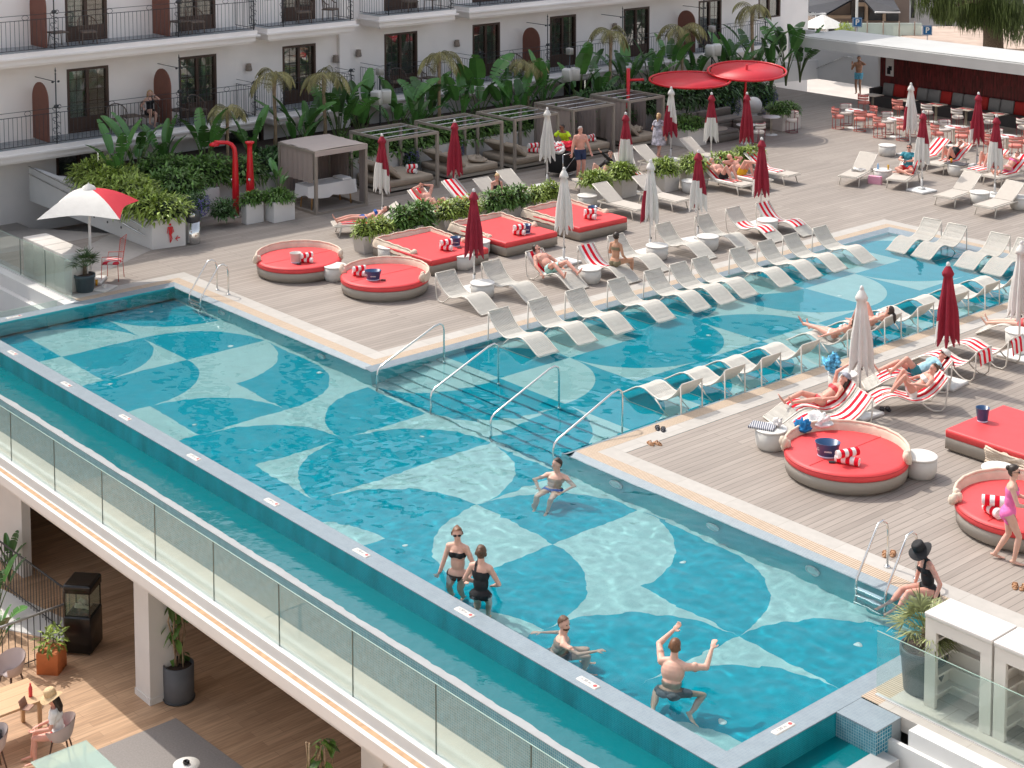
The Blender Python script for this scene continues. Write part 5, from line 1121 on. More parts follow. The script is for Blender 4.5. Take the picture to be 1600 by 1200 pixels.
# handrails and ladders
def rail(pts, lab, grp):
    q = MB(); q.tube(pts, .021, 10); q.build
    return q
for k, x in enumerate((1.2, 3.1, 5.05, 6.92)):
    t = thing('pool_handrail', (x, .95, SHAL), 0, 'steel handrail on the pool steps, '+['leftmost', 'second from left', 'third from left', 'rightmost'][k], 'handrail', 'steel handrails on the pool steps')
    q = MB(); pts = [(0, 0, 0), (0, 0, .98), (0, -.03, 1.08), (0, -.12, 1.13), (0, -.28, 1.10), (0, -1.75, .52), (0, -1.84, .45), (0, -1.87, .35), (0, -1.87, -.75)]; q.tube(pts, .021, 10); q.build('rail', STEEL, t)
    q = MB(); q.lathe([(.05, 0), (.05, .012), (.03, .03)], n=14); q.build('foot_flange', STEEL, t)
def ladder(x, y0, lab):
    t = thing('pool_ladder', (x, y0, 0), 0, lab, 'ladder', 'steel pool ladders')
    for s in (0, .56):
        q = MB(); q.tube([(s, 0, 0), (s, 0, .62), (s, -.04, .74), (s, -.14, .82), (s, -.26, .80), (s, -.34, .70), (s, -.80, .06), (s, -.82, -.05), (s, -.82, -.75)], .021, 10); q.build('side_rail', STEEL, t)
        q = MB(); q.lathe([(.055, 0), (.055, .012), (.03, .03)], (s, 0, .004), 14); q.build('foot_flange', STEEL, t)
    for z in (-.12, -.38, -.62): q = MB(); q.rbox(0.02, .54, -.90, -.80, z, z+.03, .01); q.build('tread', STEEL, t)
ladder(-6.76, -.20, 'steel ladder with curved rails at the far left pool corner'); ladder(14.18, -.22, 'steel ladder with curved rails beside the woman in the black hat')
# white depth plates on the infinity coping and pool lamps
def plate(px, py, ax, lab):
    p = at(px, py, 0.01); t = thing('depth_plate', (p.x, p.y, .003), 0 if ax else rad(90), lab, 'plate', 'white depth plates on the infinity edge'); q = MB(); q.rbox(-.2, .2, -.06, .06, 0, .012, .02); q.build('plate', PLASTW, t)
    text_obj('1,30 m', .07, mat('print_grey', (.2, .2, .22), .6), t, Matrix.Translation((-.04, 0, .013)), depth=.001); q = MB(); q.lathe([(.03, .012), (.03, .0145)], (.14, 0, 0), 12); q.build('dot', mat('dot_red', (.5, .08, .08), .6), t)
for k, (px, py) in enumerate(((20, 551), (104, 600), (196, 652), (303, 714), (425, 784), (565, 863), (726, 956), (919, 1066))): plate(px, py, 1, 'white depth plate on the long infinity edge, '+['far left end', 'second from far left', 'third from far left', 'fourth from far left', 'fourth from the near corner', 'left of the women in black', 'below the women in black', 'below the man with the beard'][k])
plate(1224, 1137, 0, 'white depth plate on the short infinity edge'); plate(22, 495, 0, 'white depth plate on the far left short edge')
def poollamp(loc, ry, lab): 
    t = thing('pool_lamp', loc, 0, lab, 'lamp', 'underwater lamps in the pool walls'); q = MB(); q.M = Matrix.Rotation(rad(90), 4, 'X'); q.lathe([(.13, 0), (.13, .02), (.10, .035), (.001, .04)], n=20, cap=False); q.build('lens', mat('lamp_lens', (.55, .72, .68), .2), t)
    q = MB(); q.M = Matrix.Rotation(rad(90), 4, 'X'); q.tube([(x, y, .02) for x, y in arcpts((0, 0), .14, 0, 360, 20)][:-1], .015, 6, True); q.build('ring', mat('ring_white', (.6, .66, .66), .4), t); t.scale = (1, 1, 1)
for x, l in ((-5.4, 'underwater lamp in the pool wall by the far ladder'), (-1.0, 'underwater lamp in the pool wall left of the steps'), (8.6, 'underwater lamp in the wall beside the bathing man'), (11.0, 'underwater lamp in the middle of the right pool wall'), (13.2, 'underwater lamp left of the near ladder')): poollamp((x, YB-.012, -.42), 0, l)
# floor drains and skimmer discs
for k, (px, py, dep) in enumerate(((237, 487, 1), (172, 600, 1), (360, 541, 1), (500, 582, 1), (305, 663, 1), (658, 683, 1), (1067, 878, 1), (1340, 1008, 1), (1127, 1128, 1), (840, 771, 1), (869, 597, 0), (1107, 524, 0), (1312, 462, 0), (633, 852, 1))):
    # refracted position of a point on the pool floor
    d = (_f+RR*((px-800)/F_PX)-UU*((py-PY0)/F_PX)).normalized(); tt = (WZ-CAM.z)/d.z; p = CAM+d*tt; r = 1/1.333; ci = -d.z; kk = math.sqrt(1-r*r*(1-ci*ci)); d2 = Vector((r*d.x, r*d.y, r*d.z+(r*ci-kk))); D_ = DEEP if dep else SHAL; p = p+d2*((D_-WZ)/d2.z)
    q = MB(); q.lathe([(.06, 0), (.06, .01), (.001, .012)], n=16, cap=False); o = q.build('floor_inlet', mat('inlet_white', (.7, .75, .74), .5), None, (p.x, p.y, D_)); tag(o, 'round white inlet on the pool floor, '+['in the shade at the far left', 'under the far left third', 'in the far dark lens', 'by the pool wall left of the steps', 'near the third depth plate', 'in the middle below the steps', 'in the right dark disc', 'near the potted palm', 'in the near corner', 'below the step rails', 'inside the pale disc by the steps', 'in the middle of the chaise pool', 'in the far pale disc', 'left of the two women'][k], 'inlet', 'round white inlets on the pool floor'); o.cycles.is_caustics_receiver = True
# ================================================================ CABANAS, SHOWERS, PLANTERS, CAFE, TERRACE
def cabana(x1, y0, y1, h, lab, curtains=False, roof=False, bed_=True, depth=2.0):
    x0 = x1-depth; t = thing('cabana', (x1, y0, 0), 0, lab, 'cabana', 'taupe framed cabanas'); W = y1-y0; D = depth; p = .045
    for (x, y) in ((0, 0), (0, W), (-D, 0), (-D, W)): q = MB(); q.box(x-p, x+p, y-p, y+p, .0, h-.08); q.build('post', TAUPEM, t)
    q = MB()
    for y in (0, W): q.box(-D+p, -p, y-p, y+p, h-.08, h)
    for x in (0, -D): q.box(x-p, x+p, -p, W+p, h-.08, h)
    q.build('roof_frame', TAUPEM, t); q = MB()
    for y in (0, W): q.box(-D+p, -p, y-p, y+p, 0, .08)
    q.box(-p, p, p, W-p, 0, .08); q.box(-D-p, -D+p, p, W-p, 0, .08); q.build('floor_frame', TAUPEM, t)
    q = MB()
    if not roof:
        for x in (-.35, -.95, -1.55): q.tube(((x, p, h-.02), (x, W-p, h-.02)), .016, 6)
        q.build('roof_rods', mat('rod_steel', (.62, .62, .64), .3, .6), t)
    else:
        rows = [[(-D*j/8, W*i/8, h+.012+.02*math.sin(math.pi*i/8)-.015*math.sin(j*2.2)) for i in range(9)] for j in range(9)]; q.grid(rows); q.grid([[(a, b, c-.02) for a, b, c in r] for r in rows[::-1]]); q.box(.046, .052, -.05, W+.05, h-.16, h); q.build('roof_cloth', mat('roof_cloth', (.42, .36, .33), .9), t)
    def curt(a, b, z1, z0, name='curtain', m=CURT):
        a = Vector(a); b = Vector(b); n = 24; nn = (b-a).normalized().cross(Vector((0, 0, 1)))
        c = MB(); c.grid([[a.lerp(b, i/n)+nn*(.035*math.sin(i*1.7)*(.4+.6*j/5))+Vector((0, 0, z1+(z0-z1)*j/5)) for i in range(n+1)] for j in range(6)]); c.build(name, m, t)
    if curtains:
        curt((-D, .05, 0), (-D, W*.47, 0), h-.1, .35); curt((-D, W*.53, 0), (-D, W-.05, 0), h-.1, .35); curt((-.15, .0, 0), (-D+.05, .0, 0), h-.08, .95 if roof else .3, m=mat('side_curtain_light', (.34, .28, .25), .9)); curt((-.9, W, 0), (-D+.05, W, 0), h-.08, .3); curt((-.08, W, 0), (-.35, W, 0), h-.08, .1)
    if bed_:
        q = MB(); q.rbox(-D+.12, -.06, .1, W-.1, .25, .46, .05); q.build('mattress', CUSH, t); q = MB(); q.box(-D+.15, -.1, .14, W-.14, .12, .22); q.build('bed_base', TAUPE, t)
        for k in (0, 1):
            q = MB(); w2 = (D-.3)/2; q.M = mv(-D+.14+k*(w2+.03), .62, .44, rx=rad(-38)); q.rbox(0, w2, -.62, .02, 0, .13, .05); q.build('back_cushion', CUSH, t); q = MB(); q.M = mv(-D+.24+k*(w2+.03), .52, .62, rx=rad(-42)); q.rbox(0, w2-.16, -.36, .0, 0, .12, .06); q.build('pillow', CUSH, t)
    return t
c0 = cabana(-11.85, 6.32, 8.2, 1.98, 'massage cabana with cloth roof and mauve side curtains', True, True, False)
cabana(-12.4, 9.45, 11.5, 1.88, 'first bare cabana with rolled towels on its bed'); cabana(-12.45, 12.2, 14.35, 1.88, 'second bare cabana with loose pillows'); cabana(-12.4, 14.9, 16.9, 1.88, 'third bare cabana beside the towel trolley')
cabana(-12.45, 17.7, 19.7, 1.88, 'curtained cabana behind the man in neon yellow', True); cabana(-12.45, 20.5, 22.3, 1.88, 'curtained cabana behind the woman in a patterned dress', True)
# massage table
t = thing('massage_table', (-12.75, 7.3, 0), 0, 'massage table draped in white sheets inside the curtained cabana', 'massage table')
q = MB(); q.rbox(-.33, .33, -.85, .85, .66, .76, .04); q.rbox(-.3, .3, .45, .8, .76, .84, .04); q.build('padded_top', TOWW, t)
q = MB(); rows = []
for k in range(60):
    u = k/60*2*math.pi; x = .36*max(-1, min(1, 1.5*math.cos(u))); y = .9*max(-1, min(1, 1.5*math.sin(u))); rows.append([(x*(1+.02*j+.04*j/4*math.sin(k*1.3)), y*(1+.008*j), .77-.09*j*(1+.2*math.sin(k*.35))) for j in range(5)])
rows.append(rows[0]); q.grid(rows); q.build('sheet', TOWW, t)
for sx in (-1, 1):
    for sy in (-1, 1): q = MB(); q.tube(((sx*.28, sy*.7, .66), (sx*.3, sy*.75, 0)), .025, 8); q.build('leg', mat('pine_wood', (.45, .25, .1), .5), t)
roll((-13.0, 10.9, .47), .36, .08, 'rolled striped towels on the first bare cabana bed', .3); roll((-12.9, 16.2, .47), .4, .09, 'rolled striped towels on the third bare cabana bed', .5); roll((-13.0, 19.1, .47), .34, .07, 'rolled striped towel on the curtained cabana bed', .9)
crumple('pillow', (-13.0, 13.7, .46), .34, CUSH, 'loose taupe pillow on the second bare cabana bed', 'pillow', .3); crumple('pillow', (-13.3, 21.6, .46), .36, CUSH, 'loose taupe pillow on the bed of the right curtained cabana', 'pillow', .3)
# towel trolley
t = thing('towel_trolley', (-11.05, 16.0-.1, 0), rad(10), 'black towel trolley heaped with striped towels', 'trolley')
q = MB(); q.rbox(-.32, .32, -.42, .42, .15, .78, .05); q.build('bag', BLACK, t)
q = MB()
for sx in (-1, 1):
    for sy in (-1, 1): q.tube(((sx*.36, sy*.46, .08), (sx*.36, sy*.46, .82)), .014, 6)
    q.tube(((sx*.36, -.46, .08), (sx*.36, .46, .08)), .014, 6); q.tube(((sx*.36, -.46, .82), (sx*.36, .46, .82)), .014, 6); q.tube(((sx*.36, -.46, .2), (sx*.36, .46, .8)), .01, 6)
q.build('frame', STEEL, t)
for sx in (-1, 1):
    for sy in (-1, 1): q = MB(); q.M = mv(sx*.36, sy*.46, .04); q.ell((0, 0, 0), (.04, .02, .04), 10); q.build('wheel', DARKP, t)
for k in range(6): crumple('towel_heap' if 0 else 'used_towel', (-11.05+rand(-.2, .2), 15.9+rand(-.3, .3), .78+.06*(k % 3)), .22, mat('blotchy_towel', (.72, .03, .06), .95) if k % 2 else TOWW, ['white towel at the bottom of the trolley heap', 'red towel low on the trolley heap', 'white towel in the middle of the trolley heap', 'red towel in the middle of the trolley heap', 'white towel on top of the trolley heap', 'red towel on top of the trolley heap'][k], 'towel', .55)
# twin red showers
def shower(x, y, bend, lab):
    t = thing('shower_column', (x, y, 0), rad(-60), lab, 'shower', 'twin red shower columns')
    q = MB()
    if bend: q.tube([(0, 0, .03), (0, 0, .7), (.0, 0, 1.6), (0, 0, 1.95), (.02, .0, 2.12), (.1, 0, 2.24), (.22, 0, 2.30), (.42, 0, 2.31), (.62, 0, 2.29)][::1], [.10, .11, .09, .075, .07, .065, .06, .06, .085], 16)
    else: q.lathe([(.09, .03), (.12, .5), (.13, .9), (.09, 1.7), (.075, 2.1), (.085, 2.22), (.14, 2.27), (.14, 2.31), (.02, 2.32)], n=20)
    q.build('column', REDP, t)
    if bend: q = MB(); q.lathe([(.001, 2.2), (.15, 2.21), (.16, 2.26), (.05, 2.33)], (.62, 0, 0), 20, cap=False); q.build('shower_head', REDP, t)
    q = MB(); q.lathe([(.17, 0), (.17, .02), (.1, .035)], n=20); q.build('foot_plate', STEEL, t)
    q = MB(); q.M = mv(.095, 0, 1.15, ry=rad(90)); q.lathe([(.045, 0), (.045, .03), (.03, .045)], n=16); q.build('push_button', STEEL, t)
    t.rotation_euler = (0, 0, rad(232) if bend else rad(-45)); return t
shower(-13.30, 4.35, True, 'red shower column whose arm bends to the left'); shower(-13.1, 4.75, False, 'straight red shower column with a silver button')
# litter bin
t = thing('litter_bin', (-11.35, 1.75, 0), rad(-40), 'steel cylinder litter bin with black dome lid', 'bin')
q = MB(); q.lathe([(.19, 0), (.2, .02), (.2, .66)], n=28); q.build('body', STEEL, t); q = MB(); q.lathe([(.21, .66), (.215, .78), (.19, .9), (.12, .99), (.001, 1.02)], n=28, cap=False); l_ = q.build('dome_lid', DARKP, t)
q = MB(); q.M = mv(.19, 0, .86, ry=rad(75)); q.lathe([(.09, -.01), (.09, .012), (.001, .014)], n=16, cap=False, sx=.8); q.build('flap', STEEL, l_)
# planters
def planter(x, y, w, d, h, lab, m, n, leafm, taper=.85, rot=0, leafL=.14, hang=False, ph=.3):
    t = thing('square_planter', (x, y, 0), rot, lab, 'planter', 'pale concrete planters on the deck'); q = MB()
    a, b_ = w/2, d/2
    i = [q.vert(p) for p in ((-a*taper, -b_*taper, 0), (a*taper, -b_*taper, 0), (a*taper, b_*taper, 0), (-a*taper, b_*taper, 0), (-a, -b_, h), (a, -b_, h), (a, b_, h), (-a, b_, h), (-a+.04, -b_+.04, h), (a-.04, -b_+.04, h), (a-.04, b_-.04, h), (-a+.04, b_-.04, h), (-a+.04, -b_+.04, h-.06), (a-.04, -b_+.04, h-.06), (a-.04, b_-.04, h-.06), (-a+.04, b_-.04, h-.06))]
    for f in ((0, 3, 2, 1), (0, 1, 5, 4), (1, 2, 6, 5), (2, 3, 7, 6), (3, 0, 4, 7), (4, 5, 9, 8), (5, 6, 10, 9), (6, 7, 11, 10), (7, 4, 8, 11), (8, 9, 13, 12), (9, 10, 14, 13), (10, 11, 15, 14), (11, 8, 12, 15)): q.face([i[k] for k in f])
    q.build('box', m, t); q = MB(); q.poly(((-a+.05, -b_+.05, h-.05), (a-.05, -b_+.05, h-.05), (a-.05, b_-.05, h-.05), (-a+.05, b_-.05, h-.05))); q.build('soil', SOIL, t)
    q = MB(); bl = []
    nx = max(1, int(w/.45)); ny = max(1, int(d/.45))
    for ix in range(nx):
        for iy in range(ny): bl.append((-a+w*(ix+.5)/nx, -b_+d*(iy+.5)/ny, h+ph*.4, w/nx*.62, d/ny*.62, ph*rand(.8, 1.1)))
    foliage(q, bl, n, leafL, leafL*.38); q.build('plant', leafm, t)
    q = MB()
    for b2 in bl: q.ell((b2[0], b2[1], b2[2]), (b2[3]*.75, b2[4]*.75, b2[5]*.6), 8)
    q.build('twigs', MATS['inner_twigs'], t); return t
PC = CONC
planter(-7.35, 5.2, .55, 1.1, .5, 'low planter with bushy green plants left of the first square daybed', PC, 900, LEAFY); planter(-7.35, 6.6, .55, 1.3, .5, 'planter with tall olive shrub behind the first square daybed', PC, 1300, LEAFM, ph=.42, leafL=.18)
planter(-7.35, 8.3, .55, 1.5, .5, 'planter with mixed shrubs between the man lying back and the daybeds', PC, 1300, LEAFY, ph=.38); planter(-7.3, 10.1, .55, 1.5, .5, 'planter with dark shrub in front of the blonde woman', PC, 1400, LEAFM, ph=.42, leafL=.17); planter(-7.3, 11.7, .55, 1.2, .5, 'planter with light green shrub behind the farthest square daybed', PC, 1100, LEAFY, ph=.32)
planter(-7.45, 14.0, .75, .75, .6, 'square planter with trailing greenery left of the empty loungers', PC, 1300, LEAFY, ph=.32); planter(-7.55, 15.3, .75, .75, .6, 'square planter with leafy shrub behind the empty loungers', PC, 1200, LEAFY, ph=.4); planter(-7.2, 16.9, .75, .75, .6, 'square planter right of the white parasol with bright leaves', PC, 1000, LEAFY); planter(-6.9, 18.0, .75, .75, .6, 'square planter behind the head of the black trunks', PC, 1000, LEAFY)
planter(-6.85, 19.5, .7, .9, .55, 'planter with light green shrub behind the yellow trunks', PC, 1000, LEAFY); planter(-7.0, 20.9, .7, .9, .55, 'planter with light green shrub left of the empty towel lounger', PC, 1000, LEAFY)
planter(-11.95, 23.1, 1.0, 1.0, .65, 'square planter at the left end of the grey sofas', PC, 1500, LEAFM, 1, ph=.3); planter(-11.7, 28.35, .85, 1.1, .65, 'square planter right of the grey sofas', PC, 1500, LEAFM, 1, ph=.28); 
planter(-12.2, 5.15, .75, .75, .62, 'white square planter with a lone strelitzia beside the massage cabana', WHITE, 900, LEAFM, 1, ph=.22)
planter(-12.35, 4.35, .3, .6, .62, 'narrow white planter with trailing leaves beside the red showers', WHITE, 600, LEAFM, 1, ph=.25)
o = dup(bigs[1], (-12.2, 5.2, .6), 1.2, 'single pale leaved strelitzia rising from the white square planter'); o.scale = (.42, .42, .5); o['group'] = 'strelitzia in a planter'; del o['group']
# white globe lamp
t = thing('globe_lamp', (-13.3, 28.4, .35), 0, 'white globe lamp beside the hedge behind the sofas', 'lamp'); q = MB(); q.ell((0, 0, .35), (.36, .36, .34), 24); q.build('globe', WHITE, t); q = MB(); q.lathe([(.2, -.35), (.2, -.1), (.12, .05)], n=16); q.build('base', WHITE, t)
# grey sofa group and cafe tables
SOFA = mat('grey_sofa', (.17, .155, .14), .9, var=.06)
def sofa(x0, x1, y0, y1, lab, back=None):
    t = thing('low_sofa', ((x0+x1)/2, (y0+y1)/2, 0), 0, lab, 'sofa', 'low grey outdoor sofas'); a, b_ = (x1-x0)/2, (y1-y0)/2
    q = MB(); q.rbox(-a, a, -b_, b_, .03, .28, .03); q.build('base', SOFA, t); q = MB(); q.rbox(-a+.01, a-.01, -b_+.01, b_-.01, .281, .42, .05); q.build('seat_cushion', SOFA, t)
    if back: q = MB(); q.rbox(-a, -a+.22, -b_, b_, .42, .72, .05); q.build('back_cushion', SOFA, t)
sofa(-12.2, -11.3, 24.0, 25.3, 'low grey ottoman sofa nearest the round wooden table'); sofa(-13.8, -12.9, 23.6, 25.4, 'grey sofa against the bed wall, left section', 1); sofa(-13.8, -12.9, 25.5, 27.4, 'grey sofa against the bed wall, right section', 1); sofa(-12.8, -11.9, 26.6, 28.0, 'grey sofa section by the red parasol pole')
def cafe_table(x, y, lab, sq=False, top=None, r=.36, h=.72, cloth=True, grp='cafe tables in front of the bar'):
    t = thing('cafe_table', (x, y, 0), 0, lab, 'table', grp); q = MB()
    if sq: q.rbox(-.33, .33, -.33, .33, h-.03, h, .015)
    else: q.lathe([(r-.01, h-.03), (r, h-.02), (r-.005, h), (.001, h)], n=28, cap=False)
    tp = q.build('tabletop', top or WHITE, t); q = MB()
    for k in range(4): q.tube(((.04*math.cos(k*1.57), .04*math.sin(k*1.57), .03), (.04*math.cos(k*1.57), .04*math.sin(k*1.57), h-.03)), .011, 6)
    q.build('column', mat('brass_cream', (.5, .45, .34), .4, .3), t); q = MB(); q.lathe([(.25, 0), (.25, .015), (.04, .03)], n=24); q.build('foot', WHITE, t)
    if cloth:
        for s in (-1, 1): q = MB(); q.M = mv(s*.15, 0, h+.002, rz=.3*s); q.box(-.12, .12, -.08, .08, 0, .004); q.build('placemat', mat('red_placemat', (.42, .02, .03), .8), tp)
    return t
def cafe_chair(x, y, rot, lab, pink=True, grp='round seated cafe chairs'):
    c, m = (PINKC, PINKM) if pink else (WHCUSH, REDCL if pink is None else mat('dark_red_metal', (.25, .02, .04), .4))
    t = thing('cafe_chair', (x, y, 0), rot, lab, 'chair', grp); q = MB(); q.lathe([(.20, .42), (.235, .44), (.235, .50), (.20, .53), (.001, .535)], n=22, cap=False); q.build('seat', c, t)
    for z in (.62, .73):
        q = MB(); rows = []
        for k in range(13): a = rad(180-75+150*k/12); rows.append([(.24*math.cos(a), .24*math.sin(a), z), (.27*math.cos(a), .27*math.sin(a), z+.0), (.27*math.cos(a), .27*math.sin(a), z+.085), (.24*math.cos(a), .24*math.sin(a), z+.085), (.24*math.cos(a), .24*math.sin(a), z)])
        q.grid(rows); q.build('back_pad', c, t)
    q = MB(); q.tube([(.24*math.cos(a*.314), .24*math.sin(a*.314), .02) for a in range(20)], .011, 6, True); q.tube([(.255*math.cos(rad(100+k*16)), .255*math.sin(rad(100+k*16)), .83) for k in range(11)], .011, 6); q.build('ring', m, t)
    for a in (45, 135, 225, 315): q = MB(); q.tube(((.24*math.cos(rad(a)), .24*math.sin(rad(a)), .02), (.245*math.cos(rad(a)), .245*math.sin(rad(a)), .83 if 90 < a < 270 else .45)), .011, 6); q.build('leg', m, t)
    return t
WOODG = mat('grey_wood_top', (.42, .37, .31), .6)
cafe_table(-10.65, 24.9, 'round white cafe table beside the grey ottoman', cloth=False, grp='white tables by the grey sofas'); cafe_table(-11.1, 26.9, 'round white cafe table under the upper red disc', cloth=False, grp='white tables by the grey sofas')
cafe_table(-11.9, 24.55, 'low round grey wooden table between the sofas', cloth=False, top=WOODG, r=.5, h=.45, grp='white tables by the grey sofas')
cafe_chair(-10.2, 25.1, rad(180), 'off white cafe chair with maroon frame beside the round white table', False); cafe_chair(-10.9, 27.9, rad(-120), 'off white cafe chair with maroon frame beside the end planter', False)
RT = [(-9.86, 30.45, 'left'), (-7.65, 30.16, 'second'), (-5.2, 30.37, 'third'), (-2.9, 30.27, 'rightmost')]
for i, (x, y, nm) in enumerate(RT):
    cafe_table(x, y, nm+' round white cafe table set with red mats')
    for k, (dx, dy, a, pk) in enumerate(((-.35, -.55, 60, True), (.55, -.35, 140, True), (.35, .6, 240, True if i != 1 else False), (-.6, .3, -30, False))):
        cafe_chair(x+dx, y+dy, rad(a), ('pink' if pk else 'white')+' cushioned cafe chair '+['at the near left side', 'at the near right side', 'at the far right side', 'at the far left side'][k]+' of the '+nm+' round cafe table', pk)
for k, x in enumerate((-11.6, -9.9, -8.5, -7.1, -5.7, -4.2, -2.7)):
    cafe_table(x, 34.0-.0, ['first', 'second', 'third', 'fourth', 'fifth', 'sixth', 'seventh'][k]+' square wooden table from the left along the banquette', True, WOODG, cloth=k > 1, grp='square tables along the banquette')
    cafe_chair(x+.05, 33.35, rad(90), ('pink' if k in (0, 1, 6) else 'white')+' cafe chair in front of the '+['first', 'second', 'third', 'fourth', 'fifth', 'sixth', 'seventh'][k]+' banquette table', k in (0, 1, 6))
# red disc parasols
def disc(c, r, tilt, az, lab, pole, arm=False):
    t = thing('disc_parasol', pole, 0, lab, 'parasol', 'round red disc parasols'); c = Vector(c)-Vector(pole); B = Matrix.Rotation(az, 4, 'Z') @ Matrix.Rotation(tilt, 4, 'Y')
    q = MB(); q.M = Matrix.Translation(c) @ B; q.lathe([(.001, .0), (r*.9, .0), (r*.9, .02), (.001, .05)], n=56, cap=False); q.build('disc_cloth', RED2, t)
    q = MB(); q.M = Matrix.Translation(c) @ B; q.tube([(r*.97*math.cos(k*.1122), r*.97*math.sin(k*.1122), .02) for k in range(56)], .045, 8, True)
    for k in range(16): a = k*.3927; q.tube(((r*.88*math.cos(a), r*.88*math.sin(a), .02), (r*.96*math.cos(a), r*.96*math.sin(a), .02)), .012, 5)
    q.build('rim', REDP, t)
    q = MB()
    if arm: q.tube(((0, 0, 0), (0, 0, 2.75)), .07, 10); q.tube(((0, 0, 2.3), tuple(c*.25+Vector((0, 0, 1.75)))), .05, 8)
    else: q.tube(((0, 0, 0), (c.x, c.y, c.z+.28)), .05, 10)
    q.build('pole', REDP, t)
RED2 = mat('red_disc_cloth', (.60, .02, .035), .5, var=.04)
disc(at(1078, 125.5, 2.25), 1.58, rad(3), rad(-45), 'lower red disc parasol carried by a side post', at(1008, 150, 1.6)*Vector((1, 1, 0)) if 0 else (-14.0, 22.0, 0), True)
disc(at(1167, 111.5, 2.45), 1.55, rad(6), rad(-45), 'higher red disc parasol on a central red pole', (-12.5, 26.85, 0))
# speakers on posts
def speaker(x, y, h, lab):
    t = thing('speaker_post', (x, y, .6), 0, lab, 'speakers', 'white garden speakers on posts'); q = MB(); q.tube(((0, 0, 0), (0, 0, h+.9)), .03, 8); q.build('post', DARKP, t)
    for s in (-1, 1): q = MB(); q.M = mv(.08, s*.2, h, rz=rad(-45)+s*.35, ry=rad(10)); q.rbox(-.12, .14, -.17, .17, -.24, .24, .04); q.build('speaker', WHITE, t)
    q = MB(); q.rbox(-.12, .12, -.1, .1, h+.75, h+1.0, .02); q.build('junction_box', mat('box_grey', (.35, .35, .34), .5), t)
speaker(-16.3, yat(594, -16.3, 1.5), 1.9, 'twin white speakers on a tall dark post left of the bare cabanas'); speaker(-15.9, yat(890, -15.9, 1.5), 1.85, 'twin white speakers on a post behind the curtained cabana'); speaker(-15.6, yat(1112, -15.6, 2), 2.1, 'white speaker on a post above the red disc parasols')
# left corner: block wall, glass, potted palm, wire chair
t = thing('stacked_block_wall', (-10.3, -3.0, 0), 0, 'low wall of four big pale concrete blocks behind the glass fence', 'wall')
for k in range(4): q = MB(); x0 = -1.15+k*.62; q.rbox(x0, x0+.60, -.33, .33, -.02, 1.02, .012); q.build('block', CONC, t)
def glassrun(pts, z0, h, lab, seg=1.5, capm=None, name='glass_fence'):
    a = Vector(pts[0]); b_ = Vector(pts[1]); t = thing(name, (a.x, a.y, z0), math.atan2(b_.y-a.y, b_.x-a.x), lab, 'fence'); L = (b_-a).length; n = max(1, round(L/seg))
    for k in range(n):
        q = MB(); q.box(L*k/n+.008, L*(k+1)/n-.008, -.008, .008, 0, h); q.build('glass_panel', GLASS, t)
        if k: q = MB(); q.box(L*k/n-.007, L*k/n+.007, -.0085, .0085, 0, h); q.build('joint', mat('joint_green', (.05, .09, .08), .3), t)
    q = MB(); q.box(0, L, -.03, .03, -.03, .02); q.build('base_rail', mat('alu_rail', (.6, .6, .6), .4, .3), t)
    q = MB(); q.box(0, L, -.009, .009, h, h+.004); q.build('top_edge', mat('joint_green2', (.30, .42, .36), .2), t); return t
glassrun(((-22, -3.45), (-8.35, -3.45)), 0, 1.0, 'glass fence in front of the concrete block wall at left', 1.6)
glassrun(((-13.72, -8.03), (24.3, -8.03)), -1.0, 1.06, 'long glass balustrade in front of the overflow channel', 2.0, name='glass_balustrade')
glassrun(((16.43, -3.55), (26, -3.55)), 0.0, .92, 'glass fence before the potted palm and white shelving', 2.2); glassrun(((-8.6, -6.9), (-8.6, -3.55)), -.9, .9, 'small glass fence beside the far left pool edge', 3.4); glassrun(((17.7, -12.5), (17.2, -4.15)), -2.6, 1.5, 'frameless glass panel fixed to the white wall at the bottom right', 4)
def fan_palm(loc, pr, ph, lab, n=22, L=.62, m=LEAFP, sc=1):
    t = thing('potted_fan_palm', loc, 0, lab, 'potted palm'); q = MB(); q.lathe([(pr*.82, 0), (pr*.85, .01), (pr*.98, ph*.8), (pr*1.04, ph*.82), (pr*1.04, ph), (pr*.95, ph), (pr*.93, ph-.05), (.001, ph-.05)], n=32, cap=False); q.build('pot', mat('dark_pot', (.045, .065, .075), .45), t)
    q = MB(); q.lathe([(pr*.9, ph-.04), (.001, ph-.02)], n=20, cap=False); q.build('soil', SOIL, t)
    q = MB(); q.tube([(0, 0, ph-.05), (.02, 0, ph+.28*sc)], [.06, .05], 8); q.build('trunk', BARK, t); q = MB()
    for k in range(n):
        a = k*2.4; el = rand(.1, 1.35); d = Vector((math.cos(a)*math.cos(el), math.sin(a)*math.cos(el), math.sin(el))); o = Vector((.02, 0, ph+.2*sc)); st = o+d*L*rand(.55, .8); q.tube((o, st), .007, 4); s = d.cross(Vector((0, 0, 1))).normalized(); u = s.cross(d)
        for j in range(15):
            b2 = rad(-75+150*j/14); dd = d*math.cos(b2)+s*math.sin(b2)*.95+Vector((0, 0, -.05)); leaf(q, st, dd, u, L*rand(.62, .85)*(1-.25*abs(math.sin(b2))), .022, .1, rand(.1, .45), 3)
    q.build('fan_leaves', m, t); return t
fan_palm((-8.91, -2.82, .005), .26, .45, 'potted fan palm in a dark pot next to the wire chair at left', 18, .42, mat('fan_green', (.07, .12, .04), .5, island=.4), .8)
fan_palm((16.78, -2.95, .006), .32, .62, 'spiky fan palm in a dark pot beside the white shelving', 24, .44)
t = thing('wire_chair', (-9.45, -1.75, 0), rad(-45), 'tall red wire chair with a red and white seat cushion', 'chair')
q = MB()
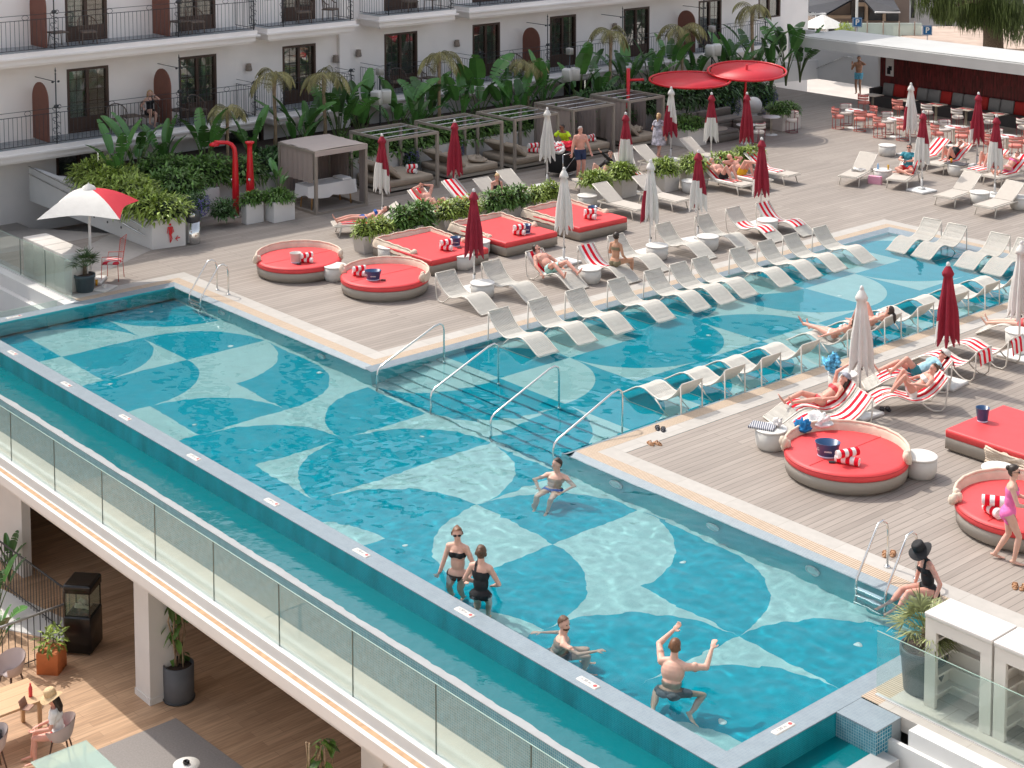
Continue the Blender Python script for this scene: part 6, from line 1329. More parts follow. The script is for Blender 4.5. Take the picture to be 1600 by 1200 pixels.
for sx in (-1, 1): q.tube([(sx*.24, .22, 0), (sx*.21, .2, .45), (sx*.27, .3, 1.15)], .009, 6); q.tube([(sx*.26, -.24, 0), (sx*.24, -.22, .45), (sx*.27, -.2, .66), (sx*.25, .22, .68)], .009, 6)
q.tube([(-.27, .3, 1.15), (.27, .3, 1.15)], .009, 6)
for k in range(11): z = .5+k*.058; q.tube([(-.215-.005*k, .205+.009*k, z), (.215+.005*k, .205+.009*k, z)], .005, 5)
q.tube([(-.24, -.22, .45), (.24, -.22, .45), (.21, .2, .45), (-.21, .2, .45)], .009, 6, True); q.build('wire_frame', PINKM, t); q = MB(); q.rbox(-.24, .24, -.23, .21, .46, .53, .05); q.uv = {i: (v[0]*.8+v[1]*.6, v[1]) for i, v in enumerate(q.v)}; q.build('seat_cushion', stripemat('red_patch', (.7, .65, .62), (.65, .05, .08), .16), t)
q = MB(); q.M = mv(-8.75, -2.35, 0, rz=.5); q.rbox(-.2, .2, -.3, .3, 0, .05, .02); q.box(-.02, .06, -.1, 0, .05, .14); tag(q.build('floor_socket', PLASTW), 'small white base with a dark plug beside the potted palm', 'base')
# white shelving at the right bottom
SHELF = mat('shelf_cream', (.66, .61, .56), .55)
for k in range(4):
    x0 = 17.02+k*1.07; t = thing('shelving_unit', (x0, -3.28, .01), 0, 'cream open shelving unit with ribbed back, '+['leftmost beside the fan palm', 'second from the fan palm', 'third from the fan palm', 'fourth and partly outside the picture'][k], 'shelving', 'cream shelving units behind the glass'); D = .56; H = 1.32; w_ = 1.03
    q = MB(); q.box(0, .17, 0, .06, 0, H-.06); q.box(w_-.17, w_, 0, .06, 0, H-.06); q.box(.17, w_-.17, 0, .06, H-.24, H-.06); q.box(0, .05, .06, D, 0, H-.06); q.box(w_-.05, w_, .06, D, 0, H-.06); q.box(.05, w_*.62, D-.05, D, 0, H-.06); q.build('carcass', SHELF, t)
    q = MB(); q.rbox(-.005, w_+.005, -.02, D+.02, H-.06, H, .01); q.build('top_board', mat('shelf_top', (.72, .68, .65), .5), t)
    for j in range(4):
        z = .16+j*.26; q = MB(); q.box(.05, .17, .06, D-.05, z, z+.03); q.box(.17, w_*.6, D-.15, D-.05, z, z+.03); q.build('shelf', SHELF, t)
# ---------------------------------------------------------------- lower terrace
t = thing('concrete_column', (2.95, -7.35, TZ), 0, 'white square column under the pool walkway beside the tall pot', 'column'); q = MB(); q.box(-.28, .28, -.28, .28, .0, 2.55); q.build('shaft', WHITE, t); q = MB(); q.box(-.295, .295, -.295, .295, 0, .12); q.build('base', WHITE, t)
t = thing('concrete_column', (10.2, -7.35, TZ), 0, 'white square column under the walkway at the bottom centre', 'column'); q = MB(); q.box(-.28, .28, -.28, .28, .0, 2.55); q.build('shaft', WHITE, t); q = MB(); q.box(-.295, .295, -.295, .295, 0, .12); q.build('base', WHITE, t)
t = thing('terrace_wall', (-5.5, -7.0, TZ), 0, 'pale wall closing the lower terrace at the far left', 'wall'); q = MB(); q.box(-8, 2.3, -.2, 0, 0, 2.55); q.build('wall', WHITE, t)
def vine_pot(loc, r, h, lab, n, H2):
    t = thing('potted_climber', loc, 0, lab, 'potted plant'); q = MB(); q.lathe([(r*.95, 0), (r, .02), (r*1.02, h), (r*.93, h), (r*.92, h-.08), (.001, h-.08)], n=32, cap=False); q.build('pot', mat('slate_pot', (.10, .105, .115), .7, var=.05), t)
    q = MB(); q.lathe([(r*1.05, 0), (r*1.08, .04), (r*.9, .04)], n=32); q.build('saucer', DARKP, t); q = MB(); q.lathe([(r*.9, h-.07), (.001, h-.05)], n=20, cap=False); q.build('soil', SOIL, t)
    st = MB(); lv = MB()
    for k in range(n):
        a = rand(0, 6.28); p = Vector((rand(-.1, .1), rand(-.1, .1), h-.08)); pts = [p.copy()]
        for j in range(6): p = p+Vector((rand(-.08, .08), rand(-.08, .08), H2/6)); pts.append(p.copy())
        st.tube(pts, .016, 6)
        for j in range(3):
            q_ = pts[rand(0, 1) < .5 and random.randint(3, 6) or random.randint(1, 6)]
            for _ in range(3): leaf(lv, q_+Vector((rand(-.1, .1), rand(-.1, .1), rand(-.15, .1))), (rdir(-.6, .3)+Vector((0, 0, -.6))), Vector((0, 0, 1)), rand(.16, .26), .12, .15, .3, 4)
    st.build('stems', PALMT, t); lv.build('leaves', LEAFM, t); return t
vine_pot((3.35, -7.1, TZ), .28, .68, 'climbing plant in a tall slate pot beside the column', 7, 1.9); vine_pot((9.75, -8.25, TZ), .3, .6, 'climbing plant below the walkway at the bottom centre', 8, 1.9); vine_pot((10.7, -8.7, TZ), .3, .5, 'second climbing plant right of the bottom centre column', 6, .8)
# patio heater / lantern stove
p = at(131, 1012, TZ); t = thing('gas_lantern_stove', (p.x, p.y, TZ), rad(-48), 'tall black lantern shaped gas stove with glass sides', 'stove'); q = MB(); q.rbox(-.32, .32, -.28, .28, .05, .78, .04); q.build('cabinet', BLACK2 if 'BLACK2' in globals() else mat('black_lacquer', (.01, .01, .011), .25), t)
q = MB(); q.rbox(-.31, .31, -.29, .29, 1.25, 1.42, .05); q.build('hood', MATS['black_lacquer'], t)
q = MB()
for sx in (-1, 1):
    for sy in (-1, 1): q = MB(); q.box(sx*.28-.012, sx*.28+.012, sy*.25-.012, sy*.25+.012, .78, 1.25); q.build('upright', MATS['black_lacquer'], t)
q = MB()
for s in (-1, 1): q.box(-.27, .27, s*.25-.003, s*.25+.003, .80, 1.24); q.box(s*.28-.003, s*.28+.003, -.235, .235, .80, 1.24)
q.build('glass', GLASS, t); q = MB()
for k in range(7): q.tube(((rand(-.18, .18), rand(-.15, .15), .82), (rand(-.18, .18), rand(-.15, .15), .92)), .035, 7)
q.build('logs', mat('ceramic_log', (.45, .38, .3), .8), t)
for sx in (-1, 1):
    for sy in (-1, 1): q = MB(); q.ell((sx*.26, sy*.22, .03), (.03, .02, .03), 8); q.build('castor', DARKP, t)
# iron railings of the terrace and stair
def iron_rail(a, b_, z, h, lab, m=None, top=.02):
    a = Vector((*a, z)); b_ = Vector((*b_, z)); t = thing('iron_railing', a, 0, lab, 'railing', 'wrought iron railings of the lower terrace'); L = (b_-a).length; n = int(L/.13); o = a.copy(); q = MB()
    q.tube(((0, 0, h), b_-a+Vector((0, 0, h))), top, 6); q.build('top_rail', m or IRON, t); q = MB(); q.tube(((0, 0, .1), b_-a+Vector((0, 0, .1))), .012, 5)
    for k in range(n+1): p = (b_-a)*(k/n); q.tube((p+Vector((0, 0, .0)), p+Vector((0, 0, h))), .009, 4, caps=False)
    q.build('balusters', IRON, t); return t
A_ = at(0, 1060, TZ); B_ = at(103, 1020, TZ); d_ = (B_-A_); iron_rail((A_.x-d_.x, A_.y-d_.y), (B_.x, B_.y), TZ, 1.0, 'iron railing with pale top rail beside the orange planter', mat('pale_rail', (.45, .45, .46), .4, .3), .025)
C_ = at(0, 915, TZ); D2 = at(110, 1000, TZ); iron_rail((C_.x, C_.y), (D2.x, D2.y), TZ, 1.0, 'dark iron railing running up behind the stove')
mb = MB(); s0 = A_+Vector((-.1, .05, 0)); mb.prism([(A_.x-3, A_.y+.2), (B_.x-.45, B_.y+.15), (B_.x-.75, B_.y+.7), (C_.x-1, C_.y-.3)], TZ+.0, TZ+.02); struct('stair_floor', mb, WHITE)
t = thing('terracotta_planter', at(81, 1046, TZ), rad(-48), 'square orange terracotta planter with variegated plants', 'planter'); q = MB(); q.rbox(-.22, .22, -.22, .22, 0, .42, .02); q.build('box', mat('terracotta', (.62, .20, .07), .8, var=.08), t)
q = MB(); foliage(q, [(0, 0, .55, .24, .24, .2), (.1, -.05, .68, .12, .12, .15), (-.1, .1, .7, .12, .12, .2)], 95, .17, .06); q.build('plant', LEAFY, t)
# plants left
for k, (px, py, sc) in enumerate(((-6, 985, .6), (-8, 1040, .55), (14, 915, .5))):
    p = at(px, py, TZ); o = dup(bigs[k], (p.x-.2, p.y+.1, TZ), k*2., ['strelitzia behind the pale iron railing at the left edge', 'low strelitzia below the iron railing at the left edge', 'tall strelitzia above the stair at the left edge'][k]); o.scale = (sc,)*3; o['group'] = 'strelitzias by the lower terrace stair'
# table and shell chairs
p = at(-20, 1130, TZ+.75); p = Vector((at(30, 1125, TZ+.75)))
t = thing('terrace_table', (3.2, -11.0, TZ), rad(0), 'long pale wooden terrace table at the bottom left', 'table')
PINE = brickmat('pale_table_wood', (.60, .40, .23), (.56, .36, .20), (.30, .18, .10), 6, .28, .005, .5, 'YX', 0, grain=.08, gscale=(1, 20, 1)); a_, b2_, c2_ = at(72, 1078, TZ+.75), at(72, 1105, TZ+.75), at(0, 1130, TZ+.75)
tc_ = at(72, 1090, TZ+.75); t.location = (tc_.x-.42, tc_.y-1.25, TZ); q = MB(); q.rbox(-.45, .45, -1.3, 1.3, .71, .75, .01); q.build('tabletop', PINE, t)
for sx in (-1, 1):
    for sy in (-1, 1): q = MB(); q.box(sx*.36-.03, sx*.36+.03, sy*1.15-.03, sy*1.15+.03, 0, .71); q.build('leg', PINE, t)
SHELL = mat('mauve_shell', (.52, .44, .42), .6)
def shell_chair(loc, rot, lab):
    t = thing('shell_chair', loc, rot, lab, 'chair', 'mauve shell chairs on the lower terrace'); q = MB(); rows = []
    for j in range(9):
        u = j/8; row = []
        for k in range(29):
            a = rad(-150+300*k/28); f = (1+math.cos(a))/2; ztop = .62+.20*f; r = .12+.15*u**.5; row.append((-r*math.cos(a)*1.0, r*math.sin(a)*1.08, .44+(ztop-.44)*u**1.5))
        rows.append(row)
    q.grid(rows); q.grid([[(x*.95, y*.95, z+.005) for x, y, z in r] for r in rows[::-1]]); q.lathe([(.001, .43), (.14, .435), (.15, .46), (.001, .47)], n=20, cap=False); q.build('shell', SHELL, t)
    for sx in (-1, 1):
        for sy in (-1, 1): q = MB(); q.tube(((sx*.12, sy*.12, .44), (sx*.21, sy*.21, 0)), [.018, .011], 6); q.build('leg', mat('walnut_leg', (.10, .05, .03), .5), t)
    return t
# ================================================================ PEOPLE
import numpy as np
V3 = Vector
def cap(mb, a, b, ra, rb, n=12, flat=1.0, latv=None):
    a, b = V3(a), V3(b); d = (b-a); L = d.length
    if L < 1e-5: mb.ell(a, (ra, ra, ra), n); return
    d /= L; u = latv if latv is not None else (V3((0, 0, 1)) if abs(d.z) < .9 else V3((1, 0, 0))); u = (u-d*u.dot(d)).normalized(); v = d.cross(u); rings = []
    prof_ = [(-ra*math.cos(t), ra*math.sin(t)) for t in (.35, .8, 1.2)]+[(0, ra)]+[(L*k/4, ra+(rb-ra)*k/4) for k in (1, 2, 3)]+[(L, rb)]+[(L+rb*math.cos(t), rb*math.sin(t)) for t in (1.2, .8, .35)]
    for x, r in prof_: rings.append([mb.vert(a+d*x+u*r*math.cos(2*math.pi*k/n)+v*r*flat*math.sin(2*math.pi*k/n)) for k in range(n)])
    for p, q in zip(rings, rings[1:]):
        for k in range(n): mb.face((p[k], p[(k+1) % n], q[(k+1) % n], q[k]))
    mb.face(rings[0][::-1]); mb.face(rings[-1])
def ik(a, t, l1, l2, hint):
    a, t = V3(a), V3(t); d = t-a; L = min(d.length, (l1+l2)*.998); d.normalize(); t = a+d*L; x = (l1*l1-l2*l2+L*L)/(2*L); hh = math.sqrt(max(0, l1*l1-x*x)); u = V3(hint); u = (u-d*u.dot(d)); u = u.normalized() if u.length > 1e-4 else d.orthogonal().normalized(); return a+d*x+u*hh, t
def bake(o, voxel, sm=3):
    m = o.modifiers.new('r', 'REMESH'); m.mode = 'VOXEL'; m.voxel_size = voxel; m.use_smooth_shade = True; s = o.modifiers.new('s', 'SMOOTH'); s.factor = .5; s.iterations = sm
    bpy.context.view_layer.update(); me = bpy.data.meshes.new_from_object(o.evaluated_get(bpy.context.evaluated_depsgraph_get())); mats = [x for x in o.data.materials]; o.modifiers.clear(); old = o.data; o.data = me; bpy.data.meshes.remove(old); me.materials.clear()
    for x in mats: me.materials.append(x)
    me.polygons.foreach_set('use_smooth', [True]*len(me.polygons)); return me
SK = [mat('skin_fair', (.66, .40, .31), .5, var=.05, vscale=9, spec=.35, sub=.15), mat('skin_tan', (.50, .27, .17), .5, var=.05, vscale=9, spec=.35, sub=.15), mat('skin_pink', (.68, .35, .27), .5, var=.07, vscale=7, spec=.35, sub=.15), mat('skin_brown', (.27, .13, .08), .45, spec=.4, sub=.1)]
CL = {k: mat(k+'_swim_cloth', c, .8, var=.05 if k != 'pattern' else .7, vscale=20 if k != 'pattern' else 9) for k, c in dict(black=(.012, .012, .014), navy=(.02, .035, .09), mint=(.42, .72, .66), coral=(.70, .08, .09), blue=(.02, .10, .38), olive=(.20, .17, .10), white=(.74, .74, .72), pink=(.80, .16, .42), yellow=(.75, .42, .02), teal=(.03, .22, .28), skyblue=(.16, .50, .68), red=(.55, .03, .03), neon=(.55, .80, .02), grey=(.14, .15, .17), lightblue=(.30, .50, .58), pattern=(.48, .46, .52), hotpink=(.85, .12, .30)).items()}
HR = dict(brown=mat('hair_brown', (.10, .05, .025), .55, var=.3, vscale=40), dark=mat('hair_dark', (.03, .018, .012), .5, var=.3, vscale=40), blonde=mat('hair_blonde', (.50, .33, .16), .6, var=.2, vscale=40), grey=mat('hair_grey', (.36, .35, .34), .7, var=.2, vscale=40), auburn=mat('hair_auburn', (.16, .07, .03), .5, var=.3, vscale=40))
SHADE = mat('sunglass_black', (.008, .008, .01), .08)
WHITEYE = mat('dark_eye', (.03, .02, .015), .3)
def person(label, loc, rot, h=1.7, sex='f', pel=(0, 0, .9), neck=(0, 0, 1.4), look=None, wr=None, wh=((-1, .3, -.2), (-1, -.3, -.2)), an=None, kh=((1, 0, .2), (1, 0, .2)), toe=None, g=(), skin=0, hair='brown', hs='short', glasses=False, hat=None, up=None, vox=.011, palm=None, head=None, beard=False, bk=1., z0=0, lat=None, twist=0):
    pel, neck = V3(pel), V3(neck); sp = (neck-pel).normalized(); f = sex == 'f'
    side = V3(lat) if lat else V3((0, 1, 0)); side = (side-sp*side.dot(sp)).normalized(); fw = side.cross(sp); sh_side = (Quaternion(sp, twist) @ side) if twist else side
    hd_up = V3(up).normalized() if up else sp.lerp(V3((0, 0, 1)), .35).normalized()
    hc = V3(head) if head else neck+hd_up*(.098*h)
    lk = V3(look).normalized() if look else fw; lk = (lk-hd_up*lk.dot(hd_up)).normalized(); hl = hd_up.cross(lk)
    shw, hw = (.088 if f else .103)*h, (.054 if f else .052)*h; T, Cf, UA, FA = .245*h, .245*h, .165*h, .15*h
    sh = [neck-sp*.035*h+sh_side*shw, neck-sp*.035*h-sh_side*shw]; hip = [pel+side*hw-sp*.01, pel-side*hw-sp*.01]
    wr = wr or (pel+side*.22+fw*.1-sp*.02, pel-side*.22+fw*.1-sp*.02); an = an or (hip[0]-V3((0, 0, .47*h)), hip[1]-V3((0, 0, .47*h)))
    toe = toe or (fw, fw); mb = MB(); k = h/1.7*bk
    L3 = (side, fw, sp)
    # torso
    mb.ell(pel, (.165*k, .115*k, .125*k), 18, L3); mid = pel.lerp(neck, .38)
    mb.ell(mid, ((.118 if f else .142)*k, (.09 if f else .11)*k, .17*k), 18, L3)
    che = pel.lerp(neck, .70); S3 = (sh_side, sh_side.cross(sp), sp); mb.ell(che, ((.142 if f else .168)*k, (.10 if f else .118)*k, .165*k), 18, S3)
    for s_ in (1, -1):
        if f: mb.ell(che+sh_side*s_*.066*k+S3[1]*.07*k-sp*.0, (.056*k, .052*k, .056*k), 12, S3)
        else: mb.ell(che+sh_side*s_*.07*k+S3[1]*.065*k+sp*.02, (.075*k, .045*k, .06*k), 12, S3)
        mb.ell(pel+side*s_*.07*k-fw*.055*k-sp*.05*k, (.088*k, .085*k, .09*k), 12, L3)
        cap(mb, neck-sp*.01*k, sh[0 if s_ > 0 else 1]-sp*.0, .05*k, .052*k)
    cap(mb, neck-sp*.03, hc-hd_up*.03, .056*k, .05*k)
    # head
    H3 = (hl, lk, hd_up); q = h/1.7
    mb.ell(hc+hd_up*.018*q, (.072*q, .088*q, .092*q), 18, H3); mb.ell(hc-hd_up*.042*q+lk*.022*q, (.054*q, .062*q, .072*q), 14, H3)
    cap(mb, hc+lk*.088*q+hd_up*.012*q, hc+lk*.103*q-hd_up*.022*q, .009*q, .014*q, 8); mb.ell(hc+lk*.072*q-hd_up*.058*q, (.026*q, .014*q, .010*q), 8, H3); mb.ell(hc+lk*.062*q-hd_up*.092*q, (.022*q, .02*q, .018*q), 8, H3)
    for s_ in (1, -1): mb.ell(hc+hl*s_*.076*q-lk*.008*q-hd_up*.008*q, (.010*q, .020*q, .030*q), 8, H3)
    seg = [(pel-sp*.12*k, neck, .14), (hc-hd_up*.05*q, hc+hd_up*.05*q, .09)]
    el, kn = [], []
    for i, s_ in ((0, 1), (1, -1)):
        e, w_ = ik(sh[i], wr[i], UA, FA, wh[i]); el.append(e); cap(mb, sh[i], e, (.047 if f else .056)*k, (.036 if f else .042)*k); mb.ell(sh[i].lerp(e, .45), (.045*k, .045*k, .06*k) if f else (.055*k, .055*k, .07*k), 10); cap(mb, e, w_, (.038 if f else .045)*k, .026*k)
        hd = (w_-e).normalized(); pn = V3(palm[i]) if palm and palm[i] else (hd.cross(side*s_) if abs(hd.dot(side)) < .9 else hd.cross(fw)); pn = (pn-hd*pn.dot(hd)).normalized(); sd = hd.cross(pn)*s_
        pc = w_+hd*.052*q; mb.ell(pc, (.040*q, .017*q, .05*q), 10, (sd, pn, hd)); tip = w_+hd*.09*q
        for j, (o_, ln) in enumerate(((.030, .062), (.010, .074), (-.010, .069), (-.030, .053))):
            b0 = w_+hd*.088*q+sd*o_*q; b1 = b0+(hd*.9+pn*.28+sd*o_*2.2).normalized()*ln*q*.55; b2 = b1+(hd*.6+pn*.75).normalized()*ln*q*.5; cap(mb, b0, b1, .0098*q, .009*q, 7); cap(mb, b1, b2, .009*q, .008*q, 7)
        t0 = w_+hd*.03*q+sd*.030*q; t1 = t0+(sd*.8+hd*.75+pn*.2).normalized()*.038*q; t2 = t1+(sd*.25+hd*.9+pn*.3).normalized()*.03*q; cap(mb, t0, t1, .013*q, .011*q, 7); cap(mb, t1, t2, .011*q, .009*q, 7)
        seg += [(sh[i], e, .045), (e, w_, .035), (w_, tip, .04)]
    for i, s_ in ((0, 1), (1, -1)):
        kk, a_ = ik(hip[i], an[i], T, Cf, kh[i]); kn.append(kk); cap(mb, hip[i], hip[i].lerp(kk, .5), .092*k, .074*k, 14); cap(mb, hip[i].lerp(kk, .5), kk, .074*k, .052*k, 14); cap(mb, kk, kk.lerp(a_, .35), .050*k, .054*k, 14); cap(mb, kk.lerp(a_, .35), a_, .053*k, .033*k, 14)
        sd = (a_-kk).normalized(); td = V3(toe[i]).normalized(); heel = a_+sd*.03-td*.035; ball = a_+td*.115*q+sd*.055; cap(mb, heel, ball, .033*q, .030*q, 12, .7, side); cap(mb, ball, ball+td*.055*q-sd*.004, .027*q, .018*q, 10, .6, side)
        bs = side*.013
        for j in range(5): cap(mb, ball+td*.03*q+side*s_*(.022-.011*j)*q, ball+td*(.075-.006*j)*q+side*s_*(.024-.0135*j)*q, .010*q, .0085*q, 7)
        seg += [(hip[i], kk, .075), (kk, a_, .05), (a_, ball, .04)]
    t = thing('person', loc, rot, label, 'person'); body = mb.build('body', SK[skin], t); me = bake(body, vox, 3)
    nv = len(me.vertices); co = np.empty(nv*3); me.vertices.foreach_get('co', co); co = co.reshape(-1, 3); no = np.empty(nv*3); me.vertices.foreach_get('normal', no); no = no.reshape(-1, 3)
    D = []; Tt = []
    for a, b_, r in seg:
        a, b_ = np.array(a), np.array(b_); d = b_-a; tt = ((co-a)@d)/(d@d); tc = np.clip(tt, 0, 1); D.append(np.linalg.norm(co-(a+tc[:, None]*d), axis=1)-r); Tt.append(tt)
    D = np.array(D); Tt = np.array(Tt); B = D.argmin(0); tt = Tt[B, np.arange(nv)]
    A_ = lambda v: np.array(v)
    tor = (co-A_(pel))@A_(sp)/(neck-pel).length; latc = (co-A_(che))@A_(sh_side); fr = (co-A_(che))@A_(S3[1]); isT = (B == 0); isTh = (B == 8) | (B == 11); arm = (B == 2) | (B == 5)
    nc = me.loops; faces = [tuple(p.vertices) for p in me.polygons]; fa = np.array([p+(p[-1],)*(4-len(p)) if len(p) < 4 else p[:4] for p in faces])
    def shell(mask, off, name, m, ns=0):
        ok = mask[fa].all(1); idx = np.unique(fa[ok]); mp = {int(v): i for i, v in enumerate(idx)}; c = MB(); c.smooth = True
        for v in idx:
            o_ = off
            if ns: o_ += ns*noise.noise(V3(co[v])*14)
            c.vert(tuple(co[v]+no[v]*o_))
        for i in np.nonzero(ok)[0]: c.face([mp[v] for v in faces[i]])
        return c.build(name, m, t) if c.f else None
    for gm in g:
        kind, col = gm[0], CL[gm[1]]
        if kind == 'trunks': shell((isT & (tor < .10)) | (isTh & (tt < (gm[2] if len(gm) > 2 else .5))), .016, 'swim_trunks', col, .012)
        elif kind == 'briefs': shell((isT & (tor < .03)) | (isTh & (tt < .10)), .006, 'bikini_bottom', col)
        elif kind == 'top': shell(isT & (tor > .60) & (tor < .78) & (np.abs(latc) < .19), .007, 'bikini_top', col)
        elif kind == 'suit': shell(((isT | arm) & (tor < .80) & (tor < .80+1.2*latc*(1 if len(gm) < 3 else 0)+.05) & ~(arm & (tt > .0))) | (isT & (tor < .78)) | (isTh & (tt < .03)) | (isT & (latc > .04) & (latc < .09)), .007, 'swimsuit', col)
        elif kind == 'shirt': shell((isT & (tor > -.1) & (tor < 1.0)) | (arm & (tt < .62)), .016, 'shirt', col, .014)
        elif kind == 'longsleeve': shell((isT & (tor > .55) & (tor < 1.0)) | (B == 2) | (B == 5) | (B == 3) | (B == 6), .014, 'long_sleeves', col, .012)
        elif kind == 'dress':
            shell((isT & (tor > .3)) | (arm & (tt < .5)), .02, 'dress_top', col, .012); c = MB(); rows = []
            for j in range(8):
                u = j/7; z = pel.z+.26-u*.62; rows.append([((.15+.07*u+.012*math.sin(a*.9*6))*math.cos(a*.2618)*1.0+pel.x, (.19+.08*u+.012*math.sin(a*.7*6))*math.sin(a*.2618), z) for a in range(25)])
            c.grid(rows); c.build('dress_skirt', col, t)
    # hair
    r_ = co-A_(hc); hu, hf, hs_ = r_@A_(hd_up)/q, r_@A_(lk)/q, r_@A_(hl)/q; isH = (B == 1) & (np.abs(hs_) < .12)
    if hair:
        if hs == 'bald_sides': msk = isH & (hu > -.02) & (hf < -.01)
        else: msk = isH & ((hu*.95-hf*.75 > .028) | ((hf < -.015) & (hu > (-.075 if hs != 'short' else -.05))))
        hm = HR[hair]; shell(msk, .010*q if hs in ('short', 'bald_sides') else .016*q, 'hair', hm, .012)
        if hs in ('bun', 'ponytail', 'long'):
            c = MB()
            if hs == 'bun': c.ell(hc-lk*.095*q+hd_up*.05*q, (.042*q, .042*q, .045*q), 12, H3)
            elif hs == 'ponytail':
                p0 = hc-lk*.09*q+hd_up*.03*q; c.tube([p0, p0-lk*.05+V3((0, 0, -.02)), p0-lk*.06+V3((0, 0, -.12)), p0-lk*.045+V3((0, 0, -.22))], [.03, .04, .035, .01], 9)
            else:
                for s_ in (-1, -.5, 0, .5, 1): p0 = hc-lk*(.07-.03*abs(s_))*q+hl*s_*.06*q; c.tube([p0+hd_up*.04, p0-lk*.02-hd_up*.07, p0-lk*.03-hd_up*.2, p0-lk*.02-hd_up*.29], [.04, .045, .04, .012], 9)
            c.build({'bun': 'hair_bun', 'ponytail': 'ponytail', 'long': 'long_hair'}[hs], hm, t)
    if beard: shell(isH & (hu < -.035) & (hf > .035) & (hu > -.105), .006, 'beard', HR[hair or 'dark'], .006)
    c = MB()
    if glasses:
        for s_ in (1, -1): c.ell(hc+lk*.088*q+hl*s_*.034*q+hd_up*.014*q, (.028*q, .010*q, .020*q), 10, H3); c.tube([hc+lk*.085*q+hl*s_*.055*q+hd_up*.018*q, hc-lk*.0*q+hl*s_*.08*q+hd_up*.012*q], .0035, 5)
        c.tube([hc+lk*.094*q-hl*.012*q+hd_up*.018*q, hc+lk*.094*q+hl*.012*q+hd_up*.018*q], .004, 5); c.build('sunglasses', SHADE, t)
    else:
        for s_ in (1, -1): c.ell(hc+lk*.083*q+hl*s_*.030*q+hd_up*.014*q, (.013*q, .008*q, .006*q), 8, H3)
        c.build('eyes', WHITEYE, t)
    if hat:
        kind, hm = hat; c = MB(); M = Matrix(((hl.x, lk.x, hd_up.x, 0), (hl.y, lk.y, hd_up.y, 0), (hl.z, lk.z, hd_up.z, 0), (0, 0, 0, 1))); M.translation = hc+hd_up*.055*q; c.M = M
        if kind == 'brim': 
            c.lathe([(.092, .0), (.098, .02), (.092, .10), (.07, .125), (.001, .112)], n=28, cap=False, sy=1.1); n_ = 36; rows = []
            for j in range(5): rows.append([((.09+.024*j)*math.cos(a*2*math.pi/n_), (.10+.024*j)*math.sin(a*2*math.pi/n_), .005-.010*j*(1+.6*math.sin(2*a*2*math.pi/n_))) for a in range(n_+1)])
            c.grid(rows); c.grid([[(x, y, z-.004) for x, y, z in r] for r in rows[::-1]])
        else:
            c.lathe([(.088, -.02), (.092, .01), (.082, .05), (.05, .08), (.001, .09)], n=24, cap=False, sy=1.1); c.grid([[(x*.085, .06+.055*j*(1-x*x*.5)+.03, -.005-.006*j) for x in (-.8, -.4, 0, .4, .8)] for j in range(3)])
        c.build('hat', hm, t)
    return t, body
def toks(p): return V3(p)
# reclining helper: frame with the head end at x = 0 and the feet at +x
def recline(label, M, kind='curve', z=0, **k):
    h = k.get('h', 1.66); rot = M.to_euler().z; loc = M.translation.copy(); loc.z += z
    if kind == 'curve': d = dict(pel=(.66, 0, .35), neck=(.215, 0, .595), an=((1.48, .10, .33), (1.50, -.10, .33)), kh=((0, .1, 1), (0, -.1, 1)), toe=((.45, .25, .9), (.45, -.25, .9)), wr=((.75, .27, .33), (.75, -.27, .33)), wh=((-.2, 1, -.3), (-.2, -1, -.3)), look=(.75, 0, .7), up=(-.65, 0, .76))
    else: d = dict(pel=(.86, 0, .46), neck=(.43, 0, .74), an=((1.68, .10, .40), (1.68, -.10, .40)), kh=((0, .1, 1), (0, -.1, 1)), toe=((.4, .25, .9), (.4, -.25, .9)), wr=((.95, .27, .44), (.95, -.27, .44)), wh=((-.2, 1, -.3), (-.2, -1, -.3)), look=(.7, 0, .72), up=(-.66, 0, .75))
    d.update(k); return person(label, loc, rot, **d)
def frame(a, b, z=0): return mv(a[0], a[1], z, rz=dirang(a, b))
PP = []
# --- in the main pool
PP.append(person('woman standing in the pool in a black strapless bikini and sunglasses', (9.72, -5.55, DEEP), rad(-62), 1.74, 'f', pel=(0, 0, .95), neck=(.0, 0, 1.46), look=(.9, .4, -.25), up=(.1, 0, 1), wr=((.26, .30, 1.05), (.08, -.32, .86)), g=(('top', 'black'), ('briefs', 'black')), skin=0, hair='auburn', glasses=True, hs='bun', vox=.009))
PP.append(person('woman seen from behind in a one shoulder black swimsuit in the pool', (10.50, -5.72, DEEP), rad(118), 1.72, 'f', pel=(0, 0, .94), neck=(.02, 0, 1.45), look=(1, .1, -.1), wr=((.22, .14, 1.02), (.22, -.14, 1.02)), wh=((-.6, 1, -.2), (-.6, -1, -.2)), g=(('suit', 'black'),), skin=0, hair='brown', hs='bun', vox=.009))
PP.append(person('bearded man up to his chest by the infinity edge, seen from behind', (12.42, -5.72, DEEP), rad(50), 1.80, 'm', pel=(-.10, 0, .50), neck=(.0, 0, 1.03), look=(.7, -.7, .0), up=(0, 0, 1), wr=((-.32, .36, .80), (.45, -.30, .90)), wh=((-.5, .5, -.5), (-.3, -1, -.2)), an=((.3, .15, .08), (.3, -.15, .08)), g=(('trunks', 'grey'),), skin=0, hair='brown', hs='short', beard=True, vox=.009))
PP.append(person('man in dark trunks seen from behind with both arms raised in the pool', (14.30, -5.42, DEEP), rad(112), 1.78, 'm', pel=(0, 0, .72), neck=(.14, 0, 1.24), look=(1, .15, -.1), up=(.15, .0, 1), wr=((.50, .16, 1.46), (.48, -.44, 1.34)), wh=((-.1, 1, -.5), (-.1, -1, -.8)), an=((-.15, .22, .18), (-.10, -.35, .32)), kh=((1, .3, .2), (1, -.5, .2)), toe=((-.3, .3, -.9), (-.3, -.6, -.5)), g=(('trunks', 'grey'),), skin=0, hair='auburn', hs='short', vox=.009))
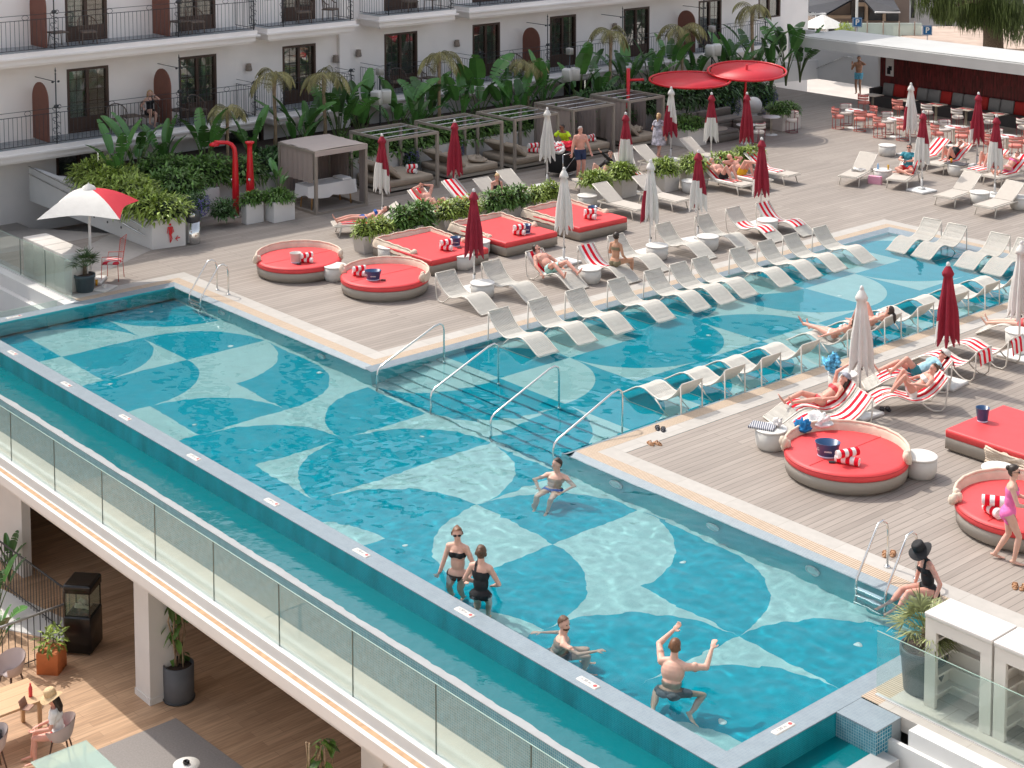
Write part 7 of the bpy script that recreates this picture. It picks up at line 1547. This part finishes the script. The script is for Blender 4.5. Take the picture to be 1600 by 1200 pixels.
PP.append(person('man half floating by the pool corner in blue swimming trunks', (7.90, -1.72, DEEP), rad(-65), 1.78, 'm', pel=(.16, 0, .56), neck=(-.02, 0, 1.03), look=(.75, -.6, .1), up=(0, 0, 1), wr=((.30, .26, .66), (.30, -.26, .66)), wh=((-.3, 1, .2), (-.3, -1, .2)), an=((.70, .12, .12), (.66, -.16, .12)), kh=((.8, .1, .9), (.8, -.1, .9)), toe=((.6, 0, -.6), (.6, 0, -.6)), g=(('trunks', 'blue', .35),), skin=0, hair='dark', hs='short', vox=.009))
# --- on the right deck
PP.append(person('woman in a black hat and black swimsuit sitting on the pool edge', (15.20, -.55, 0), rad(-112), 1.66, 'f', pel=(0, 0, .11), neck=(.07, 0, .60), look=(1, .1, -.75), up=(.5, 0, .85), wr=((.10, .32, .10), (.05, -.30, .08)), wh=((-.6, .6, 0), (-.6, -.6, 0)), an=((.62, .02, -.20), (.66, -.16, -.20)), kh=((.5, 0, 1), (.5, 0, 1)), toe=((.9, 0, -.5), (.9, 0, -.5)), g=(('suit', 'black'),), skin=2, hair='dark', hat=('brim', CL['black']), vox=.009))
PP.append(person('woman walking in a pink swimsuit beside the round daybed at right', (15.35, 1.42, 0), rad(30), 1.66, 'f', pel=(0, 0, .86), neck=(.05, 0, 1.36), look=(1, 0, -.2), wr=((.36, .16, 1.02), (.38, -.16, 1.02)), wh=((-1, .4, -.3), (-1, -.4, -.3)), an=((-.20, .07, .09), (.10, -.08, .08)), toe=((1, .1, -.15), (1, -.1, 0)), kh=((1, 0, .1), (1, 0, .1)), g=(('suit', 'pink'),), skin=0, hair='dark', hs='bun', glasses=True, vox=.009))
F1 = frame(SC[0][0], SC[0][1]); PP.append(recline('woman in a coral bandeau bikini lying back with an arm over her head', F1, h=1.68, an=((1.34, .12, .42), (1.44, -.06, .40)), kh=((.1, .9, .5), (.0, -.1, 1)), wr=((.72, .22, .45), (.02, -.06, .98)), wh=((-.2, 1, -.3), (.3, -.6, .9)), g=(('top', 'coral'), ('briefs', 'coral')), skin=2, hair='dark', hs='long', hat=('cap', mat('grey_cap', (.35, .36, .42), .8)), vox=.009))
F2 = frame(SC[1][0], SC[1][1]); PP.append(recline('woman in a white bikini with raised knees on the striped towel', F2, h=1.66, pel=(.66, 0, .36), neck=(.25, 0, .65), an=((1.12, .10, .40), (1.02, -.10, .39)), toe=((1, .1, -.1), (1, -.1, -.1)), wr=((.72, .30, .60), (.62, -.30, .50)), up=(-.3, 0, 1), look=(1, .2, .1), g=(('top', 'white'), ('briefs', 'white')), skin=2, hair='brown', hs='bun', vox=.009))
F4 = frame(SC[3][0], SC[3][1]); PP.append(recline('man in a white cap and light blue shirt with teal shorts lying back', F4, sex='m', h=1.76, an=((1.25, .12, .40), (1.45, -.1, .36)), g=(('shirt', 'lightblue'), ('trunks', 'teal')), skin=2, hair='dark', hat=('cap', WHCL), glasses=True))
F7 = frame(SC[6][0], SC[6][1]); PP.append(recline('person whose bare feet show at the right picture edge', F7, h=1.7, an=((1.62, .08, .26), (1.62, -.12, .26)), pel=(.78, 0, .36), neck=(.34, 0, .56), g=(('trunks', 'coral', .2),), skin=0, hair='brown'))
# --- in-pool chaises
PP.append(recline('woman in a light bikini lying in the water behind the white parasol', mv(7.26, 8.08, 0, rz=math.pi), z=-.03, h=1.68, an=((1.55, .03, .40), (1.50, -.18, .28)), wr=((.80, .30, .30), (.80, -.28, .30)), g=(('top', 'white'), ('briefs', 'white')), skin=2, hair='brown', vox=.009))
PP.append(recline('woman with a dark ponytail and sunglasses reclining in a white bikini top', mv(7.26, 9.46, 0, rz=math.pi), z=-.03, h=1.68, an=((1.10, .08, .34), (1.05, -.12, .34)), toe=((1, 0, 0), (1, 0, 0)), head=(.10, 0, .74), g=(('top', 'white'), ('briefs', 'white')), skin=2, hair='dark', hs='ponytail', glasses=True, vox=.009))
# --- left deck
PP.append(recline('bearded man in mint shorts asleep on the curved chaise', mv(DK[2][0]-1.8, DK[2][1], 0), sex='m', h=1.8, neck=(.20, 0, .62), an=((1.42, .24, .34), (1.40, -.22, .34)), kh=((0, .3, 1), (0, -.3, 1)), look=(.8, .8, .25), wr=((.70, .34, .34), (.68, -.36, .28)), g=(('trunks', 'mint'),), skin=2, hair='dark', beard=True, vox=.009))
PP.append(person('woman in a beige bikini sitting with her back to the camera on a chaise', (-.75, 8.30, 0), rad(100), 1.64, 'f', pel=(0, 0, .47), neck=(.03, 0, .97), look=(1, .1, -.1), wr=((.30, .20, .62), (.20, -.24, .50)), an=((.30, .26, .09), (.34, -.28, .09)), kh=((1, .6, .3), (1, -.6, .3)), g=(('top', 'olive'), ('briefs', 'olive')), skin=1, hair='dark', hs='bun', vox=.009))
PP.append(recline('woman in a blue bikini lying flat with her head under the planter', G1, 'flat', h=1.68, pel=(.98, 0, .44), neck=(.50, 0, .60), head=(.36, 0, .66), an=((1.80, .12, .42), (1.80, -.14, .42)), wr=((1.0, .30, .40), (1.0, -.30, .40)), g=(('top', 'blue'), ('briefs', 'blue')), skin=2, hair='brown'))
PP.append(recline('man with both arms behind his head on a towel in dark trunks', G2, 'flat', sex='m', h=1.78, wr=((.32, .10, .98), (.32, -.10, .98)), wh=((-.2, 1, .6), (-.2, -1, .6)), an=((1.55, .2, .42), (1.5, -.2, .42)), g=(('trunks', 'black'),), skin=2, hair='grey', hs='bald_sides', glasses=True, vox=.010))
PP.append(person('blonde woman in a black swimsuit sitting up and looking down', (-8.75, 10.95, 0), rad(-25), 1.64, 'f', pel=(0, 0, .45), neck=(.10, 0, .92), look=(.9, 0, -.7), up=(.4, 0, .9), wr=((.42, .10, .58), (.40, -.12, .56)), an=((.42, .14, .09), (.40, -.16, .09)), kh=((1, .1, .6), (1, -.1, .6)), g=(('suit', 'black'),), skin=2, hair='blonde', hs='bun', vox=.010))
place(lg, -9.75, 11.15, 0, 0, 'flat lounger the blonde woman in black sits on', 'flat sun loungers on the deck', 'sun lounger')
PP.append(person('member of staff in a neon yellow shirt leaning over the towel trolley', (-11.75, 16.75, 0), rad(-75), 1.78, 'm', pel=(0, 0, .92), neck=(.28, 0, 1.34), look=(.9, -.5, .2), up=(.2, 0, 1), wr=((.52, .25, .95), (.55, -.25, .95)), wh=((-.3, 1, 0), (-.3, -1, 0)), g=(('shirt', 'neon'), ('trunks', 'red', .7)), skin=3, hair='dark', glasses=True, vox=.010))
PP.append(person('grey haired bare chested man in navy shorts standing beside the trolley', (-10.45, 16.15, 0), rad(-20), 1.80, 'm', pel=(0, 0, .92), neck=(.02, 0, 1.46), look=(1, .3, -.2), wr=((.14, .34, .86), (.10, -.34, .86)), g=(('trunks', 'navy', .72),), skin=2, hair='grey', bk=1.12, vox=.010))
PP.append(recline('dark haired woman in black sleeves raising one arm on a striped towel', G5, 'flat', h=1.66, pel=(.95, 0, .50), neck=(.72, 0, 1.0), up=(0, 0, 1), look=(.3, .9, 0), wr=((1.2, .25, 1.35), (1.1, -.22, .62)), wh=((0, .6, -1), (0, -1, -.4)), an=((1.6, .1, .40), (1.3, -.14, .40)), g=(('longsleeve', 'black'), ('briefs', 'black')), skin=0, hair='dark', vox=.010))
PP.append(person('blonde woman in a white and blue patterned dress walking by the cabanas', (-10.75, 20.30, 0), rad(105), 1.68, 'f', pel=(0, 0, .90), neck=(0, 0, 1.40), look=(1, .2, -.1), wr=((.18, .26, .95), (-.05, -.30, .85)), an=((.22, .08, .08), (-.22, -.06, .12)), g=(('dress', 'pattern'),), skin=2, hair='blonde', hs='ponytail', vox=.010))
PP.append(recline('man in black trunks lying with arms folded and knees up', G10, 'flat', sex='m', h=1.78, an=((1.35, .10, .42), (1.30, -.12, .42)), toe=((1, 0, 0), (1, 0, 0)), wr=((.62, -.02, .66), (.66, .04, .68)), wh=((.2, 1, -.3), (.2, -1, -.3)), g=(('trunks', 'black', .35),), skin=2, hair='grey', beard=True, vox=.010))
PP.append(recline('man in yellow trunks lying with his legs bent and crossed', G12, 'flat', sex='m', h=1.78, an=((1.30, .05, .42), (1.45, .12, .82)), toe=((1, 0, 0), (1, .1, .3)), wr=((.5, .2, .86), (.5, -.2, .8)), g=(('trunks', 'yellow', .4),), skin=2, hair='grey', hs='bald_sides', vox=.010))
PP.append(recline('man in a blue shirt and red shorts sitting cross legged with a phone', G15, 'flat', sex='m', h=1.78, pel=(.62, 0, .50), neck=(.44, 0, .98), up=(0, 0, 1), look=(1, 0, -.45), wr=((.92, .06, .78), (.92, -.06, .78)), wh=((-.2, 1, -.4), (-.2, -1, -.4)), an=((1.05, -.15, .42), (1.15, .15, .42)), kh=((.3, 1, .2), (.3, -1, .2)), toe=((.3, -1, 0), (.3, 1, 0)), g=(('shirt', 'teal'), ('trunks', 'red')), skin=2, hair='dark', glasses=True, vox=.010))
PP.append(recline('grey haired woman in a black swimsuit with knees up and sunglasses', G16, 'flat', h=1.66, an=((1.25, .1, .42), (1.2, -.12, .42)), toe=((1, 0, 0), (1, 0, 0)), wr=((.38, .14, .95), (.9, -.25, .5)), wh=((-.2, 1, .5), (-.2, -1, -.3)), g=(('suit', 'black'),), skin=2, hair='grey', glasses=True, vox=.010))
PP.append(recline('woman in a pink bikini reclining on a striped towel, hands raised', G18, 'flat', h=1.66, an=((1.62, .1, .40), (1.58, -.1, .42)), wr=((.85, .12, .85), (.85, -.12, .88)), g=(('top', 'pink'), ('briefs', 'pink')), skin=2, hair='dark', glasses=True, vox=.010))
PP.append(recline('person mostly hidden by a parasol with both knees raised', G18b, 'flat', h=1.7, pel=(.8, 0, .46), neck=(.34, 0, .66), an=((1.2, .1, .42), (1.15, -.1, .42)), toe=((1, 0, 0), (1, 0, 0)), g=(('trunks', 'white', .25),), skin=2, hair='brown', vox=.011))
PP.append(person('person seated on the lounger behind the man in a blue shirt', (-3.0, 25.9, 0), rad(-60), 1.68, 'f', pel=(0, 0, .46), neck=(.05, 0, .94), an=((.42, .1, .09), (.42, -.1, .09)), kh=((1, 0, .6), (1, 0, .6)), wr=((.3, .15, .55), (.3, -.15, .55)), g=(('suit', 'grey'),), skin=2, hair='auburn', vox=.011)) if 0 else None
PP = [p for p in PP if p]
PP.append(person('man with tattooed chest in sky blue shorts standing by the bar wall', (-14.75, 37.2, 0), rad(-70), 1.76, 'm', pel=(0, 0, .92), neck=(.02, 0, 1.43), look=(1, .1, -.2), wr=((.2, .12, 1.52), (-.05, -.32, 1.30)), wh=((.1, 1, -.6), (-.4, -1, -.6)), an=((.08, .1, .08), (-.05, -.12, .08)), g=(('trunks', 'skyblue', .6),), skin=1, hair='dark', vox=.011))
PP.append(person('blonde woman in a strapless black dress sitting on the hotel balcony', (-19.72, 4.95, Z1), rad(-10), 1.66, 'f', pel=(0, 0, .54), neck=(.0, 0, 1.02), look=(.9, -.2, -.5), up=(.25, 0, 1), wr=((.10, .12, 1.12), (.12, -.26, .70)), wh=((.5, .7, -1.2), (-.5, -.3, -.6)), an=((.32, .05, .12), (.35, -.12, .25)), kh=((1, 0, .6), (1, 0, .7)), g=(('suit', 'black'), ('trunks', 'black', .6)), skin=0, hair='blonde', hs='long', vox=.010))
pc = V3((4.0, -9.85, TZ))
shell_chair((3.85, -9.70, TZ), rad(-122), 'mauve shell chair the woman in the straw hat sits on'); shell_chair((3.45, -10.75, TZ), rad(-95), 'mauve shell chair with a black bag, at the left picture edge'); shell_chair(tuple(at(18, 1088, TZ)), rad(-70), 'mauve shell chair on the far side of the terrace table')
PP.append(person('woman in a straw hat and white shirt sitting at the terrace table', (3.85, -9.72, TZ), rad(-122), 1.66, 'f', pel=(0, 0, .56), neck=(.06, 0, 1.03), look=(1, 0, -.5), up=(.3, 0, 1), wr=((.36, .10, .66), (.34, -.12, .64)), an=((.40, .08, .12), (.48, -.12, .12)), kh=((1, .05, .7), (1, -.05, .7)), g=(('shirt', 'white'), ('trunks', 'red', .3)), skin=2, hair='dark', hs='long', hat=('brim', mat('straw', (.58, .42, .24), .9, var=.15, vscale=40)), vox=.009))
for t_, b_ in PP:
    if t_.location.z < -.5 and t_.location.z > -2: b_.cycles.is_caustics_receiver = True
    for c_ in t_.children: c_.cycles.is_caustics_receiver = t_.location.z < -.01 and t_.location.z > -2
# small things held or nearby
q = MB(); ph = G15 @ V3((.98, 0, .80)); q.M = mv(ph.x, ph.y, ph.z, rx=.5); q.rbox(-.04, .04, -.07, .07, 0, .01, .008); tag(q.build('phone', SHADE), 'black phone in the hands of the man in a blue shirt', 'phone')
crumple('black_bag', (3.45, -10.75, TZ+.5), .2, CL['black'], 'black cloth bag lying on the mauve shell chair', 'bag', .5)
tp = at(59, 1090, TZ+.75); q = MB(); q.lathe([(.035, 0), (.035, .16), (.016, .2), (.016, .24), (.02, .245)], n=12); tag(q.build('red_bottle', mat('red_bottle', (.7, .06, .07), .3), None, (tp.x-.12, tp.y-.08, TZ+.752)), 'red drinks bottle on the terrace table', 'bottle')
tp = at(38, 1105, TZ+.75); q = MB(); q.M = mv(tp.x, tp.y, TZ+.752, rz=.6, ry=-.35); q.rbox(-.01, .01, -.10, .10, 0, .16, .005); q.M = mv(tp.x, tp.y, TZ+.752, rz=.6); q.box(-.0, .14, -.1, .1, 0, .012); tag(q.build('menu_card', mat('menu_brown', (.35, .2, .15), .7)), 'folded brown menu card standing on the terrace table', 'menu')
mb = MB(); mb.M = mv(3.94, -7.5, TZ, rz=0); mb.prism([(0, 0), (3.4, .15), (3.4, -3.0), (0, -3.0)], .004, .018); struct('rug', mb, mat('grey_rug', (.27, .25, .24), .95, var=.1, vscale=30)); bpy.data.objects['rug']['label'] = 'grey rug on the lower terrace'; bpy.data.objects['rug']['category'] = 'rug'; del bpy.data.objects['rug']['kind']
t = thing('round_side_table', (6.0, -8.45, TZ), 0, 'small round white table with a dark ashtray at the bottom edge', 'table'); q = MB(); q.lathe([(.22, .42), (.225, .43), (.225, .445), (.001, .45)], n=28, cap=False); q.build('tabletop', WHITE, t); q = MB(); q.tube(((0, 0, 0), (0, 0, .43)), .025, 8); q.lathe([(.16, 0), (.16, .015), (.02, .02)], n=20); q.build('pedestal', WHITE, t)
q = MB(); q.lathe([(.04, 0), (.06, .02), (.055, .05), (.035, .05), (.03, .02), (.001, .02)], n=14, cap=False); tag(q.build('ashtray', SHADE, None, (6.0, -8.45, TZ+.452)), 'dark round ashtray on the small white table', 'ashtray')
t = thing('glass_tabletop', (5.55, -10.1, TZ), 0, 'frosted glass screen table at the bottom edge of the terrace', 'table'); q = MB(); q.box(-.9, .9, -.5, .5, .70, .72); q.build('tabletop', glassmat('table_glass', (.72, .9, .86), 1, 0, .28), t)
for sx in (-1, 1):
    for sy in (-1, 1): q = MB(); q.box(sx*.8-.02, sx*.8+.02, sy*.42-.02, sy*.42+.02, 0, .70); q.build('leg', WHITE, t)
